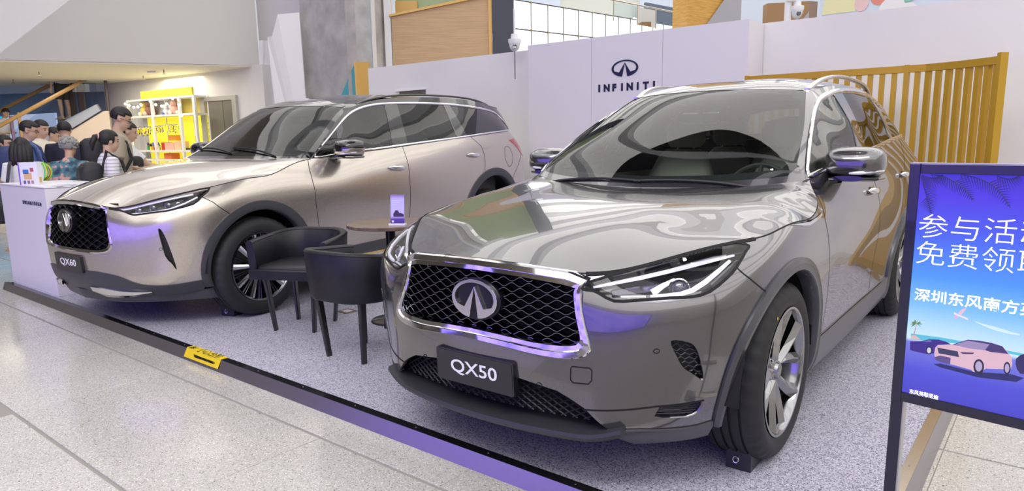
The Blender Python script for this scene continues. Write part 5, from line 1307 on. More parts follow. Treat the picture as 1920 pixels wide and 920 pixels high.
    for x, z in ((0, .39), (-3.08, .47)): wheel_well(car, x, z, .455, .60, .95, M['gap'])
    build_cabin(car, S, 60, M['dark_trim'])
    return car
# flat artwork of the light-box poster: (metres along the board, height)
ART = {'body': [(0.0973, 0.7545), (0.1051, 0.7633), (0.1371, 0.7718), (0.1483, 0.7787), (0.1703, 0.7916), (0.1927, 0.7938), (0.2204, 0.7938), (0.2453, 0.7896), (0.2585, 0.7757), (0.2666, 0.7658), (0.2698, 0.7482), (0.2676, 0.7342), (0.264, 0.73), (0.2532, 0.7308), (0.2155, 0.7235), (0.2105, 0.7171), (0.2, 0.7083), (0.1887, 0.7084), (0.1841, 0.7125), (0.1476, 0.7161), (0.1117, 0.7184), (0.0997, 0.7246), (0.0965, 0.7382)],
 'roof': [(0.1372, 0.7708), (0.1483, 0.7787), (0.1703, 0.7916), (0.1927, 0.7938), (0.2204, 0.7938), (0.2453, 0.7896), (0.2596, 0.7726), (0.2226, 0.7695), (0.2099, 0.7719), (0.1835, 0.7696), (0.1576, 0.7709)],
 'windscreen': [(0.1415, 0.7724), (0.1705, 0.7892), (0.2181, 0.7889), (0.2099, 0.7725), (0.1836, 0.7689), (0.1606, 0.7698)],
 'side_glass': [(0.2128, 0.7708), (0.2235, 0.7901), (0.2456, 0.7863), (0.258, 0.7729), (0.2294, 0.77)],
 'grille': [(0.1027, 0.7557), (0.1502, 0.7554), (0.1543, 0.7405), (0.1069, 0.7405)],
 'bumper': [(0.0982, 0.7279), (0.1103, 0.7352), (0.1358, 0.7346), (0.1357, 0.7169), (0.1117, 0.7177), (0.0999, 0.7221)],
 'headlight': [(0.1546, 0.7546), (0.1871, 0.76), (0.1847, 0.7553), (0.1622, 0.751)],
 'shadow': [(0.0973, 0.7079), (0.1121, 0.7131), (0.1887, 0.7084), (0.2701, 0.7213), (0.2967, 0.7179), (0.2822, 0.7042), (0.2011, 0.6958), (0.1129, 0.7026)],
 'wheel': [(0.2115, 0.7277), (0.2113, 0.7197), (0.2094, 0.7125), (0.206, 0.7072), (0.2017, 0.7046), (0.1972, 0.7051), (0.193, 0.7086), (0.1899, 0.7146), (0.1884, 0.7222), (0.1886, 0.7302), (0.1906, 0.7374), (0.194, 0.7427), (0.1983, 0.7453), (0.2028, 0.7447), (0.2069, 0.7412), (0.21, 0.7352)],
 'hub': [(0.2076, 0.7278), (0.2069, 0.7191), (0.2035, 0.713), (0.1987, 0.7119), (0.1944, 0.7161), (0.1922, 0.7241), (0.1929, 0.7329), (0.1964, 0.7389), (0.2011, 0.74), (0.2054, 0.7358)],
 'wheel_': [(0.2674, 0.7368), (0.2674, 0.7304), (0.2663, 0.7247), (0.2642, 0.7205), (0.2615, 0.7186), (0.2586, 0.7191), (0.2559, 0.7222), (0.2538, 0.7271), (0.2527, 0.7333), (0.2527, 0.7398), (0.2538, 0.7456), (0.2559, 0.7497), (0.2586, 0.7516), (0.2615, 0.751), (0.2642, 0.748), (0.2662, 0.743)],
 'hub_': [(0.2648, 0.7362), (0.2645, 0.729), (0.2625, 0.7241), (0.2596, 0.7234), (0.2568, 0.7272), (0.2553, 0.734), (0.2556, 0.7412), (0.2576, 0.7461), (0.2605, 0.7467), (0.2632, 0.743)],
 'sea': [(0.0362, 0.7815), (0.1064, 0.7848), (0.1651, 0.7847), (0.2648, 0.7804), (0.2916, 0.7797), (0.2922, 0.7732), (0.2654, 0.7732), (0.1657, 0.7779), (0.0374, 0.7654)],
 'small_car': [(0.036, 0.7589), (0.062, 0.765), (0.0814, 0.7744), (0.1039, 0.778), (0.122, 0.7757), (0.1328, 0.7709), (0.1021, 0.7627), (0.0973, 0.7545), (0.0974, 0.7384), (0.077, 0.7321), (0.0488, 0.7332), (0.0379, 0.7344)],
 'small_glass': [(0.0651, 0.7649), (0.083, 0.7737), (0.0895, 0.7689), (0.0775, 0.7654)],
 'small_wheel': [(0.0916, 0.7454), (0.091, 0.7392), (0.0885, 0.7342), (0.0847, 0.7317), (0.0807, 0.7324), (0.0774, 0.7362), (0.0759, 0.742), (0.0765, 0.7482), (0.079, 0.7533), (0.0828, 0.7557), (0.0869, 0.7549), (0.0901, 0.7512)],
 'small_hub': [(0.0889, 0.7448), (0.0879, 0.7385), (0.0844, 0.7352), (0.0806, 0.7369), (0.0786, 0.7426), (0.0797, 0.7489), (0.0831, 0.7522), (0.0869, 0.7505)],
 'right_car': [(0.2756, 0.7629), (0.2837, 0.7747), (0.2916, 0.7797), (0.2949, 0.7804), (0.2996, 0.7286), (0.288, 0.7274), (0.2805, 0.7373), (0.2763, 0.7497)],
 'island': [(0.0355, 0.7661), (0.0391, 0.7766), (0.0485, 0.7778), (0.0617, 0.7693)],
 'trunk': [(0.0422, 0.7773), (0.0468, 0.8089), (0.0486, 0.8092), (0.045, 0.7778)],
 'leaf0': [(0.0472, 0.8118), (0.041, 0.8164), (0.034, 0.8133), (0.0394, 0.8118)],
 'leaf1': [(0.0472, 0.8118), (0.0456, 0.8204), (0.0413, 0.8207), (0.0424, 0.8155)],
 'leaf2': [(0.0472, 0.8118), (0.0509, 0.8214), (0.0515, 0.8226), (0.0477, 0.8165)],
 'leaf3': [(0.0472, 0.8118), (0.0543, 0.8189), (0.0596, 0.8181), (0.0528, 0.8143)],
 'leaf4': [(0.0472, 0.8118), (0.0547, 0.8154), (0.0621, 0.8118), (0.055, 0.8111)],
 'leaf5': [(0.0472, 0.8118), (0.0526, 0.8109), (0.0601, 0.8036), (0.055, 0.807)],
 'leaf6': [(0.0472, 0.8118), (0.0396, 0.809), (0.035, 0.7998), (0.0418, 0.805)],
 'leaf7': [(0.0472, 0.8118), (0.0393, 0.8125), (0.0325, 0.8062), (0.0396, 0.8082)],
 'plane_body': [(0.1329, 0.8591), (0.1419, 0.8552), (0.1661, 0.8478), (0.1659, 0.8433), (0.1423, 0.8504), (0.1328, 0.8535)],
 'plane_wing': [(0.1417, 0.8579), (0.1521, 0.8717), (0.1605, 0.8742), (0.1493, 0.8541)],
 'plane_wing_': [(0.1364, 0.8518), (0.1439, 0.8496), (0.1387, 0.8418), (0.1329, 0.8418)],
 'trail': [(0.1787, 0.8433), (0.1999, 0.8395), (0.2276, 0.8363), (0.2603, 0.83), (0.2762, 0.8285), (0.2779, 0.8243), (0.2582, 0.824), (0.2257, 0.8276), (0.2004, 0.8345)],
 'frond0': [(0.0261, 1.2183), (0.0355, 1.1873), (0.0477, 1.1514), (0.0598, 1.1144)],
 'frond1': [(0.0423, 1.2198), (0.0839, 1.2122), (0.1211, 1.1907), (0.1522, 1.1544)],
 'frond2': [(0.0966, 1.2212), (0.1537, 1.2118), (0.1974, 1.1887), (0.2299, 1.1416)],
 'frond3': [(0.0263, 1.2157), (0.057, 1.2088), (0.079, 1.2171)],
 'frond4': [(0.1821, 1.2224), (0.2197, 1.2114), (0.2428, 1.2193)]}
# ---------------------------------------------------------------- setting
MS = Matrix.Rotation(STAGE_ROT, 4, 'Z')            # stage frame as a matrix
FZ = -.07                                          # mall floor
YP = Vector((math.cos(STAGE_ROT + PI / 2), math.sin(STAGE_ROT + PI / 2), 0)); XP = Vector((math.cos(STAGE_ROT), math.sin(STAGE_ROT), 0))
def sbox(name, x0, x1, y0, y1, z0, z1, m, parent=None, bev=0., kind=None):
    bm = bx(x0, x1, y0, y1, z0, z1, M=MS, bev=bev); o = obj(name, bm, m, parent)
    if kind: o['kind'] = kind
    return o
def wq(name, pts, m, th=.05, parent=None, kind='structure'):
    """solid slab from a world quad/polygon, thickness away from the camera"""
    P = [Vector(p) for p in pts]; n = (P[1] - P[0]).cross(P[2] - P[0]).normalized(); c = sum(P, Vector()) / len(P)
    if n.dot(c - Vector((0, 0, 1.33))) < 0: n = -n
    bm = bmesh.new(); a = [bm.verts.new(p) for p in P]; b = [bm.verts.new(p + n * th) for p in P]; k = len(P)
    bm.faces.new(a); bm.faces.new(b[::-1])
    for i in range(k): bm.faces.new((a[i], a[(i + 1) % k], b[(i + 1) % k], b[i]))
    o = obj(name, bm, m, parent)
    if kind: o['kind'] = kind
    return o
def project(p):
    q = cam.matrix_world.inverted() @ Vector(p)
    return (960 + F_PX * q.x / -q.z, CY - F_PX * q.y / -q.z) if q.z < -.1 else None
white = mat('white_board', (.80, .79, .82), .55); 
# --- tiled floor: slab with separate tiles on it
joint = mat('tile_joint', (.30, .285, .26), .8)
fl = obj('floor', bx(-34, 16, -14, 30, FZ - .12, FZ - .006), joint, None); fl['kind'] = 'structure'
def terrazzo(name, base, k):
    m = mat(name, base, .09, spec=.5); N, L, b = nodes(m)
    tc = N.new('ShaderNodeTexCoord'); mp = N.new('ShaderNodeMapping'); L.new(tc.outputs['Object'], mp.inputs[0]); mp.inputs['Location'].default_value = (k * 3.1, k, 0)
    v = N.new('ShaderNodeTexVoronoi'); v.inputs['Scale'].default_value = 260; L.new(mp.outputs[0], v.inputs[0])
    r = N.new('ShaderNodeValToRGB'); e = r.color_ramp.elements; e[0].position = 0; e[0].color = (.10, .09, .08, 1); e[1].position = .10; e[1].color = (*base, 1)
    x = e.new(.86); x.color = (*base, 1); y = e.new(.93); y.color = (.86, .84, .80, 1)
    s = N.new('ShaderNodeSeparateColor'); L.new(v.outputs['Color'], s.inputs[0]); L.new(s.outputs[0], r.inputs[0])
    n = N.new('ShaderNodeTexNoise'); n.inputs['Scale'].default_value = 2.2; n.inputs['Detail'].default_value = 5; L.new(mp.outputs[0], n.inputs[0])
    mx = N.new('ShaderNodeMix'); mx.data_type = 'RGBA'; mx.blend_type = 'MULTIPLY'; mx.inputs[0].default_value = .18; L.new(r.outputs[0], mx.inputs[6]); L.new(n.outputs[0], mx.inputs[7]); L.new(mx.outputs[2], b.inputs['Base Color'])
    q = N.new('ShaderNodeMapRange'); q.inputs[3].default_value = .06; q.inputs[4].default_value = .22; L.new(n.outputs[0], q.inputs[0]); L.new(q.outputs[0], b.inputs['Roughness'])
    return m
TM = [terrazzo('floor_tile_a', (.55, .53, .50), 1), terrazzo('floor_tile_b', (.52, .50, .475), 2), terrazzo('floor_tile_c', (.58, .56, .53), 5)]
tile_me = []
for m in TM:
    bm = bx(-.391, .391, -.391, .391, -.012, 0); bmesh.ops.bevel(bm, geom=[e for e in bm.edges if all(v.co.z > -.001 for v in e.verts)], offset=.0018, segments=1, affect='EDGES')
    me = bpy.data.meshes.new('tile'); bm.to_mesh(me); bm.free(); me.materials.append(m); tile_me.append(me)
cands = []
for i in range(-45, 14):
    for j in range(-9, 34):
        x, y = -5.02 + .785 * (i + .5), 1.83 + .80 * (j + .5) - .80
        if -7.6 < x < -.9 and 2.6 < y < 7.0: continue
        p = SW(x, y, FZ); s = project(p)
        if not s or not (-160 < s[0] < 2080 and 240 < s[1] < 1250): continue
        if x > -8 and y > 3 and x < -.8: continue
        cands.append(((p - Vector((0, 0, 1.33))).length, x, y))
cands.sort(); rest = bmesh.new()
for k, (d, x, y) in enumerate(cands):
    if k < 290:
        o = bpy.data.objects.new('tile', tile_me[random.choice((0, 0, 1, 2, 2))]); COL.objects.link(o); o.parent = fl; o.location = SW(x, y, FZ + .0005 * random.random() - .0005); o.rotation_euler = (0, 0, STAGE_ROT)
    else: box(rest, x - .391, x + .391, y - .391, y + .391, FZ - .012, FZ, M=MS)
if len(rest.verts): tag(obj('tile_field', rest, TM[0], fl), kind='stuff')
else: rest.free()
# --- platform
carpet = mat('speckled_vinyl', (.5, .5, .6), .52)
N, L, b = nodes(carpet); tc = N.new('ShaderNodeTexCoord'); v = N.new('ShaderNodeTexVoronoi'); v.inputs['Scale'].default_value = 250; L.new(tc.outputs['Object'], v.inputs[0])
sc_c = N.new('ShaderNodeSeparateColor'); L.new(v.outputs['Color'], sc_c.inputs[0]); r = N.new('ShaderNodeValToRGB'); e = r.color_ramp.elements; e[0].position = .0; e[0].color = (.05, .05, .12, 1); e[1].position = .20; e[1].color = (.20, .19, .29, 1)
for p_, c_ in ((.24, (.40, .39, .48, 1)), (.7, (.48, .47, .55, 1)), (.78, (.66, .65, .74, 1))): x_ = e.new(p_); x_.color = c_
L.new(sc_c.outputs[0], r.inputs[0]); L.new(r.outputs[0], b.inputs['Base Color']); b.inputs['Specular IOR Level'].default_value = .35
st = sbox('floor_platform', -8.0, -.40, 2.09, 8.4, FZ - .01, 0, carpet, kind='structure')
edge = mat('platform_metal', (.40, .375, .39), .26, .95); edge_d = mat('edge_strip_black', (.03, .03, .035), .12, .6); edge_l = mat('edge_strip_bronze', (.62, .55, .46), .25, .95)
def extr(name, prof, a, b_, m, parent):
    """straight profile in the stage frame; prof (out, z), a/b along; front side"""
    bm = bmesh.new(); loft(bm, [[MS @ Vector((x, y, z)) for y, z in prof] for x in (a, b_)]); bmesh.ops.recalc_face_normals(bm, faces=bm.faces[:]); return obj(name, bm, m, parent)
extr('edge_strip', [(2.047, .0005), (2.095, .0005), (2.095, .003), (2.047, .003)], -8.02, -.38, edge_d, st)
extr('edge_ramp', [(2.047, .002), (2.024, FZ), (2.08, FZ), (2.08, -.001)], -8.10, -.35, edge, st)
bm = bmesh.new(); loft(bm, [[MS @ Vector((x, y, z)) for x, z in ((-.356, .002), (-.326, FZ), (-.39, FZ), (-.39, -.001))] for y in (2.03, 8.3)]); bmesh.ops.recalc_face_normals(bm, faces=bm.faces[:]); obj('edge_ramp', bm, edge, st)
bm = bmesh.new(); loft(bm, [[MS @ Vector((x, y, z)) for x, z in ((-.358, .0035), (-.402, .0035), (-.402, .0005), (-.358, .0005))] for y in (2.06, 8.3)]); obj('edge_strip', bm, edge_l, st)
bm = bmesh.new()
for k in range(17): lathe(bm, [(.0001, .0048), (.0035, .0045), (.004, .003)], 8, M=MS @ Matrix.Translation((-7.6 + k * .445, 2.072, 0)))
for k in range(8): lathe(bm, [(.0001, .0052), (.0035, .005), (.004, .003)], 8, M=MS @ Matrix.Translation((-.38, 2.5 + k * .5, 0)))
o = obj('edge_screw', bm, M['steel'], st); o['kind'] = 'stuff'
# warning sign stuck across the edge
T = MS @ Matrix.Translation((-4.19, 2.072, .0045)); yel = mat('warning_yellow', (.85, .62, .02), .4); ink = mat('print_black', (.015, .015, .015), .5)
w = thing('warning_sign', 'yellow watch-your-step sticker folded over the metal platform edge', 'sign', SW(-4.19, 2.05, 0), STAGE_ROT)
Rk = Matrix(((1, 0, 0, 0), (0, 1, 0, 0), (0, 0, 1, 0), (0, 0, 0, 1)))
bm = bmesh.new(); loft(bm, [[(x, y, z) for y, z in ((.045, .0045), (.0, .0045), (-.028, FZ + .02), (-.029, FZ + .021), (-.001, .0065), (.045, .0065))] for x in (-.215, .215)]); bmesh.ops.recalc_face_normals(bm, faces=bm.faces[:]); obj('sticker', bm, yel, w)
A_ = Vector((0, -.0005, .0068)); B_ = Vector((0, -.0285, FZ + .0215)); dn = (A_ - B_).normalized(); zn = Vector((1, 0, 0)).cross(dn)
F1 = frame(A_ * .42 + B_ * .58 + zn * .001, (1, 0, 0), dn)
text('lettering', '小心台阶', .05, frame((.045, .022, .0072), (1, 0, 0), (0, 1, 0)), ink, w, depth=.0004, width=.27, height=.062)
text('lettering', 'WATCH YOUR STEP', .02, F1 @ Matrix.Translation((.03, 0, 0)), ink, w, depth=.0004, width=.27, height=.020, bold=.01)
bm = bmesh.new(); 
for p in (((-.19, .035), (-.13, .035)), ((-.13, .035), (-.13, -.0)), ((-.19, .0), (-.19, .035)), ((-.19, .0), (-.13, .0))): tube(bm, [(p[0][0], p[0][1], .0075), (p[1][0], p[1][1], .0075)], .0012, 4)
tube(bm, [(-.165, .028, .0075), (-.160, .015, .0075), (-.175, .004, .0075)], .003, 5); tube(bm, [(-.160, .015, .0075), (-.145, .006, .0075)], .003, 5); tube(bm, [(-.178, .020, .0075), (-.162, .022, .0075), (-.145, .018, .0075)], .0025, 5); tube(bm, [(-.162, .031, .0075), (-.158, .032, .0075)], .004, 6)
obj('pictogram', bm, ink, w)
# --- hoarding behind the cars
wallw = mat('hoarding_white', (.80, .785, .80), .5)
noise_col(wallw, (.77, .755, .775), (.83, .82, .83), scale=.7, detail=2)
o = sbox('wall_back', -9.26, 4.5, 7.75, 7.95, FZ, 2.50, wallw, kind='structure')
hb = thing('display_wall', 'projecting lilac-white wall with the dark oval emblem and lettering', 'wall panel', SW(-4.1, 7.35, FZ), STAGE_ROT)
sw_ = lambda x, y, z: (x + 4.1, y - 7.35, z - FZ)
lil = mat('lilac_white_board', (.77, .745, .80), .5)
for x0, x1 in ((-5.56, -4.602), (-4.598, -3.662), (-3.658, -2.69)):
    a, b2 = sw_(x0, 7.3, FZ), sw_(x1, 7.74, 2.49); obj('wall_board', bx(a[0], b2[0], a[1], b2[1], a[2], b2[2]), lil, hb)
T = frame(sw_(-4.137, 7.299, 2.105), (1, 0, 0), (0, 0, 1)); navy = mat('navy_lettering', (.012, .012, .06), .4)
bm = bmesh.new(); emblem(bm, T, .35, .19, .008); bmesh.ops.recalc_face_normals(bm, faces=bm.faces[:]); obj('wall_emblem', bm, navy, hb)
for i, ch in enumerate('INFINITI'):
    xx = -4.483 + i * .1035 + (.0, .012, .0, 0, 0, .012, 0, .0)[i] * 0
    text('wall_letter', ch, .1, frame(sw_(xx, 7.298, 1.893), (1, 0, 0), (0, 0, 1)), navy, hb, depth=.004, height=.088, bold=.006)
# --- gold slatted screen
gold = mat('gold_paint', (.56, .33, .03), .40, .35); 
gs = thing('slatted_screen', 'golden vertical slat screen standing before the white back wall', 'screen', SW(-1.5, 7.1, 0), STAGE_ROT)
gl = lambda x, y, z=0: Vector((x + 1.5, y - 7.1, z))
path = [(-2.63, 7.10), (-1.185, 7.10), (-1.03, 7.09), (-.88, 7.04), (-.74, 6.97), (-.60, 6.88), (-.47, 6.77)]
def gpath(s_):
    d_ = 0
    for a, b2 in zip(path, path[1:]):
        l = math.dist(a, b2)
        if d_ + l >= s_: t = (s_ - d_) / l; return a[0] + (b2[0] - a[0]) * t, a[1] + (b2[1] - a[1]) * t, math.atan2(b2[1] - a[1], b2[0] - a[0])
        d_ += l
    return path[-1][0], path[-1][1], math.atan2(path[-1][1] - path[-2][1], path[-1][0] - path[-2][0])
for seg in (path[:2], path[1:]):
    for z0, z1 in ((1.84, 1.90), (.03, .09)):
        bm = bmesh.new(); rings = []
        for i, p in enumerate(seg):
            q = seg[min(i + 1, len(seg) - 1)]; q0 = seg[max(i - 1, 0)]; t = Vector((q[0] - q0[0], q[1] - q0[1])).normalized(); n = Vector((-t.y, t.x))
            rings.append([gl(p[0] + n.x * a, p[1] + n.y * a, z) for a, z in ((-.03, z0), (.03, z0), (.03, z1), (-.03, z1))])
        loft(bm, rings); bmesh.ops.recalc_face_normals(bm, faces=bm.faces[:]); obj('rail', bm, gold, gs)
tot = sum(math.dist(a, b2) for a, b2 in zip(path, path[1:])); s0 = 1.445; ss = [s0 - .0975 * k for k in range(1, 15)] + [s0 + .085 * k for k in range(1, 11)]
for s_ in ss:
    if s_ > tot - .02 or s_ < .03: continue
    x, y, a = gpath(s_); bm = bx(-.020, .020, -.022, .022, .0, 1.86, M=Matrix.Translation(gl(x, y)) @ Matrix.Rotation(a, 4, 'Z')); obj('slat', bm, gold, gs)
for s_, w_ in ((s0, .018), (tot - .005, .018), (.02, .02)):
    x, y, a = gpath(s_); bm = bx(-w_, w_, -.035, .035, .0, 1.905 + (.02 if s_ > 2 else 0), M=Matrix.Translation(gl(x, y)) @ Matrix.Rotation(a, 4, 'Z')); obj('post', bm, gold, gs)
# --- far left: counter
cw = mat('counter_lilac_white', (.80, .785, .84), .45)
ct = thing('reception_counter', 'plain white box counter at the left corner of the platform', 'counter', SW(-7.49, 2.4, 0), STAGE_ROT)
obj('counter_body', bx(-.605, .605, -.28, .30, .0, .955, bev=.003), cw, ct); obj('counter_top', bx(-.61, .61, -.285, .305, .957, .97, bev=.002), cw, ct)
text('lettering', '深圳东风南方英菲尼迪', .05, frame((.24, -.2815, .815), (1, 0, 0), (0, 0, 1)), navy, ct, depth=.001, width=.49, height=.036)
# toy box and leaflets on it
tb_ = thing('toy_box', 'white toy packaging box standing on the counter', 'box', SW(-7.45, 2.20, .97), R(2))
card = mat('box_card', (.78, .77, .86), .35); obj('carton', bx(-.085, .085, -.035, .035, 0, .205), card, tb_)
cols = [((.05, .18, .55), (-.045, .10, .05, .04)), ((.70, .45, .20), (-.04, .05, .07, .06)), ((.45, .10, .10), (.02, .12, .03, .035)), ((.15, .12, .35), (-.05, .01, .022, .03)), ((.30, .15, .20), (-.015, .01, .022, .03)), ((.35, .25, .25), (.02, .01, .022, .03)), ((.20, .10, .60), (-.085, .0, .012, .2))]
for c, (x, z, w_, h_) in cols: obj('box_print', bx(x, x + w_, -.0362, -.035, z, z + h_), mat('print_%d' % int(c[0] * 100 + c[2] * 1000), c, .4), tb_)
obj('box_print', bx(.085, .0862, -.02, .015, .02, .07), mat('print_ochre', (.65, .45, .10), .4), tb_)
text('box_lettering', 'DIAMOND', .02, frame((.0862, .01, .13), (0, 0, -1), (0, 1, 0)), mat('print_red', (.5, .08, .06), .4), tb_, depth=.0003, width=.08) if False else None
for k, (x, y, a) in enumerate(((-6.98, 2.25, .2), (-7.0, 2.34, -.1))):
    o = obj('leaflet', bx(-.105, .105, -.06, .06, .97 + k * .003, .9725 + k * .003, M=MS @ Matrix.Translation((x, y, 0)) @ Matrix.Rotation(a, 4, 'Z')), mat('leaflet_print', (.62, .64, .75), .25), None)
    tag(o, ('lower leaflet of the two lying on the white counter', 'upper leaflet of the two lying on the white counter')[k], 'leaflet', 'leaflets on the counter')
# --- mall building at the back (world frame)
offw = mat('mall_plaster_white', (.80, .78, .75), .6); cream = mat('soffit_cream', (.88, .82, .66), .6); lilac = mat('mall_wall_lilac', (.72, .70, .74), .6); bright = mat('mall_panel_white', (.85, .85, .85), .5)
conc = mat('polished_concrete', (.42, .42, .43), .35); noise_col(conc, (.33, .33, .34), (.50, .50, .51), scale=3.5, detail=8, lo=.3, hi=.7, bump=.05)
conc_w = mat('concrete_warm', (.45, .42, .40), .35); noise_col(conc_w, (.36, .34, .33), (.56, .53, .51), scale=3, detail=8, lo=.3, hi=.7)
wood = mat('oak_panel', (.56, .37, .20), .45); noise_col(wood, (.47, .30, .15), (.62, .42, .23), scale=3, detail=5, lo=.3, hi=.7, stretch=(.6, .6, 26))
teal = mat('teal_paint', (.07, .38, .46), .5); honey = mat('honey_panel', (.74, .46, .13), .45)
DW = Vector((4.87, -3.4, 0)).normalized()                       # run of the mall back wall
W0 = Vector((-10.0, 17.62, 0)); wl = lambda t, z: W0 + DW * t + Vector((0, 0, z))
wq('wall_mall', [wl(-.2, FZ), wl(6.25, FZ), wl(6.25, 2.83), wl(-.2, 2.83)], offw, .2)
wq('ceiling_soffit', [(-14.0, 10.7, 2.83), (-9.15, 12.63, 2.83), (-5.03, 14.28, 2.83), wl(-.2, 2.83), (-14.0, 17.65, 2.83)], cream, -.03)
wq('wall_fascia', [(-14.5, 10.45, 2.83), (-9.15, 12.60, 2.83), (-5.0, 14.25, 2.83), (-5.0, 14.25, 6.5), (-14.5, 10.45, 6.5)], mat('fascia_white', (.86, .845, .82), .6), .12)
wq('trim_1', [(-4.99, 14.20, 2.80), (-4.90, 14.16, 2.80), (-4.86, 14.14, 3.30), (-4.95, 14.18, 3.30)], bright, .05)
wq('wall_recess', [(-5.2, 14.9, 3.2), (-3.6, 14.7, 3.2), (-3.6, 14.7, 6.5), (-5.2, 14.9, 6.5)], mat('recess_lilac', (.60, .58, .63), .6), .1)
wq('wall_step', [(-4.95, 14.20, FZ), (-3.95, 14.15, FZ), (-3.95, 14.15, 3.30), (-4.95, 14.20, 3.30)], mat('step_plaster', (.70, .69, .71), .6), .1)
wq('wall_white_panel', [(-4.40, 13.45, FZ), (-3.88, 13.5, FZ), (-3.92, 13.5, 3.70), (-4.30, 13.42, 3.66), (-4.45, 13.46, 3.27), (-4.55, 13.5, 3.27)], bright, .08)
# concrete column with its painted foot
colm = thing('concrete_column', 'large grey polished concrete column behind the black car roof', 'column', (-3.4, 13.6, FZ), 0)
def wqc(name, pts, m, th, par, org):
    P = [Vector(p) for p in pts]; n = (P[1] - P[0]).cross(P[2] - P[0]).normalized(); c = sum(P, Vector()) / len(P)
    if n.dot(c - Vector((0, 0, 1.33))) < 0: n = -n
    org = Vector(org); bm = bmesh.new(); a = [bm.verts.new(p - org) for p in P]; b = [bm.verts.new(p + n * th - org) for p in P]; k = len(P)
    bm.faces.new(a); bm.faces.new(b[::-1])
    for i in range(k): bm.faces.new((a[i], a[(i + 1) % k], b[(i + 1) % k], b[i]))
    return obj(name, bm, m, par)
O_ = (-3.4, 13.6, FZ)
wqc('column_face', [(-4.026, 13.970, -0.070), (-2.781, 12.954, -0.070), (-2.730, 12.954, 7.896), (-4.051, 13.970, 7.896)], conc, .35, colm, O_)
wqc('column_side', [(-2.781, 12.954, -0.070), (-2.413, 14.224, -0.070), (-2.375, 14.224, 7.896), (-2.730, 12.954, 7.896)], conc_w, .2, colm, O_)
wqc('teal_wedge', [(-2.794, 12.916, 2.727), (-3.162, 13.208, 2.130), (-3.162, 13.208, 1.546), (-2.794, 12.916, 1.546)], teal, .01, colm, O_)
wqc('honey_board', [(-2.699, 12.509, 2.683), (-2.568, 13.259, 2.752), (-2.642, 13.259, 1.165), (-2.686, 12.509, 1.165)], honey, .03, colm, O_)
wqc('blue_led_line', [(-2.623, 13.399, 2.778), (-2.597, 13.487, 2.778), (-2.565, 13.487, 7.896), (-2.591, 13.399, 7.896)], mat('blue_line', (0.025, 0.102, 0.530), .3, emit=(0.038, 0.127, 0.784), es=1.0), .02, colm, O_)
wqc('white_edge', [(-2.591, 13.526, -0.070), (-2.540, 13.652, -0.070), (-2.515, 13.652, 7.896), (-2.565, 13.526, 7.896)], bright, .02, colm, O_)
c0 = wq('wall_side_return', [(-2.426, 13.970, -0.070), (-2.286, 13.970, -0.070), (-2.261, 13.970, 7.896), (-2.400, 13.970, 7.896)], bright, .1)
wq('wall_wood', [(-2.286, 13.970, -0.070), (-0.362, 13.970, -0.070), (-0.362, 13.970, 4.035), (-2.286, 13.970, 3.667)], wood, .1)
wq('trim_2', [(-2.311, 13.919, 3.667), (-0.343, 13.919, 4.029), (-0.343, 13.919, 4.073), (-2.311, 13.919, 3.711)], honey, .14)
wq('trim_3', [(-0.381, 13.932, 2.181), (-0.318, 13.932, 2.181), (-0.318, 13.932, 4.213), (-0.381, 13.932, 4.213)], honey, .1)
dk = mat('dark_slate_paint', (.045, .05, .075), .45)
wq('wall_dark_pier', [(-0.311, 13.906, -0.070), (0.102, 13.906, -0.070), (0.121, 13.906, 7.896), (-0.311, 13.906, 7.896)], dk, .5)
# upper storey: shop behind glass above the oak parapet
wq('window_1', [(-2.286, 14.732, 3.451), (-0.318, 14.732, 3.451), (-0.318, 14.732, 7.896), (-2.286, 14.732, 7.896)], mat('upper_blue_room', (0.356, 0.457, 0.225), .3), .1)
wq('trim_4', [(-2.286, 14.605, 3.705), (-1.841, 14.605, 3.705), (-1.841, 14.605, 4.086), (-2.286, 14.605, 4.086)], honey, .05)
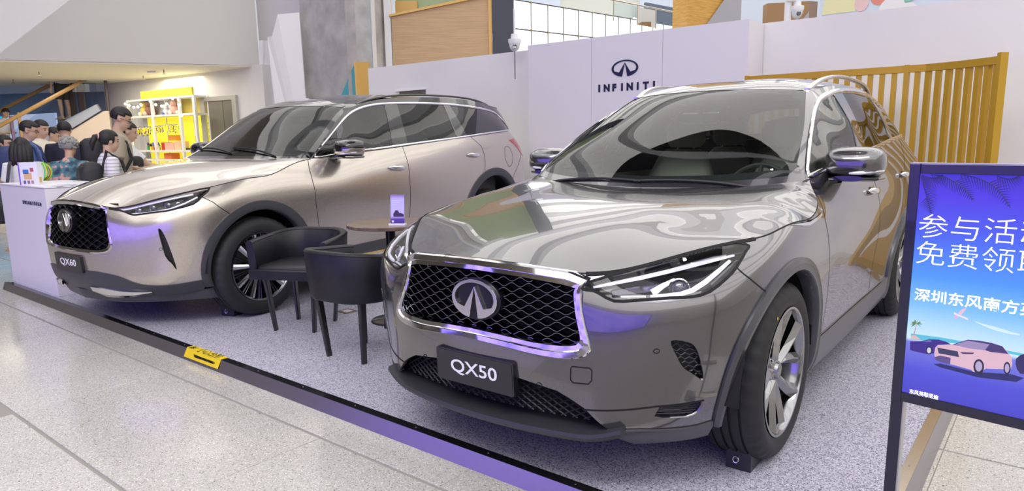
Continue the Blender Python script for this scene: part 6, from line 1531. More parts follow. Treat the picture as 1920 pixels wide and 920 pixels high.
# white light wall with crossed rods
lw = thing('light_wall', 'glowing white panel wall divided by black rods with diagonal crosses', 'wall', (2.0, 18, 0), 0)
LO = Vector((2.0, 18, 0)); glow = mat('light_wall_glow', (.9, .9, .92), .5, emit=(.93, .94, 1.0), es=.80); blkm = mat('rod_black', (.02, .02, .03), .5); brass = mat('node_brass', (.45, .33, .12), .3, .8); wire = mat('rod_grey', (.45, .45, .47), .5)
x0, x1 = Vector((.12, 16.0, 0)), Vector((5.0, 21.76, 0)); dx = (x1 - x0); Lx = dx.length; dx.normalize(); pw = Lx / 12.0
top = lambda s_: 4.33 + s_ / Lx * .25
for k in range(12):
    s0_, s1_ = k * pw, (k + 1) * pw; a, b_ = x0 + dx * s0_, x0 + dx * s1_
    for r_ in range(3):
        z1a, z1b = top(s0_) - r_ * .615, top(s1_) - r_ * .615
        wqc('panel', [a + Vector((0, 0, z1a - .60)), b_ + Vector((0, 0, z1b - .60)), b_ + Vector((0, 0, z1b)), a + Vector((0, 0, z1a))], glow, .04, lw, LO)
        bm = bmesh.new(); f_ = Vector((0, -.05, 0))
        tube(bm, [a + Vector((0, 0, z1a - .61)) + f_ - LO, b_ + Vector((0, 0, z1b)) + f_ - LO], .003, 4); tube(bm, [b_ + Vector((0, 0, z1b - .61)) + f_ - LO, a + Vector((0, 0, z1a)) + f_ - LO], .003, 4); obj('cross_rod', bm, wire, lw)
        bm = bmesh.new(); tube(bm, [a + Vector((0, 0, z1a - .61)) + f_ - LO, a + Vector((0, 0, z1a)) + f_ - LO], .010, 6); obj('upright_rod', bm, blkm, lw)
        bm = bmesh.new(); tube(bm, [a + Vector((0, 0, z1a)) + f_ * 1.2 - LO, b_ + Vector((0, 0, z1b)) + f_ * 1.2 - LO], .013, 6); obj('cross_bar', bm, blkm, lw)
        bm = bmesh.new(); lathe(bm, [(.0001, -.02), (.025, -.012), (.025, .012), (.0001, .02)], 8, M=Matrix.Translation(a + Vector((0, 0, z1a)) + f_ * 1.4 - LO)); obj('rod_node', bm, brass, lw)
# upper gallery floor, balustrade and what stands behind
up = mat('upper_wall_blue', (.60, .66, .80), .5); pale = mat('upper_wall_pale', (.66, .68, .66), .5)
wq('floor_upper', [(.1, 16.2, 4.25), (5.2, 22.0, 4.50), (12, 30, 4.5), (12, 40, 4.5), (-2, 40, 4.25)], pale, .1)
wq('wall_gallery_far', [(-1, 28, 4.2), (22, 24, 3.5), (22, 24, 12), (-1, 28, 12)], up, .2)
wq('wall_gallery_shop', [(1.6, 21, 4.2), (4.4, 24, 4.2), (4.4, 24, 6.2), (1.6, 21, 6.2)], pale, .1)
wq('wall_gallery_dark', [(4.5, 23.5, 4.3), (7.4, 25, 4.3), (7.4, 25, 5.35), (4.5, 23.5, 5.6)], mat('gallery_dark', (.10, .13, .20), .2), .1)
bal = thing('glass_balustrade', 'clear glass balustrade with a pale handrail above the white panel wall', 'railing', (4, 19.5, 0), 0)
BO = Vector((4, 19.5, 0)); b0, b1 = Vector((2.67, 18.2, 0)), Vector((5.53, 21.2, 0)); steelm = mat('balustrade_steel', (.62, .58, .52), .3, .8)
bm = bmesh.new(); tube(bm, [b0 + Vector((-1.6, -1.7, 4.70)) - BO, b0 + Vector((0, 0, 4.70)) - BO, b1 + Vector((0, 0, 4.76)) - BO], .022, 6); obj('handrail', bm, steelm, bal)
for t in (0, .26, .48, .74, 1):
    p = b0.lerp(b1, t) - BO; bm = bmesh.new(); tube(bm, [p + Vector((0, 0, 4.2)), p + Vector((0, 0, 4.72))], .014, 6); obj('post', bm, steelm, bal)
for t in (0, .26, .48, .74):
    t2 = {0: .26, .26: .48, .48: .74, .74: 1}[t]; p, q = b0.lerp(b1, t) - BO, b0.lerp(b1, t2) - BO
    bm = bmesh.new(); bm.faces.new([bm.verts.new(v) for v in (p + Vector((0, 0, 4.22)), q + Vector((0, 0, 4.22)), q + Vector((0, 0, 4.68)), p + Vector((0, 0, 4.66)))]); obj('glass_pane', bm, glass_mat('balustrade_glass', (.85, .95, .97), 1.5, .95), bal)
for k, (x, y, z, l) in enumerate(((4.0, 23.0, 5.02, .7), (5.15, 23.4, 4.78, .25))):
    o = obj('light_tube', bx(x, x + l, y - .05, y, z - .06, z + .03, M=Matrix.Translation((x, y, z)) @ Matrix.Rotation(.25, 4, 'Y') @ Matrix.Translation((-x, -y, -z))), mat('tube_light', (1, 1, 1), .5, emit=(1, 1, 1), es=2.5), None); tag(o, ('longer glowing tube light behind the upper glass balustrade', 'short glowing tube light behind the upper glass balustrade')[k], 'light', 'tube lights on the gallery')
c2 = thing('clad_column', 'column clad half in honey wood and half in grey above the wall', 'column', (4.9, 17.3, FZ), 0); CO = (4.9, 17.3, FZ)
honey2 = mat('honey_cladding', (.62, .34, .07), .5); noise_col(honey2, (.52, .27, .05), (.68, .39, .09), scale=4, detail=4, stretch=(1, 1, 12)); greyc = mat('grey_cladding_board', (.38, .38, .43), .5)
wqc('honey_cladding', [(4.25, 17.0, FZ), (5.68, 17.6, FZ), (5.70, 17.6, 9), (4.25, 17.0, 9)], honey2, .6, c2, CO)
wqc('grey_cladding', [(4.70, 17.14, 3.85), (5.69, 17.54, 3.85), (5.69, 17.54, 9), (5.62, 17.50, 9), (5.20, 17.32, 4.50)], greyc, .02, c2, CO)
b2_ = thing('kiosk', 'brown boxy kiosk with a grey corner, seen above the hoarding', 'kiosk', (7.9, 20, FZ), 0); KO = (7.9, 20, FZ)
wqc('kiosk_side', [(7.2, 20, FZ), (8.36, 20, FZ), (8.36, 20, 4.93), (7.2, 20, 4.88)], mat('kiosk_brown', (.33, .19, .09), .5), .3, b2_, KO)
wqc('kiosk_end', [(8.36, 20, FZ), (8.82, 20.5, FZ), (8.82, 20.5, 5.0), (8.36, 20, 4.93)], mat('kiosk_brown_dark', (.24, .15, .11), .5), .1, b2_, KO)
wqc('grey_corner', [(8.0, 19.97, 4.0), (8.37, 19.97, 4.0), (8.37, 19.97, 4.65), (8.0, 19.97, 4.2)], greyc, .02, b2_, KO)
# pastel poster above the right-hand wall
ps = thing('wall_poster', 'pastel poster of cloud shapes rising above the right-hand wall', 'poster', (5.9, 10.8, 0), 0); PO = Vector((5.9, 10.8, 0))
pa, pb = Vector((5.20, 12.0, 0)), Vector((7.3, 8.4, 0)); pd = (pb - pa).normalized(); pn = Vector((-pd.y, pd.x, 0)) * -1
pp = lambda s_, z, o_=0.: pa + pd * s_ + Vector((0, 0, z)) - PO + (Vector((0, 0, 1.33)) - pa).normalized() * o_
def pflat(name, pts, col, o_):
    bm = bmesh.new(); a = [bm.verts.new(pp(s_, z, o_)) for s_, z in pts]; b = [bm.verts.new(pp(s_, z, o_ - .006)) for s_, z in pts]; bm.faces.new(a); k = len(a)
    for i in range(k): bm.faces.new((a[i], a[(i + 1) % k], b[(i + 1) % k], b[i]))
    return obj(name, bm, mat('print_%s' % ''.join('%02d' % int(c * 99) for c in col), col, .5), ps)
pflat('poster_sheet', [(0, 2.3), (4.2, 2.3), (4.2, 4.2), (0, 4.2)], (.72, .80, .92), 0)
circ = lambda s_, z, r_, n=18: [(s_ + r_ * 1.0 * math.cos(t), z + r_ * math.sin(t)) for t in np.linspace(0, 2 * PI, n + 1)[:-1]]
pflat('yellow_shape', [(.05, 3.25), (.65, 3.22), (.62, 3.55), (.1, 3.6)], (.86, .84, .50), .008); pflat('pink_shape', circ(.75, 3.32, .12), (.88, .62, .62), .010); pflat('coral_shape', circ(1.05, 3.42, .17), (.84, .30, .25), .014)
pflat('green_shape', circ(1.5, 3.42, .2), (.30, .62, .50), .012); pflat('cloud_shape', circ(1.25, 3.12, .22) , (.90, .90, .92), .018); pflat('cloud_shape', circ(1.5, 3.05, .16), (.90, .90, .92), .019); pflat('cloud_shape', circ(.95, 3.02, .16), (.90, .90, .92), .020)
pflat('white_block', [(1.95, 2.7), (2.15, 2.7), (2.15, 3.12), (1.95, 3.12)], (.90, .90, .92), .010); pflat('white_board', [(2.62, 2.7), (4.1, 2.7), (4.1, 3.25), (2.62, 3.20)], (.88, .89, .93), .010); pflat('blue_band', [(2.72, 3.00), (3.75, 2.97), (3.75, 3.10), (2.72, 3.12)], (.45, .55, .80), .014)
text('poster_lettering', '购物  低至  折起', .1, frame(pp(3.22, 3.045, .02), pd, (0, 0, 1)), mat('print_grey_ink', (.18, .20, .30), .5), ps, depth=.001, width=.9, height=.09)
# surveillance cameras on poles
def seccam(x, y, zt, z, label, m):
    t = thing('surveillance_camera', label, 'camera', (x, y, z), 0, None)
    bm = bmesh.new(); tube(bm, [(-.08 * m, .0, zt - z), (-.08 * m, .0, .25), (-.08 * m, 0, .12)], .05 * m + .012, 8); obj('bracket', bm, bright, t, smooth=True) 
    bm = bmesh.new(); lathe(bm, [(.0001, .12), (.045, .12), (.05, .06), (.085, .055), (.085, .02), (.075, -.01), (.0001, -.01)], 20); obj('housing', bm, bright, t, smooth=True)
    bm = bmesh.new(); lathe(bm, [(.07, -.01), (.072, -.03), (.055, -.075), (.025, -.10), (.0001, -.105)], 20); d_ = obj('dome', bm, mat('dome_white', (.75, .75, .77), .3), t, smooth=True)
    bm = bmesh.new(); lathe(bm, [(.0001, .02), (.028, .018), (.03, 0)], 14, M=Matrix.Translation((0, -.055, -.045)) @ Matrix.Rotation(R(80), 4, 'X')); obj('lens', bm, M['gloss_black'], d_)
    return t
seccam(.08, 9.5, 3.0, 2.56, 'white dome camera in front of the crossed-rod light wall', .0)
t = thing('cable', 'thin black cable hanging below the left dome camera', 'cable', (.08, 9.5, 2.40), 0); bm = bmesh.new(); tube(bm, [(0, 0, -.3), (0, 0, .06)], .006, 5); obj('cord', bm, blkm, t)
t = seccam(3.82, 9.5, 3.4, 2.92, 'white dome camera on a white pole beside the pastel poster', 1.)
bm = bmesh.new(); tube(bm, [(-.10, .05, -2.99), (-.10, .05, 1.2)], .045, 10); obj('pole', bm, bright, t, smooth=True)
# wall slot seen above the black roof
sbox('trim_5', -9.3+.8, -7.915, 7.735, 7.75, 2.015, 2.085, mat('slot_brown', (.12, .10, .09), .5), kind='structure')
sbox('trim_6', -8.6, -7.90, 7.72, 7.75, 2.085, 2.105, bright, kind='structure')
# mall shell out of view, seen in reflections
shell = mat('mall_far_wall', (.72, .70, .66), .6)
for nm, p in (('wall_front', [(-30, -12, FZ), (16, -12, FZ), (16, -12, 9), (-30, -12, 9)]), ('wall_right', [(16, -12, FZ), (16, 40, FZ), (16, 40, 12), (16, -12, 12)]), ('wall_left', [(-30, -12, FZ), (-30, 30, FZ), (-30, 30, 9), (-30, -12, 9)])): wq(nm, p, shell, .2)
# ---------------------------------------------------------------- unseen ceiling with ribs, glow added as soft light from above
lum = mat('ceiling_added_glow', (.8, .8, .78), .6, emit=(1.0, .975, .94), es=1.25)
c_ = obj('ceiling', bx(-30, -8, -12, 28, 7.6, 7.7), mat('ceiling_plaster', (.72, .66, .58), .6), None); c_['kind'] = 'structure'
cl = obj('ceiling', bx(-8, 16, -12, 28, 7.6, 7.7), lum, None); cl['kind'] = 'structure'
rib = mat('rib_glow_dim', (.4, .4, .4), .5, emit=(.97, .97, 1.0), es=.34); ribl = mat('rib_glow_pale', (.5, .5, .5), .5, emit=(.97, .97, 1.0), es=.52)  # glow added to the ribs so their reflections stay mid-grey
k = 0
for cx, cy, radii in ((3.0, 9.0, (3.4, 5.2, 7.4, 10.0, 13.5)), (-7.0, 4.0, (2.2, 4.0, 5.6))):
    for r_ in radii:
        k += 1; bm = bmesh.new(); n = 72; w_ = .22 + .05 * (k % 3); M_ = Matrix.Translation((cx, cy, 0))
        pr_ = [(r_, 7.1), (r_ + w_, 7.1), (r_ + w_, 7.58), (r_, 7.58)]; lathe(bm, pr_, n, M=M_, close=True)
        o = obj('trim_%d' % (10 + k), bm, rib if k % 2 else ribl, None, smooth=True); o['kind'] = 'structure'
bm = bmesh.new(); lathe(bm, [(.0001, 7.56), (3.3, 7.56), (3.3, 7.60), (.0001, 7.60)], 72, M=Matrix.Translation((0, 5.1, 0))); o = obj('trim_10', bm, mat('reflected_dark_disc', (.06, .06, .065), .6), None); o['kind'] = 'structure'  # unseen dark disc added to shape the windscreen reflection
# LED screen opposite the platform
ls = thing('led_screen', 'large violet LED screen facing the platform, behind the camera', 'screen', SW(-3.5, -5.0, FZ), STAGE_ROT)
led = mat('led_violet', (.02, .02, .04), .4, emit=(.20, .12, 1.0), es=1.9)
N, L, b = nodes(led); tc = N.new('ShaderNodeTexCoord'); nz = N.new('ShaderNodeTexNoise'); nz.inputs['Scale'].default_value = .9; nz.inputs['Detail'].default_value = 3; L.new(tc.outputs['Object'], nz.inputs[0])
r = N.new('ShaderNodeValToRGB'); e = r.color_ramp.elements; e[0].position = .35; e[0].color = (.16, .11, .80, 1); e[1].position = .6; e[1].color = (.36, .25, 1.0, 1); L.new(nz.outputs[0], r.inputs[0]); L.new(r.outputs[0], b.inputs['Emission Color'])
obj('screen_face', bx(-6.5, 6.5, 0, .04, .3, 3.2), led, ls); obj('screen_frame', bx(-6.6, 6.6, -.12, -.002, .2, 3.3), dk, ls)
for i, (x, y) in enumerate(((-5.2, 4.6), (-2.2, 5.0), (1.6, 4.2), (-8.0, 8.5), (-1.0, 1.2))):
    o = obj('spotlight', bx(-.0, .0, 0, 0, 0, 0) if False else (lambda b_: (lathe(b_, [(.0001, 0), (.05, 0), (.06, .12), (.0001, .12)], 16, M=Matrix.Translation((x, y, 6.9))), b_)[1])(bmesh.new()), mat('spot_glow', (1, 1, 1), .5, emit=(1, .98, .95), es=60.), None); tag(o, ('small round spotlight above the champagne car', 'small round spotlight above the round table', 'small round spotlight above the grey car', 'small round spotlight farthest back at the left', 'small round spotlight nearest the camera')[i], 'light', 'ceiling spotlights')
area_light('wall_fill', (-1.5, -1.0, 7.3), (8, 3), 420, (1, .98, .96), target=(-1.0, 7.5, 1.0))  # fill light added to brighten the back wall
area_light('soffit_downlights', (-8.6, 14.6, 2.74), (4, 3), 105, (1, .94, .82), rot=(0, 0, 0))
# ---------------------------------------------------------------- furniture on the platform
leather = mat('black_leather', (.012, .012, .017), .42, spec=.35); noise_col(leather, (.008, .008, .011), (.016, .016, .022), scale=6, detail=4, bump=.12, bscale=220)
legm = mat('black_leg', (.012, .012, .014), .3, coat=.4)
def tub_chair(name, label, loc, rz, grp):
    t = thing(name, label, 'chair', loc, rz, grp)
    # shell: open towards +x
    pl = [(.20, .262), (.08, .268), (-.06, .268)] + [(-.06 + .19 * math.cos(a), .078 + .19 * math.sin(a)) for a in np.linspace(PI / 2, PI, 7)[1:]]
    pl = pl + [(x, -y) for x, y in reversed(pl)]
    pl = smooth(pl, 3); n = len(pl); T = np.gradient(pl, axis=0); T /= np.linalg.norm(T, axis=1)[:, None]; Nn = np.stack([T[:, 1], -T[:, 0]], 1)
    if np.dot(Nn[0], pl[0]) < 0: Nn = -Nn
    bm = bmesh.new(); rings = []
    for i, (p, q) in enumerate(zip(pl, Nn)):
        s_ = i / (n - 1); e = abs(2 * s_ - 1); top = .692 - .045 * e * e; bot = .385 + .005 * e; flare = .018
        sec = [(-.024, bot + .01), (-.016, bot), (.012, bot), (.020, bot + .012), (.024 + flare * .6, (top + bot) / 2), (.024 + flare, top - .012), (.016 + flare, top), (-.012 + flare, top), (-.020 + flare * .8, top - .012), (-.022, (top + bot) / 2)]
        rings.append([(p[0] + q[0] * a, p[1] + q[1] * a, z) for a, z in sec])
    loft(bm, rings); bmesh.ops.recalc_face_normals(bm, faces=bm.faces[:]); sh = obj('backrest', bm, leather, t, smooth=True, ang=60)
    bm = bmesh.new()
    for k in (0, -1): tube(bm, [rings[k][j] for j in (3, 4, 5)], .0028, 5)
    tube(bm, [r[5] for r in rings], .003, 5); tube(bm, [r[8] for r in rings], .003, 5); obj('piping', bm, leather, sh, smooth=True)
    bm = bmesh.new(); pr_ = rrect(.47, .49, .09, 5, .005, 0)
    loft(bm, [[(x * k, y * k, z) for x, y in pr_] for k, z in ((.98, .40), (1, .41), (1, .452), (.985, .466), (.93, .474), (.6, .478))]); bmesh.ops.recalc_face_normals(bm, faces=bm.faces[:]); obj('seat', bm, leather, t, smooth=True, ang=50)
    bm = bmesh.new(); loft(bm, [[(x, y, z) for x, z in ((.245, .385), (.262, .39), (.264, .452), (.246, .458), (.22, .45), (.22, .39))] for y in np.linspace(-.262, .262, 9)]); bmesh.ops.recalc_face_normals(bm, faces=bm.faces[:]); obj('front_rail', bm, leather, t, smooth=True, ang=50)
    for sx in (1, -1):
        for sy in (1, -1):
            bm = bmesh.new(); loft(bm, [[(sx * .185 + a, sy * .185 + b, .40) for a, b in rrect(.05, .030, .006, 1)], [(sx * .155 + a, sy * .150 + b, .0) for a, b in rrect(.036, .022, .005, 1)]]); bmesh.ops.recalc_face_normals(bm, faces=bm.faces[:]); obj('leg', bm, legm, t)
    return t
tub_chair('tub_chair', 'black leather tub chair turned with its open seat towards the camera', (-1.512, 4.872, 0), R(257), 'black tub chairs by the round table')
tub_chair('tub_chair', 'black leather tub chair with its curved back to the camera, nearest one', (-.943, 4.190, 0), R(57), 'black tub chairs by the round table')
tt = thing('round_table', 'small round dark wood table on a black column between the two cars', 'table', (-.885, 4.98, 0), 0)
walnut = mat('walnut_top', (.16, .11, .085), .22); noise_col(walnut, (.11, .075, .055), (.22, .155, .115), scale=4, detail=5, stretch=(1, 9, 1))
bm = bmesh.new(); lathe(bm, [(.0001, .735), (.306, .735), (.312, .731), (.312, .712), (.306, .708), (.0001, .708)], 64); bmesh.ops.recalc_face_normals(bm, faces=bm.faces[:]); obj('tabletop', bm, walnut, tt, smooth=True, ang=30)
bm = bmesh.new(); lathe(bm, [(.036, .708), (.036, .02)], 24); lathe(bm, [(.0001, .708), (.11, .706), (.11, .698), (.036, .690)], 24); bmesh.ops.recalc_face_normals(bm, faces=bm.faces[:]); obj('column', bm, legm, tt, smooth=True, ang=30)
bm = bmesh.new(); lathe(bm, [(.0001, .022), (.05, .022), (.165, .012), (.172, .007), (.172, 0), (.0001, 0)], 48); bmesh.ops.recalc_face_normals(bm, faces=bm.faces[:]); obj('base', bm, legm, tt, smooth=True, ang=30)
# acrylic card stand
ac = thing('card_stand', 'upright acrylic card holder with a violet car leaflet on the table', 'card holder', (-.80, 4.80, .735), R(-6))
acr = mat('acrylic_clear', (.86, .84, .95), .12, coat=.5); T = Matrix.Rotation(R(-7), 4, 'X')
bm = bx(-.060, .060, -.022, .022, 0, .014, bev=.002); obj('foot', bm, acr, ac)
cardm = mat('leaflet_violet', (.62, .54, .90), .3); N, L, b = nodes(cardm); tc = N.new('ShaderNodeTexCoord'); sp = N.new('ShaderNodeSeparateXYZ'); L.new(tc.outputs['Object'], sp.inputs[0]); r = N.new('ShaderNodeValToRGB'); mp = N.new('ShaderNodeMapRange'); mp.inputs[1].default_value = .01; mp.inputs[2].default_value = .215; L.new(sp.outputs[2], mp.inputs[0]); L.new(mp.outputs[0], r.inputs[0]); L.new(r.outputs[0], b.inputs['Base Color'])
e = r.color_ramp.elements; e[0].color = (.06, .03, .25, 1); e[0].position = .0; e[1].position = 1; e[1].color = (.25, .10, .35, 1)
for p_, c_ in ((.16, (.10, .05, .35, 1)), (.26, (.60, .50, .85, 1)), (.5, (.62, .56, .95, 1)), (.85, (.55, .50, .92, 1))): q_ = e.new(p_); q_.color = c_
obj('card', bx(-.049, .049, -.003, .003, .010, .215, M=T), cardm, ac)
bm = bmesh.new(); prism(bm, [(-.028, .060), (.045, .060), (.046, .075), (.036, .082), (.012, .088), (.004, .104), (-.014, .106), (-.022, .090), (-.030, .080)], .0012, M=T @ Matrix(((1, 0, 0, 0), (0, 0, -1, -.0032), (0, 1, 0, 0), (0, 0, 0, 1)))); obj('printed_car', bm, mat('print_dark_violet', (.04, .02, .10), .4), ac)
bm = bmesh.new()
for z, w_ in ((.170, .075), (.158, .055), (.142, .035)): box(bm, -.040, -.040 + w_, -.0042, -.0032, z, z + .0035, M=T)
box(bm, -.040, -.026, -.0042, -.0032, .020, .034, M=T); obj('printed_lines', bm, mat('print_pale', (.75, .75, .95), .4), ac)
# wheel chocks (in the cars' frames)
def chock(car, x, y, rz, label, w_, l, h):
    M_ = Matrix.Translation((car[0], car[1], 0)) @ Matrix.Rotation(car[2], 4, 'Z') @ Matrix.Translation((x, y, 0)) @ Matrix.Rotation(rz, 4, 'Z')
    t = thing('wheel_chock', label, 'chock', M_.translation, car[2] + rz, 'black rubber chocks')
    bm = bmesh.new(); loft(bm, [[(0, yy, 0), (0, yy, h), (-l * .12, yy, h), (-l * .50, yy, h * .45), (-l, yy, h * .12), (-l, yy, 0)] for yy in (-w_ / 2, w_ / 2)]); bmesh.ops.recalc_face_normals(bm, faces=bm.faces[:]); obj('block', bm, mat('chock_rubber', (.025, .025, .035), .35), t)
    bm = bmesh.new(); tube(bm, [(.004, -w_ * .1 + .011 * math.cos(a), h * .52 + .014 * math.sin(a)) for a in np.linspace(0, 2 * PI, 17)[:-1]], .0025, 5, close=True); obj('eyelet', bm, M['chrome'], t)
chock(CAR50, .224, .838, 0, 'black rubber chock with a steel eyelet before the grey car front wheel', .10, .20, .082)
chock(CAR60, .195, .750, R(14), 'black rubber chock with a steel eyelet before the champagne car front wheel', .12, .22, .070)
# socket plate in the platform
sp_ = thing('floor_socket', 'small square steel socket plate let into the platform by the chairs', 'socket', (-1.305, 5.267, 0), R(-40))
bm = bx(-.062, .062, -.055, .055, .0, .004); obj('frame', bm, mat('socket_brass', (.30, .24, .16), .35, .7), sp_); obj('lid', bx(-.036, .036, -.032, .032, .004, .006), mat('socket_lid', (.75, .75, .76), .3), sp_)
# ---------------------------------------------------------------- light-box sign at the right
D_ = Vector((.692, -.722, 0)).normalized(); TLw = Vector((1.068, 1.85, 0)); SN = Vector((-.722, -.692, 0)).normalized()
sg = thing('light_box_sign', 'tall standing light-box sign with a violet and blue seaside car poster', 'sign', (TLw.x, TLw.y, FZ), 0)
fr_ = mat('sign_frame_black', (.012, .012, .035), .22, coat=.6); TS = Matrix(((D_.x, 0, SN.x, 0), (D_.y, 0, SN.y, 0), (0, 1, 0, -FZ), (0, 0, 0, 1)))   # (along, height, towards viewer)
TS[2][3] = -FZ
def sgb(name, a0, a1, z0, z1, d0, d1, m, bev=0): return obj(name, bx(a0, a1, z0, z1, d0, d1, M=TS, bev=bev), m, sg)
SWd = .64; zt, zb = 1.2455, .583
sgb('frame_bar', 0, .026, zb, zt, -.03, 0, fr_, .002); sgb('frame_bar', SWd - .026, SWd, zb, zt, -.03, 0, fr_, .002); sgb('frame_bar', .026, SWd - .026, zt - .026, zt, -.03, 0, fr_, .002); sgb('frame_bar', .026, SWd - .026, zb, zb + .028, -.03, 0, fr_, .002)
sgb('cover_strip', -.001, SWd, zt, zt + .002, -.03, 0, mat('sign_edge_steel', (.6, .6, .62), .3, .9)); sgb('backing_panel', .02, SWd - .02, zb + .02, zt - .02, -.03, -.022, fr_)
for a in (.0, SWd - .034):
    sgb('leg', a, a + .030, FZ, zb, -.034, -.004, fr_); sgb('leg_trim', a + .030, a + .034, FZ, zb, -.030, -.006, mat('sign_edge_steel', (.6, .6, .62), .3, .9))
    sgb('foot', a - .01, a + .045, FZ, FZ + .02, -.28, .22, fr_)
pm = mat('poster_print', (.02, .02, .05), .3, emit=(.2, .3, .9), es=1.0); N, L, b = nodes(pm); tc = N.new('ShaderNodeTexCoord'); sp = N.new('ShaderNodeSeparateXYZ'); L.new(tc.outputs['Object'], sp.inputs[0]); mp = N.new('ShaderNodeMapRange'); mp.inputs[1].default_value = .609 - FZ; mp.inputs[2].default_value = 1.221 - FZ; L.new(sp.outputs[2], mp.inputs[0])
r = N.new('ShaderNodeValToRGB'); L.new(mp.outputs[0], r.inputs[0]); L.new(r.outputs[0], b.inputs['Emission Color']); e = r.color_ramp.elements
e[0].position = 0; e[0].color = (.050, .045, .46, 1); e[1].position = 1; e[1].color = (.035, .015, .50, 1)
for p_, c_ in ((.12, (.065, .065, .55, 1)), (.245, (.16, .17, .60, 1)), (.262, (.55, .70, .92, 1)), (.33, (.40, .62, .95, 1)), (.42, (.18, .45, .95, 1)), (.55, (.06, .26, .82, 1)), (.75, (.05, .09, .70, 1)), (.9, (.06, .03, .62, 1))): q_ = e.new(p_); q_.color = c_
sgb('poster', .026, SWd - .026, zb + .028, zt - .026, -.020, -.004, pm)
def art(name, key, col, off, es=1.0):
    m = mat('lit_print_%s' % ''.join('%03d' % int(c * 999) for c in col), (.02, .02, .02), .35, emit=col, es=es)
    bm = bmesh.new(); pts = ART[key] if isinstance(key, str) else key; k = len(pts)
    a = [bm.verts.new(TS @ Vector((x, z, -.004 + off))) for x, z in pts]; b_ = [bm.verts.new(TS @ Vector((x, z, -.0042))) for x, z in pts]; bm.faces.new(a)
    for i in range(k): bm.faces.new((a[i], a[(i + 1) % k], b_[(i + 1) % k], b_[i]))
    return obj(name, bm, m, sg)
art('printed_sea', 'sea', (.08, .45, .62), .0004); art('printed_island', 'island', (.62, .42, .38), .0006); art('printed_trunk', 'trunk', (.45, .28, .25), .0008)
for i in range(8): art('printed_leaf', 'leaf%d' % i, (.10, .20, .06), .0009)
art('printed_shadow', 'shadow', (.012, .015, .12), .0005)
art('printed_small_car', 'small_car', (.030, .012, .22), .0008); art('printed_small_window', 'small_glass', (.12, .10, .35), .0010); art('printed_small_wheel', 'small_wheel', (.01, .01, .04), .0010); art('printed_small_hub', 'small_hub', (.55, .50, .65), .0012); art('printed_dark_car', 'right_car', (.02, .015, .10), .0008)
art('printed_car_body', 'body', (.62, .40, .50), .0010); art('printed_roof', 'roof', (.045, .03, .16), .0012); art('printed_windscreen', 'windscreen', (.28, .22, .42), .0014); art('printed_side_glass', 'side_glass', (.05, .03, .14), .0014); art('printed_grille', 'grille', (.03, .03, .10), .0013); art('printed_bumper', 'bumper', (.09, .06, .22), .0013); art('printed_headlight', 'headlight', (.05, .03, .12), .0013)
for k_ in ('', '_'): art('printed_wheel', 'wheel' + k_, (.012, .012, .04), .0014); art('printed_hub', 'hub' + k_, (.40, .33, .55), .0016)
art('printed_plane', 'plane_body', (.75, .62, .75), .0008); art('printed_wing', 'plane_wing', (.70, .45, .60), .0010); art('printed_wing', 'plane_wing_', (.60, .40, .58), .0010); art('printed_trail', 'trail', (.55, .72, .92), .0006)
for i in range(5):
    sp3 = smooth(ART['frond%d' % i], 8); m = mat('lit_print_frond', (.02, .02, .02), .35, emit=(.012, .008, .12), es=1.); bm = bmesh.new(); tube(bm, [TS @ Vector((x, z, -.0035)) for x, z in sp3], .0009, 4)
    for j in range(1, len(sp3) - 1):
        t_ = sp3[j + 1] - sp3[j - 1]; t_ /= np.linalg.norm(t_); nn = np.array([-t_[1], t_[0]])
        for s_ in (1, -1):
            L_ = .030 * math.sin(PI * min(.95, .25 + .75 * j / len(sp3))); q = sp3[j] + t_ * .6 * L_ + nn * s_ * L_; w0 = t_ * .0016
            vs = [bm.verts.new(TS @ Vector((x, z, -.0034 + .0001 * s_))) for x, z in (sp3[j] - w0, sp3[j] + w0, q)]; bm.faces.new(vs)
    if i in (0,1,2,3,4): bmesh.ops.delete(bm, geom=[f for f in bm.faces if any(not (.027 < (TS.inverted() @ v.co).x < .61) or (TS.inverted() @ v.co).y > 1.219 for v in f.verts)], context='FACES')
    obj('printed_frond', bm, m, sg)
wt_ = mat('lit_lettering', (.8, .8, .8), .4, emit=(.86, .88, 1.0), es=1.0)
def stext(s, a0, a1, z0, z1, bold=0.):
    T = TS @ Matrix(((1, 0, 0, (a0 + a1) / 2), (0, 1, 0, (z0 + z1) / 2), (0, 0, 1, -.0030), (0, 0, 0, 1))); return text('lettering', s, .1, T, wt_, sg, depth=.0004, width=a1 - a0, height=z1 - z0, bold=bold)
stext('参与活动', .034, .322, 1.050, 1.113, -.0012); stext('免费领取', .033, .326, .978, 1.040, -.0012); stext('深圳东风南方英菲', .037, .350, .876, .911, .0012); stext('东风英菲尼迪', .045, .116, .611, .624, .0012)
# ---------------------------------------------------------------- lift, shelf unit and soffit fittings at the back left
DN = Vector((-.5724, -.8199, 0)); MW = Matrix(((DW.x, -DN.x, 0, W0.x), (DW.y, -DN.y, 0, W0.y), (0, 0, 1, 0), (0, 0, 0, 1)))   # along wall, into wall, up
mbox = lambda a0, a1, d0, d1, z0, z1, bev=0: bx(a0, a1, -d1, -d0, z0, z1, M=MW, bev=bev)   # d measured out from the wall
def W_(a, d, z): return MW @ Vector((a, -d, z))
lf = thing('lift', 'bronze-grey lift doors in a pale frame in the back wall', 'lift', W_(4.7, 0, FZ)); off = Matrix.Translation(-W_(4.7, 0, FZ))
def part(par, org, name, bm, m, **k):
    bm.transform(Matrix.Translation(-org)); return obj(name, bm, m, par, **k)
o4 = W_(4.7, 0, FZ); brz = mat('lift_bronze', (.30, .28, .23), .3, .6); frm = mat('lift_frame', (.50, .48, .42), .4, .3)
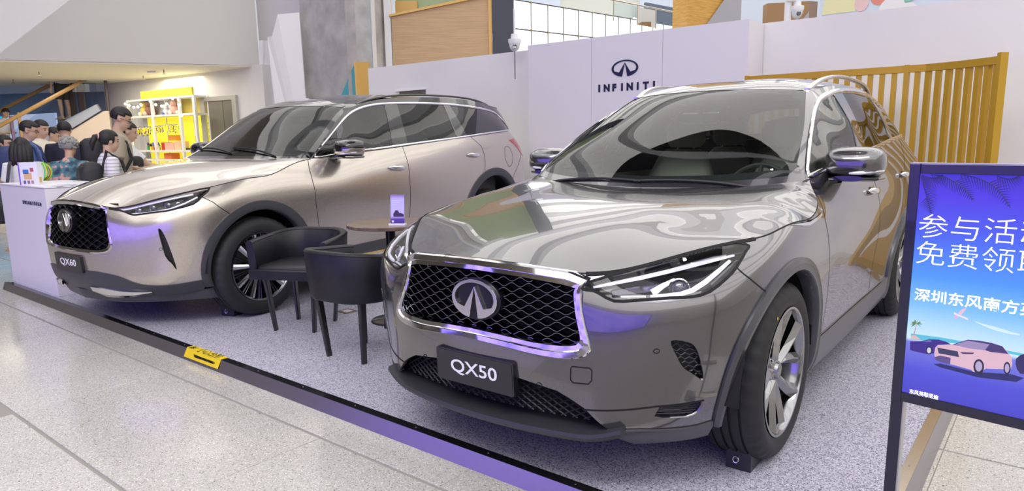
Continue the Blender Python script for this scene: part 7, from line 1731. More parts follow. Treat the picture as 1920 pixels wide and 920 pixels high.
part(lf, o4, 'frame', mbox(4.05, 4.22, 0, .06, FZ, 2.28), frm); part(lf, o4, 'frame', mbox(5.22, 5.36, 0, .06, FZ, 2.28), frm); part(lf, o4, 'frame', mbox(4.22, 5.22, 0, .06, 2.19, 2.28), frm)
part(lf, o4, 'door', mbox(4.225, 4.83, .0, .02, FZ, 2.19), brz); part(lf, o4, 'door', mbox(4.845, 5.22, .0, .02, FZ, 2.19), brz)
su = thing('shelf_unit', 'white framed display shelves glowing yellow against the back wall', 'shelf', W_(2.9, .2, FZ)); o5 = W_(2.9, .2, FZ)
shw = mat('shelf_white', (.82, .80, .74), .5); ylw = mat('shelf_yellow_glow', (.85, .78, .05), .5, emit=(1.0, .90, .05), es=.48); yb = mat('yellow_board', (.72, .66, .06), .5)
for a in (1.54, 2.60, 3.72, 4.30): part(su, o5, 'upright', mbox(a - .035, a + .035, .30, .35, FZ, 2.32), shw); part(su, o5, 'upright', mbox(a - .02, a + .02, .0, .03, FZ, 2.32), shw)
for z in (.95, 1.15, 1.93, 2.30):
    for a0, a1 in ((1.575, 2.565), (2.635, 3.685), (3.755, 4.265)):
        part(su, o5, 'shelf_board', mbox(a0, a1, .0, .34, z - .02, z + .02), shw)
part(su, o5, 'back_panel', mbox(1.75, 4.27, .0, .02, FZ, 1.91), ylw); part(su, o5, 'back_panel', mbox(3.0, 4.27, .0, .02, 1.95, 2.28), mat('shelf_back_ochre', (.70, .58, .12), .5)); part(su, o5, 'back_panel', mbox(1.30, 1.75, .0, .02, FZ, 2.28), lilac)
for a0, a1 in ((2.15, 3.20), (3.22, 4.24)): part(su, o5, 'top_board', mbox(a0, a1, .28, .33, 2.325, 2.49), yb)
lt = mat('sign_letter_yellow', (.85, .65, .05), .4, emit=(.9, .65, .03), es=.5); ol = mat('sign_letter_black', (.02, .02, .05), .5); wh_ = mat('sign_letter_white', (.85, .85, .88), .5)
for s, a0, a1, z in (('DIY小夜灯', 1.66, 2.52, 1.60), ('DIY♥串珠', 2.70, 3.70, 1.63)):
    for dpt, bd, mm in ((.0, .065, ol), (.004, .040, wh_), (.008, .020, ol), (.012, .004, lt)):
        T = frame(W_((a0 + a1) / 2, .36 + dpt, z) - o5, DW, (0, 0, 1)); text('shelf_lettering', s, .2, T, mm, su, depth=.001, width=a1 - a0 - (.065 - bd) * .9, height=.235 - (.065 - bd) * .9, bold=bd)
# lights on a string
bulb = mat('bulb_glow', (1, 1, .9), .5, emit=(1, .95, .75), es=1.8); sl = thing('string_lights', 'string of round warm bulbs looped along the display shelves', 'lights', W_(2.9, .4, 2.2)); o6 = W_(2.9, .4, 2.2)
bp = [(1.55, 2.24), (1.72, 2.20), (1.92, 2.15), (2.10, 2.15), (2.25, 2.19), (2.66, 2.25), (2.88, 2.17), (3.12, 2.13), (3.32, 2.17), (3.58, 2.27), (3.82, 2.13), (3.86, 1.90), (1.60, 2.00), (1.68, 1.78)]
bm = bmesh.new(); tube(bm, [W_(a, .38, z + .03) - o6 for a, z in bp[:11]], .006, 4); obj('cable', bm, blkm, sl)
for a, z in bp: bm = bmesh.new(); lathe(bm, [(.0001, -.032), (.022, -.024), (.032, 0), (.022, .024), (.0001, .032)], 10, M=Matrix.Translation(W_(a, .39, z) - o6)); obj('bulb', bm, bulb, sl, smooth=True)
def plush(a, z, s, col, col2, label):
    o = W_(a, .17, z); t = thing('plush_toy', label, 'toy', o, 0, 'plush toys on the top shelf'); m1, m2 = mat('plush_%d' % int(sum(col) * 1000 + col[0] * 77), col, .9), mat('plush_%d' % int(sum(col2) * 1000 + col2[0] * 77), col2, .9)
    ball = lambda bm, x, y, zz, r: bmesh.ops.create_icosphere(bm, subdivisions=2, radius=r, matrix=Matrix.Translation((x, y, zz)))
    bm = bmesh.new(); ball(bm, 0, 0, .09 * s, .095 * s); obj('body', bm, m1, t, smooth=True)
    bm = bmesh.new(); ball(bm, 0, -.02, .22 * s, .075 * s); ball(bm, -.055 * s, -.02, .285 * s, .028 * s); ball(bm, .055 * s, -.02, .285 * s, .028 * s); obj('head', bm, m1, t, smooth=True)
    for q in (-1, 1): bm = bmesh.new(); ball(bm, q * .075 * s, -.06 * s, .04 * s, .042 * s); obj('paw', bm, m2, t, smooth=True)
plush(1.98, 1.95, 1.15, (.80, .60, .12), (.85, .80, .65), 'yellow plush toy at the left of the top shelf'); plush(2.22, 1.95, 1.25, (.30, .14, .10), (.70, .55, .45), 'brown plush toy beside the yellow one, top shelf')
plush(2.90, 1.95, .8, (.82, .82, .80), (.10, .15, .45), 'small white plush toy with blue paws, top shelf'); plush(3.25, 1.95, 1.1, (.75, .45, .35), (.85, .75, .70), 'pinkish plush toy at the right of the top shelf'); plush(3.12, 1.95, .75, (.80, .78, .82), (.6, .3, .3), 'pale plush toy with red paws beside the pinkish one')
cl_ = ((.7, .08, .06), (.03, .30, .08), (.05, .15, .55), (.80, .65, .05), (.10, .08, .10), (.75, .30, .10), (.02, .02, .03), (.6, .05, .15), (.15, .4, .7), (.75, .75, .75)); nm_ = ('red', 'green', 'blue', 'yellow', 'dark grey', 'orange', 'black', 'crimson', 'light blue', 'white')
for k in range(10):
    a = 1.98 + .055 * k; o = W_(a, .16 + .05 * (k % 2), 1.17); hh = .13 + .05 * ((k * 7) % 4) / 3
    t = thing('figurine', nm_[k] + ' toy figurine in the row on the middle shelf', 'figurine', o, 0, 'toy figurines on the middle shelf'); m = mat('toy_' + nm_[k].replace(' ', '_'), cl_[k], .35)
    bm = bmesh.new(); lathe(bm, [(.0001, 0), (.030, 0), (.026, hh * .55), (.0001, hh * .6)], 10); obj('body', bm, m, t, smooth=True)
    bm = bmesh.new(); lathe(bm, [(.0001, hh * .55), (.022, hh * .62), (.028, hh * .8), (.018, hh * .97), (.0001, hh)], 10); obj('head', bm, mat('toy_' + nm_[(k + 3) % 10].replace(' ', '_'), cl_[(k + 3) % 10], .35), t, smooth=True)
for k, (a0, a1, z0, z1, c, lb) in enumerate(((2.82, 3.20, 1.17, 1.33, (.78, .45, .35), 'pink box on the middle shelf behind the lettering'), (3.22, 3.48, 1.17, 1.36, (.82, .55, .35), 'peach box beside the pink one on the middle shelf'), (2.68, 2.80, 1.17, 1.34, (.55, .04, .03), 'red box at the left end of the middle shelf'), (3.0, 3.3, 1.38, 1.50, (.85, .35, .05), 'orange box stacked above the pink one'), (2.75, 3.05, .97, 1.10, (.80, .20, .06), 'orange-red box on the lowest visible shelf'), (3.50, 3.66, 1.17, 1.21, (.05, .06, .05), 'flat black tray on the middle shelf'))):
    bm = mbox(a0, a1, .05, .25, z0, z1); oo = W_((a0 + a1) / 2, .15, z0); bm.transform(Matrix.Translation(-oo)); o = obj('box', bm, mat('carton_%d' % k, c, .5), None, loc=oo); tag(o, lb, 'box', 'cartons on the display shelves')
# sprinkler heads, downlights and a sensor in the soffit
cz = 2.83
for k, (x, y) in enumerate(((-9.6, 14.5), (-11.2, 16.0), (-8.1, 15.7), (-7.05, 14.5))):
    t = thing('sprinkler', 'small metal sprinkler head in the cream soffit, ' + ('second from the left', 'leftmost one', 'third from the left', 'rightmost one')[k], 'sprinkler', (x, y, cz - .12), 0, 'sprinklers in the soffit'); bm = bmesh.new(); tube(bm, [(0, 0, .12), (0, 0, .02)], .012, 6); obj('pipe', bm, M['steel'], t); bm = bmesh.new(); lathe(bm, [(.0001, .02), (.035, .012), (.035, .005), (.0001, 0)], 10); obj('deflector', bm, mat('sprinkler_bronze', (.25, .18, .12), .4, .6), t)
for k, (x, y) in enumerate(((-8.6, 14.45), (-10.2, 15.6), (-7.0, 14.15))):
    bm = bmesh.new(); lathe(bm, [(.0001, 0), (.075, 0), (.09, .006), (.0001, .02)], 20); o = obj('downlight', bm, mat('downlight_glow', (1, 1, .9), .5, emit=(1, .93, .75), es=3), None, loc=(x, y, cz - .008)); tag(o, 'round recessed downlight in the cream soffit, ' + ('the brightest, nearest one', 'far left one', 'right-hand one')[k], 'light', 'downlights in the soffit')
o = obj('smoke_sensor', bx(-.09, .09, -.06, .06, -.06, 0), bright, None, loc=(-7.4, 14.75, cz)); tag(o, 'white rectangular sensor box under the cream soffit', 'sensor')
# ---------------------------------------------------------------- stairs behind the shop
wq('wall_stair_far', [(-22, 21, FZ), (-8, 19.5, FZ), (-8, 19.5, 4.2), (-22, 21, 4.2)], mat('stair_wall_blue', (.27, .31, .40), .5), .2)
wq('wall_stair_band', [(-22, 20.6, 2.75), (-10.8, 19.4, 2.75), (-10.8, 19.4, 3.05 + .9), (-22, 20.6, 3.95)], mat('stair_wall_pale', (.40, .43, .55), .5), .1)
wq('window_2', [(-15.6, 19.0, 1.55), (-13.6, 18.9, 1.55), (-13.6, 18.9, 2.10), (-15.6, 19.0, 2.10)], mat('cyan_screen', (.02, .2, .3), .4, emit=(.02, .42, .75), es=.9), .05)
wq('window_3', [(-13.5, 18.8, 1.5), (-11.9, 18.4, 1.8), (-11.9, 18.4, 2.15), (-13.5, 18.8, 2.12)], mat('pale_window', (.6, .65, .8), .4, emit=(.5, .6, .85), es=.5), .05)
sc_ = thing('staircase', 'staircase with beige flank, glass sides and wooden handrails at far left', 'staircase', (-10.5, 16.5, FZ)); SO = Vector((-10.5, 16.5, FZ))
beige = mat('stair_beige', (.66, .54, .44), .6); sgrey = mat('stair_grey', (.36, .38, .45), .5); hr = mat('handrail_wood', (.42, .25, .10), .4); dkp = mat('stair_post_dark', (.09, .07, .08), .4)
wqc('flank', [(-13.2, 15.9, -.0), (-11.5, 16.25, .95), (-10.25, 16.5, 1.70), (-9.62, 16.62, 2.085), (-9.48, 16.62, 2.09), (-9.42, 16.62, FZ), (-13.2, 15.9, FZ)], beige, .15, sc_, SO)
wqc('flank_coping', [(-13.2, 15.85, -.0 + .02), (-11.5, 16.20, .97), (-10.25, 16.45, 1.72), (-9.64, 16.57, 2.10), (-9.72, 16.57, 2.25), (-10.35, 16.45, 1.93), (-11.6, 16.2, 1.22), (-13.2, 15.85, .28)], sgrey, .12, sc_, SO)
for k in range(9):
    x0_, x1_ = -12.9 + k * .42, -12.5 + k * .42; y_ = 16.35 + (x0_ + 12.9) * .2; z_ = .02 + k * .255; obj('step', bx(x0_ - SO.x, x1_ + .05 - SO.x, y_ - SO.y + .15, y_ - SO.y + 2.0, z_ - .12 - SO.z, z_ - SO.z), sgrey, sc_)
gl_ = glass_mat('stair_glass', (.80, .87, .95), 1.5, .9)
bm = bmesh.new(); bm.faces.new([bm.verts.new(Vector(p) - SO) for p in ((-11.5, 16.15, 1.2), (-9.8, 16.5, 2.2), (-9.8, 16.5, 2.83), (-10.0, 16.45, 2.75), (-11.5, 16.15, 1.62))]); obj('glass_pane', bm, gl_, sc_)
bm = bmesh.new(); tube(bm, [Vector(p) - SO for p in ((-12.9, 15.0, .75), (-11.27, 15.5, 1.765), (-10.93, 15.75, 2.02), (-10.075, 16.45, 2.69), (-9.9, 16.55, 2.82))], .045, 8); obj('handrail', bm, hr, sc_, smooth=True)
bm = bmesh.new(); tube(bm, [Vector(p) - SO for p in ((-14.0, 16.4, 1.25), (-12.32, 17.0, 2.15), (-11.39, 17.5, 2.77), (-11.2, 17.6, 2.88))], .045, 8); obj('handrail', bm, hr, sc_, smooth=True)
for x, y, z0, z1, m_ in ((-10.98, 15.72, 1.3, 2.05, hr), (-11.12, 15.66, 1.25, 1.98, mat('purple_post', (.20, .13, .22), .4)), (-10.55, 17.3, 1.9, 2.83, dkp), (-9.52, 16.7, 2.0, 2.83, dkp), (-10.42, 17.3, 1.95, 2.83, dkp)):
    bm = bmesh.new(); tube(bm, [Vector((x, y, z0)) - SO, Vector((x, y, z1)) - SO], .035, 6); obj('post', bm, m_, sc_)
bf = thing('shopfront', 'dark framed glass shopfront beside the stairs under the soffit', 'shopfront', (-9.6, 17.4, FZ)); BF = Vector((-9.6, 17.4, FZ))
for x, y, w_ in ((-10.72, 17.3, .06), (-10.48, 17.3, .06), (-10.98, 17.3, .03)): obj('mullion', bx(x - BF.x - w_, x - BF.x + w_, y - BF.y - .04, y - BF.y + .04, 0, 2.90), dkp if w_ < .05 else mat('mullion_brown', (.16, .10, .09), .4), bf)
bm = bmesh.new(); bm.faces.new([bm.verts.new(Vector(p) - BF) for p in ((-10.42, 17.3, 1.9), (-10.10, 17.3, 1.9), (-10.10, 17.3, 2.82), (-10.42, 17.3, 2.82))]); obj('glass_pane', bm, gl_, bf)
# ---------------------------------------------------------------- people
SKIN = [(.56, .34, .23), (.62, .40, .28), (.50, .29, .19)]
def remesh(bm, vox, name, m, parent, sm=3):
    me = bpy.data.meshes.new(name); bm.to_mesh(me); bm.free(); o = bpy.data.objects.new(name, me); COL.objects.link(o)
    r = o.modifiers.new('r', 'REMESH'); r.mode = 'VOXEL'; r.voxel_size = vox; r.use_smooth_shade = True
    s = o.modifiers.new('s', 'SMOOTH'); s.iterations = sm; s.factor = .5
    dg = bpy.context.evaluated_depsgraph_get(); ne = bpy.data.meshes.new_from_object(o.evaluated_get(dg)); bpy.data.objects.remove(o); bpy.data.meshes.remove(me)
    ne.materials.clear(); ne.name = name; return link(name, ne, m, parent)
def limb(bm, pts, r): tube(bm, pts, r, 12)
def eshape(bm, secs, n=20):
    """stack of ellipses (x, y, z, rx, ry)"""
    loft(bm, [[(x + rx * math.cos(t), y + ry * math.sin(t), z) for t in np.linspace(0, 2 * PI, n + 1)[:-1]] for x, y, z, rx, ry in secs])
def person(label, x, y, H, yaw, shirt, trouser, skin=0, hair='short', haircol=(.012, .010, .010), headyaw=0., nod=0., arms=(('down',), ('down',)), female=False, glasses=False, group='people behind the cars', shorts=False, zf=FZ, shirtmat=None, long_sleeve=False, bag=None, vox=.014, bend=0.):
    P_ = thing('person', label, 'person', (x, y, zf), yaw, group); k = H / 1.72; sk = mat('skin_%d' % skin, SKIN[skin], .55); sh = shirtmat or mat('cloth_%02d%02d%02d' % tuple(int(c * 99) for c in shirt), shirt, .85); tr = mat('cloth_%02d%02d%02d' % tuple(int(c * 99) for c in trouser), trouser, .85)
    sw = .185 if not female else .160; V = lambda *p: Vector(p) * k
    bx_ = lambda z: bend * max(0, z - .95)     # forward lean
    hz = 1.60; hx = .02 + bx_(1.6) + .03 * nod; arms_pts = []
    for s, a in ((1, arms[0]), (-1, arms[1])):
        S = V(bx_(1.4), s * sw, 1.39)
        if a[0] == 'down': pts = [S, V(-.01 + bx_(1.1), s * (sw + .055), 1.10), V(.05 + bx_(.9), s * (sw + .05), .85), V(.08 + bx_(.8), s * (sw + .04), .76)]
        elif a[0] == 'bent': pts = [S, V(-.02, s * (sw + .06), 1.10), V(.20, s * (sw - .04), 1.05), V(.28, s * (sw - .08), 1.06)]
        elif a[0] == 'reach': pts = [S, V(.20, s * (sw + .03), 1.18), V(.42, s * (sw + .0), 1.12), V(.50, s * (sw - .02), 1.12)]
        else: pts = [S] + [V(*q) for q in a[1:]]
        arms_pts.append(pts)
    bm = bmesh.new(); w1 = 1.0 if not female else .86
    eshape(bm, [(bx_(z) * k + ox * k, 0, z * k, rx * k, ry * k * w1) for z, ox, rx, ry in ((.84, 0, .10, .15), (.92, 0, .115, .165), (1.05, .005, .10, .145), (1.20, .005, .115, .160), (1.33, .0, .115, .175), (1.41, -.01, .085, .150), (1.45, -.015, .055, .075))])
    tube(bm, [V(bx_(1.42) - .01, 0, 1.42), V(bx_(1.5), 0, 1.50), V(hx - .01, 0, 1.56)], [.052 * k, .050 * k, .052 * k], 12)
    for s, pts in zip((1, -1), arms_pts):
        limb(bm, [V(bx_(1.38), s * .08, 1.38)] + pts[:4], [.05 * k, .052 * k, .040 * k, .026 * k, .024 * k])
        d = (pts[3] - pts[2]).normalized(); h0 = pts[3]; sd = d.cross(Vector((0, 0, 1))); sd = sd.normalized() if sd.length > .3 else Vector((0, 1, 0)); upv = sd.cross(d)
        limb(bm, [h0, h0 + d * .05 * k, h0 + d * .085 * k], [.024 * k, .034 * k, .028 * k])
        for f, (o_, L_) in enumerate(((-.026, .062), (-.009, .075), (.009, .072), (.026, .055))): limb(bm, [h0 + d * .075 * k + sd * o_ * k, h0 + d * (.085 + L_ * .6) * k + sd * o_ * 1.15 * k, h0 + d * (.085 + L_) * k + sd * o_ * 1.15 * k - upv * .02 * k], [.0095 * k, .0085 * k, .007 * k])
        limb(bm, [h0 + d * .02 * k - sd * .02 * k, h0 + d * .05 * k - sd * .052 * k, h0 + d * .085 * k - sd * .058 * k], [.012 * k, .010 * k, .008 * k])
    for s in (1, -1):
        limb(bm, [V(0, s * .085, .92), V(.01, s * .09, .70), V(.015, s * .095, .48), V(-.01, s * .10, .25), V(-.015, s * .10, .08)], [.085 * k, .080 * k, .055 * k, .050 * k, .035 * k])
        loft(bm, [[(V(xx, s * .10 + b, zz + c)) for b, c in rrect(w_, h_, min(w_, h_) * .3, 2)] for xx, zz, w_, h_ in ((-.07, .035, .06, .06), (-.02, .045, .075, .085), (.08, .035, .088, .06), (.16, .02, .07, .035))])
    # head: skull, jaw, nose, ears in the same surface
    HM = Matrix.Translation(V(hx, 0, hz)) @ Matrix.Rotation(headyaw, 4, 'Z') @ Matrix.Rotation(nod, 4, 'Y')
    def ell_(c, r_): bmesh.ops.create_uvsphere(bm, u_segments=20, v_segments=14, radius=1, matrix=HM @ Matrix.Translation(Vector(c) * k) @ Matrix.Diagonal((r_[0] * k, r_[1] * k, r_[2] * k, 1)))
    ell_((-.005, 0, .035), (.098, .078, .088)); ell_((.025, 0, -.030), (.072, .062, .082)); ell_((.055, 0, -.085), (.030, .034, .028)); ell_((.098, 0, -.012), (.016, .011, .022)); ell_((.095, 0, -.052), (.010, .022, .009))
    for s in (1, -1): ell_((-.005, s * .078, -.005), (.018, .009, .030))
    bmesh.ops.recalc_face_normals(bm, faces=bm.faces[:]); body = remesh(bm, vox * k, 'body', sk, P_, 2)
    # face
    HV = lambda *p: HM @ (Vector(p) * k)
    for s in (1, -1):
        bm = bmesh.new(); bmesh.ops.create_uvsphere(bm, u_segments=8, v_segments=6, radius=1, matrix=HM @ Matrix.Translation(Vector((.084, s * .032, .008)) * k) @ Matrix.Diagonal((.006 * k, .014 * k, .006 * k, 1))); obj('eye', bm, mat('eye_dark', (.03, .02, .015), .2), P_, smooth=True)
        bm = bmesh.new(); tube(bm, [HV(.088, s * .018, .030), HV(.090, s * .034, .035), HV(.078, s * .052, .030)], .0035 * k, 5); obj('eyebrow', bm, mat('brow', (.03, .02, .015), .8), P_)
    bm = bmesh.new(); tube(bm, [HV(.094, -.024, -.055), HV(.104, 0, -.053), HV(.094, .024, -.055)], .0042 * k, 5); obj('mouth', bm, mat('lips', (.42, .17, .14), .5), P_)
    if glasses:
        bm = bmesh.new()
        for s in (1, -1): tube(bm, [HV(.103 - .02 * abs(math.cos(t)) * .3, s * .034 + .024 * math.cos(t), .004 + .018 * math.sin(t)) for t in np.linspace(0, 2 * PI, 13)[:-1]], .0022 * k, 5, close=True); tube(bm, [HV(.095, s * .058, .010), HV(.05, s * .082, .012), HV(-.01, s * .084, .008)], .0022 * k, 5)
        tube(bm, [HV(.106, -.010, .008), HV(.106, .010, .008)], .002 * k, 5); obj('glasses', bm, mat('glasses_black', (.01, .01, .01), .3), P_)
    # hair
    hm = mat('hair_%02d' % int(haircol[0] * 99), haircol, .55); N, L, b = nodes(hm)
    bm = bmesh.new(); bmesh.ops.create_uvsphere(bm, u_segments=28, v_segments=20, radius=1)
    for v in bm.verts: v.co = Vector((v.co.x * .108 - .010, v.co.y * .088, v.co.z * .100 + .040))
    cutf = lambda c: (c.x > .035 and c.z < .075) or (c.x > -.03 and abs(c.y) > .040 and c.z < (.045 if hair == 'short' else -.02)) or (hair == 'short' and c.z < -.02) or c.z < -.045
    bmesh.ops.delete(bm, geom=[f for f in bm.faces if cutf(f.calc_center_median())], context='FACES')
    ex = bmesh.ops.extrude_face_region(bm, geom=bm.faces[:]); 
    for v in ex['geom']:
        if isinstance(v, bmesh.types.BMVert): v.co = (v.co - Vector((-.01, 0, .03))) * .90 + Vector((-.01, 0, .03))
    if hair in ('long', 'curly', 'pony', 'bob'):
        if hair == 'long': 
            for s in (-1, -.5, 0, .5, 1): limb(bm, [(-.06, s * .06, .06), (-.085 + .02 * abs(s), s * .082, -.05), (-.085 + .02 * abs(s), s * .088, -.17), (-.075 + .02 * abs(s), s * .075, -.24)], [.045, .050, .046, .02])
        if hair == 'bob':
            for s in (-1, -.5, 0, .5, 1): limb(bm, [(-.06, s * .06, .06), (-.08, s * .08, -.04), (-.07, s * .08, -.10)], [.045, .048, .02])
        if hair == 'pony': limb(bm, [(-.10, 0, .06), (-.145, 0, .04), (-.175, 0, -.04), (-.17, 0, -.12)], [.022, .034, .032, .010])
        if hair == 'curly':
            rnd = random.Random(3)
            for _ in range(90):
                t, p_ = rnd.uniform(0, 2 * PI), rnd.uniform(-.5, 1.5); c = Vector((math.cos(t) * math.cos(p_) * .105 - .015, math.sin(t) * math.cos(p_) * .092, math.sin(p_) * .095 + .035))
                if not (c.x > .05 and c.z < .06): bmesh.ops.create_icosphere(bm, subdivisions=1, radius=rnd.uniform(.016, .026), matrix=Matrix.Translation(c))
    for v in bm.verts: v.co = HM @ (v.co * k)
    bmesh.ops.recalc_face_normals(bm, faces=bm.faces[:]); ho = obj('hair', bm, hm, P_, smooth='all')
    if hair == 'pony': bm = bmesh.new(); tube(bm, [HV(-.120 + .0 * math.cos(t), .028 * math.cos(t), .05 + .028 * math.sin(t)) for t in np.linspace(0, 2 * PI, 13)[:-1]], .009 * k, 6, close=True); obj('hair_tie', bm, mat('hair_tie_pink', (.75, .45, .42), .6), P_, smooth=True)
    # shirt
    bm = bmesh.new(); eshape(bm, [(bx_(z) * k + ox * k, 0, z * k, rx * k, ry * k * w1) for z, ox, rx, ry in ((.86, 0, .135, .185), (.95, 0, .130, .180), (1.05, .005, .122, .168), (1.20, .005, .135, .180), (1.33, .0, .130, .192), (1.41, -.01, .098, .165), (1.455, -.015, .066, .082), (1.475, -.012, .060, .066))])
    for s, pts in zip((1, -1), arms_pts):
        e_ = pts[1] if not long_sleeve else pts[3]; mid = pts[0].lerp(pts[1], .72)
        if long_sleeve: limb(bm, [V(bx_(1.38), s * .08, 1.38)] + pts[:4], [.06 * k, .068 * k, .056 * k, .042 * k, .040 * k])
        else: limb(bm, [V(bx_(1.38), s * .08, 1.38), pts[0], mid], [.06 * k, .070 * k, .066 * k])
    bmesh.ops.recalc_face_normals(bm, faces=bm.faces[:]); remesh(bm, vox * 1.1 * k, 'shirt', sh, P_, 2)
    bm = bmesh.new(); eshape(bm, [(0, 0, z * k, rx * k, ry * k * w1) for z, rx, ry in ((.80, .125, .175), (.90, .130, .182), (1.0, .118, .162))])
    for s in (1, -1): limb(bm, [V(0, s * .085, .90), V(.01, s * .09, .70), V(.015, s * .095, .48)] + ([] if shorts else [V(-.01, s * .10, .25), V(-.015, s * .10, .09)]), [.10 * k, .098 * k, .080 * k] + ([] if shorts else [.066 * k, .058 * k]))
    bmesh.ops.recalc_face_normals(bm, faces=bm.faces[:]); remesh(bm, vox * 1.2 * k, 'shorts' if shorts else 'trousers', tr, P_, 2)
    shm = mat('shoe_dark', (.06, .05, .05), .5) if not shorts else mat('sandal_tan', (.55, .38, .12), .5)
    for s in (1, -1): bm = bmesh.new(); loft(bm, [[V(xx, s * .10 + b, zz) for xx, zz in ((-.09, .0), (-.09, .022), (.17, .018), (.18, .0))] for b in (-.052, .052)]); bmesh.ops.recalc_face_normals(bm, faces=bm.faces[:]); obj('shoe', bm, shm, P_)
    return P_, k
def backpack(px, py, k, yaw, label, col, w_=.30, h_=.46, zc=1.12, d0=-.20, pocket=None):
    t = thing('backpack', label, 'backpack', (px, py, FZ), yaw); m = mat('bag_%02d' % int(col[2] * 99), col, .6); bm = bmesh.new()
    loft(bm, [[((d0 + dx_) * k, y_ * k, (zc + z_) * k) for y_, z_ in [(a, b) for a, b in rrect(ww, hh, .09, 4)]] for dx_, ww, hh in ((.06, w_ * .9, h_ * .92), (.0, w_, h_), (-.10, w_ * .95, h_ * .94), (-.15, w_ * .75, h_ * .75))]); bmesh.ops.recalc_face_normals(bm, faces=bm.faces[:]); obj('bag_body', bm, m, t, smooth='all')
    for s in (1, -1): bm = bmesh.new(); tube(bm, [((d0 + .06) * k, s * .10 * k, (zc + .18) * k), (-.04 * k, s * .12 * k, 1.475 * k), (.10 * k, s * .13 * k, 1.36 * k), (.14 * k, s * .13 * k, 1.18 * k), (.02 * k, s * .17 * k, .98 * k), ((d0 + .05) * k, s * .12 * k, (zc - .18) * k)], .020 * k, 6); obj('strap', bm, m, t, smooth=True)
    if pocket:
        bm = bmesh.new(); lathe(bm, [(.0001, -.07), (.05, -.06), (.058, 0), (.045, .07), (.0001, .08)], 12, M=Matrix.Translation(((d0 - .04) * k, pocket * w_ * .52 * k, (zc - .16) * k))); obj('bottle_pocket', bm, mat('pocket_blue', (.04, .18, .50), .3), t, smooth=True)
    return t
stripe = mat('striped_tee', (.75, .74, .76), .85); N, L, b = nodes(stripe); tc = N.new('ShaderNodeTexCoord'); wv = N.new('ShaderNodeTexWave'); wv.bands_direction = 'Z'; wv.inputs['Scale'].default_value = 9; L.new(tc.outputs['Object'], wv.inputs[0]); r = N.new('ShaderNodeValToRGB'); r.color_ramp.elements[0].position = .75; r.color_ramp.elements[0].color = (.78, .77, .80, 1); r.color_ramp.elements[1].position = .9; r.color_ramp.elements[1].color = (.42, .40, .45, 1); L.new(wv.outputs[0], r.inputs[0]); L.new(r.outputs[0], b.inputs['Base Color'])
floral = mat('floral_blouse', (.1, .2, .25), .8); N, L, b = nodes(floral); tc = N.new('ShaderNodeTexCoord'); nz = N.new('ShaderNodeTexNoise'); nz.inputs['Scale'].default_value = 11; nz.inputs['Detail'].default_value = 6; L.new(tc.outputs['Object'], nz.inputs[0]); r = N.new('ShaderNodeValToRGB'); e = r.color_ramp.elements; e[0].position = .40; e[0].color = (.03, .07, .11, 1); e[1].position = .49; e[1].color = (.10, .22, .27, 1)
for p_, c_ in ((.545, (.12, .24, .28, 1)), (.56, (.62, .34, .27, 1)), (.68, (.72, .48, .40, 1))): q_ = e.new(p_); q_.color = c_
L.new(nz.outputs[0], r.inputs[0]); L.new(r.outputs[0], b.inputs['Base Color'])
AW = lambda x, y: math.atan2(y, x)
person('man in a khaki T-shirt and glasses looking down to the right', -4.52, 8.0, 1.80, R(28), (.42, .36, .27), (.06, .06, .07), 1, glasses=True, nod=.42, headyaw=R(-5), arms=(('bent',), ('down',)), bend=.06, vox=.012)
backpack(-4.52, 8.0, 1.04, R(28), 'black backpack on the back of the man in khaki', (.02, .02, .022), .26, .40, 1.22, -.19)
person('young woman with a ponytail in a striped white T-shirt', -4.16, 7.2, 1.53, R(42), (.7, .7, .72), (.05, .05, .06), 1, hair='pony', female=True, shirtmat=stripe, nod=.12, headyaw=R(4), arms=(('bent',), ('bent',)), vox=.012)
backpack(-4.16, 7.2, .90, R(42), 'big dark navy backpack with a blue side pocket, worn by the ponytail woman', (.012, .012, .030), .34, .62, 1.05, -.17, pocket=-1)
person('man in a white T-shirt reaching out towards the shelves', -4.72, 8.6, 1.65, R(25), (.80, .80, .82), (.05, .05, .06), 1, nod=.2, arms=(('reach',), ('s', (.16, -.24, 1.10), (.46, -.20, 1.10), (.56, -.18, 1.11))), vox=.012)
t = thing('crossbody_bag', 'black crossbody bag with a white tag on the man in the white T-shirt', 'bag', (-4.72, 8.6, FZ), R(25)); bm = bmesh.new(); loft(bm, [[(.02 + a, yy, 1.08 + b) for a, b in rrect(w_, h_, .06, 4)] for yy, w_, h_ in ((-.20, .22, .26), (-.25, .30, .34), (-.31, .28, .30), (-.34, .18, .18))]); bmesh.ops.recalc_face_normals(bm, faces=bm.faces[:]); obj('bag_body', bm, mat('bag_black', (.012, .012, .012), .6), t, smooth='all')
bm = bmesh.new(); loft(bm, [[(x_ + a, -.20 + y_, z_) for a, y_ in ((-.035, 0), (.035, 0), (.035, -.012), (-.035, -.012))] for x_, z_, y0_ in ((.0, 1.46, 0), (.0, 1.40, 0), (.01, 1.2, 0))]); obj('strap', bm, mat('bag_black', (.012, .012, .012), .6), t); obj('tag', bx(.05, .11, -.345, -.338, 1.12, 1.135), bright, t)
person('elderly woman with curly grey hair in a floral blouse', -4.84, 7.6, 1.47, R(105), (.1, .2, .25), (.05, .05, .05), 0, hair='curly', haircol=(.30, .30, .28), female=True, shirtmat=floral, nod=.35, headyaw=R(-20), arms=(('bent',), ('bent',)), bend=.12, vox=.013)
person('man in a dark navy T-shirt seen from behind', -6.05, 9.5, 1.70, R(112), (.025, .025, .055), (.02, .02, .025), 1, nod=.30, arms=(('down',), ('bent',)))
person('boy in a pale T-shirt between the cream and navy shirted men', -7.22, 11.0, 1.66, R(15), (.55, .62, .62), (.1, .1, .12), 1, nod=.45)
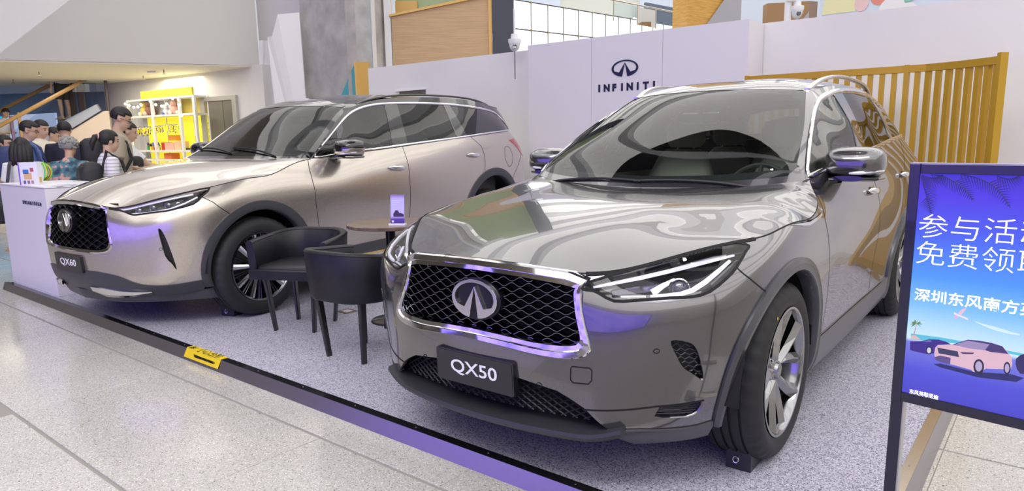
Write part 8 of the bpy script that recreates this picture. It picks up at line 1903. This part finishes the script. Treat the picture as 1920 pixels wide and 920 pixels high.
person('man in a blue T-shirt and glasses with a dark backpack', -6.22, 9.0, 1.70, R(22), (.10, .16, .45), (.03, .04, .08), 1, glasses=True, nod=.30, arms=(('bent',), ('bent',)), vox=.013)
backpack(-6.22, 9.0, 1.0, R(22), 'dark blue backpack on the man in the blue T-shirt', (.03, .05, .14), .30, .44, 1.18, -.20)
person('young man in a cream T-shirt with a green print', -6.72, 10.0, 1.74, R(-5), (.78, .72, .58), (.08, .08, .1), 1, nod=.25, arms=(('bent',), ('down',)), vox=.013)
person('woman with long black hair and a white blouse seen from behind', -5.26, 7.5, 1.47, R(112), (.80, .80, .79), (.04, .04, .05), 1, hair='long', female=True, nod=.2, vox=.013)
t = thing('shoulder_bag', 'dark shoulder bag strap across the white blouse', 'bag', (-5.26, 7.5, FZ), R(112)); bm = bmesh.new(); tube(bm, [(.10, .10, 1.10), (.06, .095, 1.25), (-.02, .09, 1.295), (-.115, .10, 1.20), (-.14, .14, .98), (-.10, .20, .78)], .018, 6, flat=.4); obj('strap', bm, mat('strap_grey', (.05, .05, .055), .6), t); bm = bx(-.20, .02, .17, .27, .58, .80, bev=.03); obj('bag_body', bm, mat('bag_black', (.012, .012, .012), .6), t)
person('woman in a yellow T-shirt and shorts at the left edge', -6.76, 9.3, 1.53, R(5), (.72, .68, .30), (.08, .08, .09), 1, hair='bob', female=True, shorts=True, nod=.1, arms=(('bent',), ('down',)))
person('person in dark shorts and a pale top climbing the stairs', -10.75, 17.0, 1.66, R(160), (.45, .50, .60), (.025, .03, .03), 1, hair='short', shorts=True, zf=1.93, group='people on the stairs', vox=.016)
person('person in a white top leaning behind the lower handrail', -11.9, 16.4, 1.45, R(-10), (.70, .70, .74), (.02, .04, .045), 1, hair='short', zf=.72, nod=.5, group='people on the stairs', arms=(('bent',), ('bent',)), bend=.25, vox=.016)
# plastic hoops held beside the counter
t = thing('hoop_bundle', 'bundle of bright green, yellow and red plastic hoops over the counter', 'hoops', (-4.80, 7.1, 1.06), R(10))
for k_ in range(9):
    c = ((.02, .55, .08), (.75, .75, .02), (.02, .50, .10), (.65, .06, .02), (.55, .75, .02), (.02, .60, .15), (.80, .80, .05), (.02, .45, .10), (.1, .65, .1))[k_]; bm = bmesh.new(); a_ = -.9 + k_ * .22
    tube(bm, [(.085 * math.cos(q) * math.cos(a_), .085 * math.cos(q) * math.sin(a_), .085 * math.sin(q) + .01 * math.sin(k_)) for q in np.linspace(0, 2 * PI, 25)[:-1]], .0045, 6, close=True); obj('hoop', bm, mat('hoop_%d' % k_, c, .35), t, smooth=True)
#MAIN
build_car50(); build_car60()
print('script %.1fs' % (time.time() - T0))
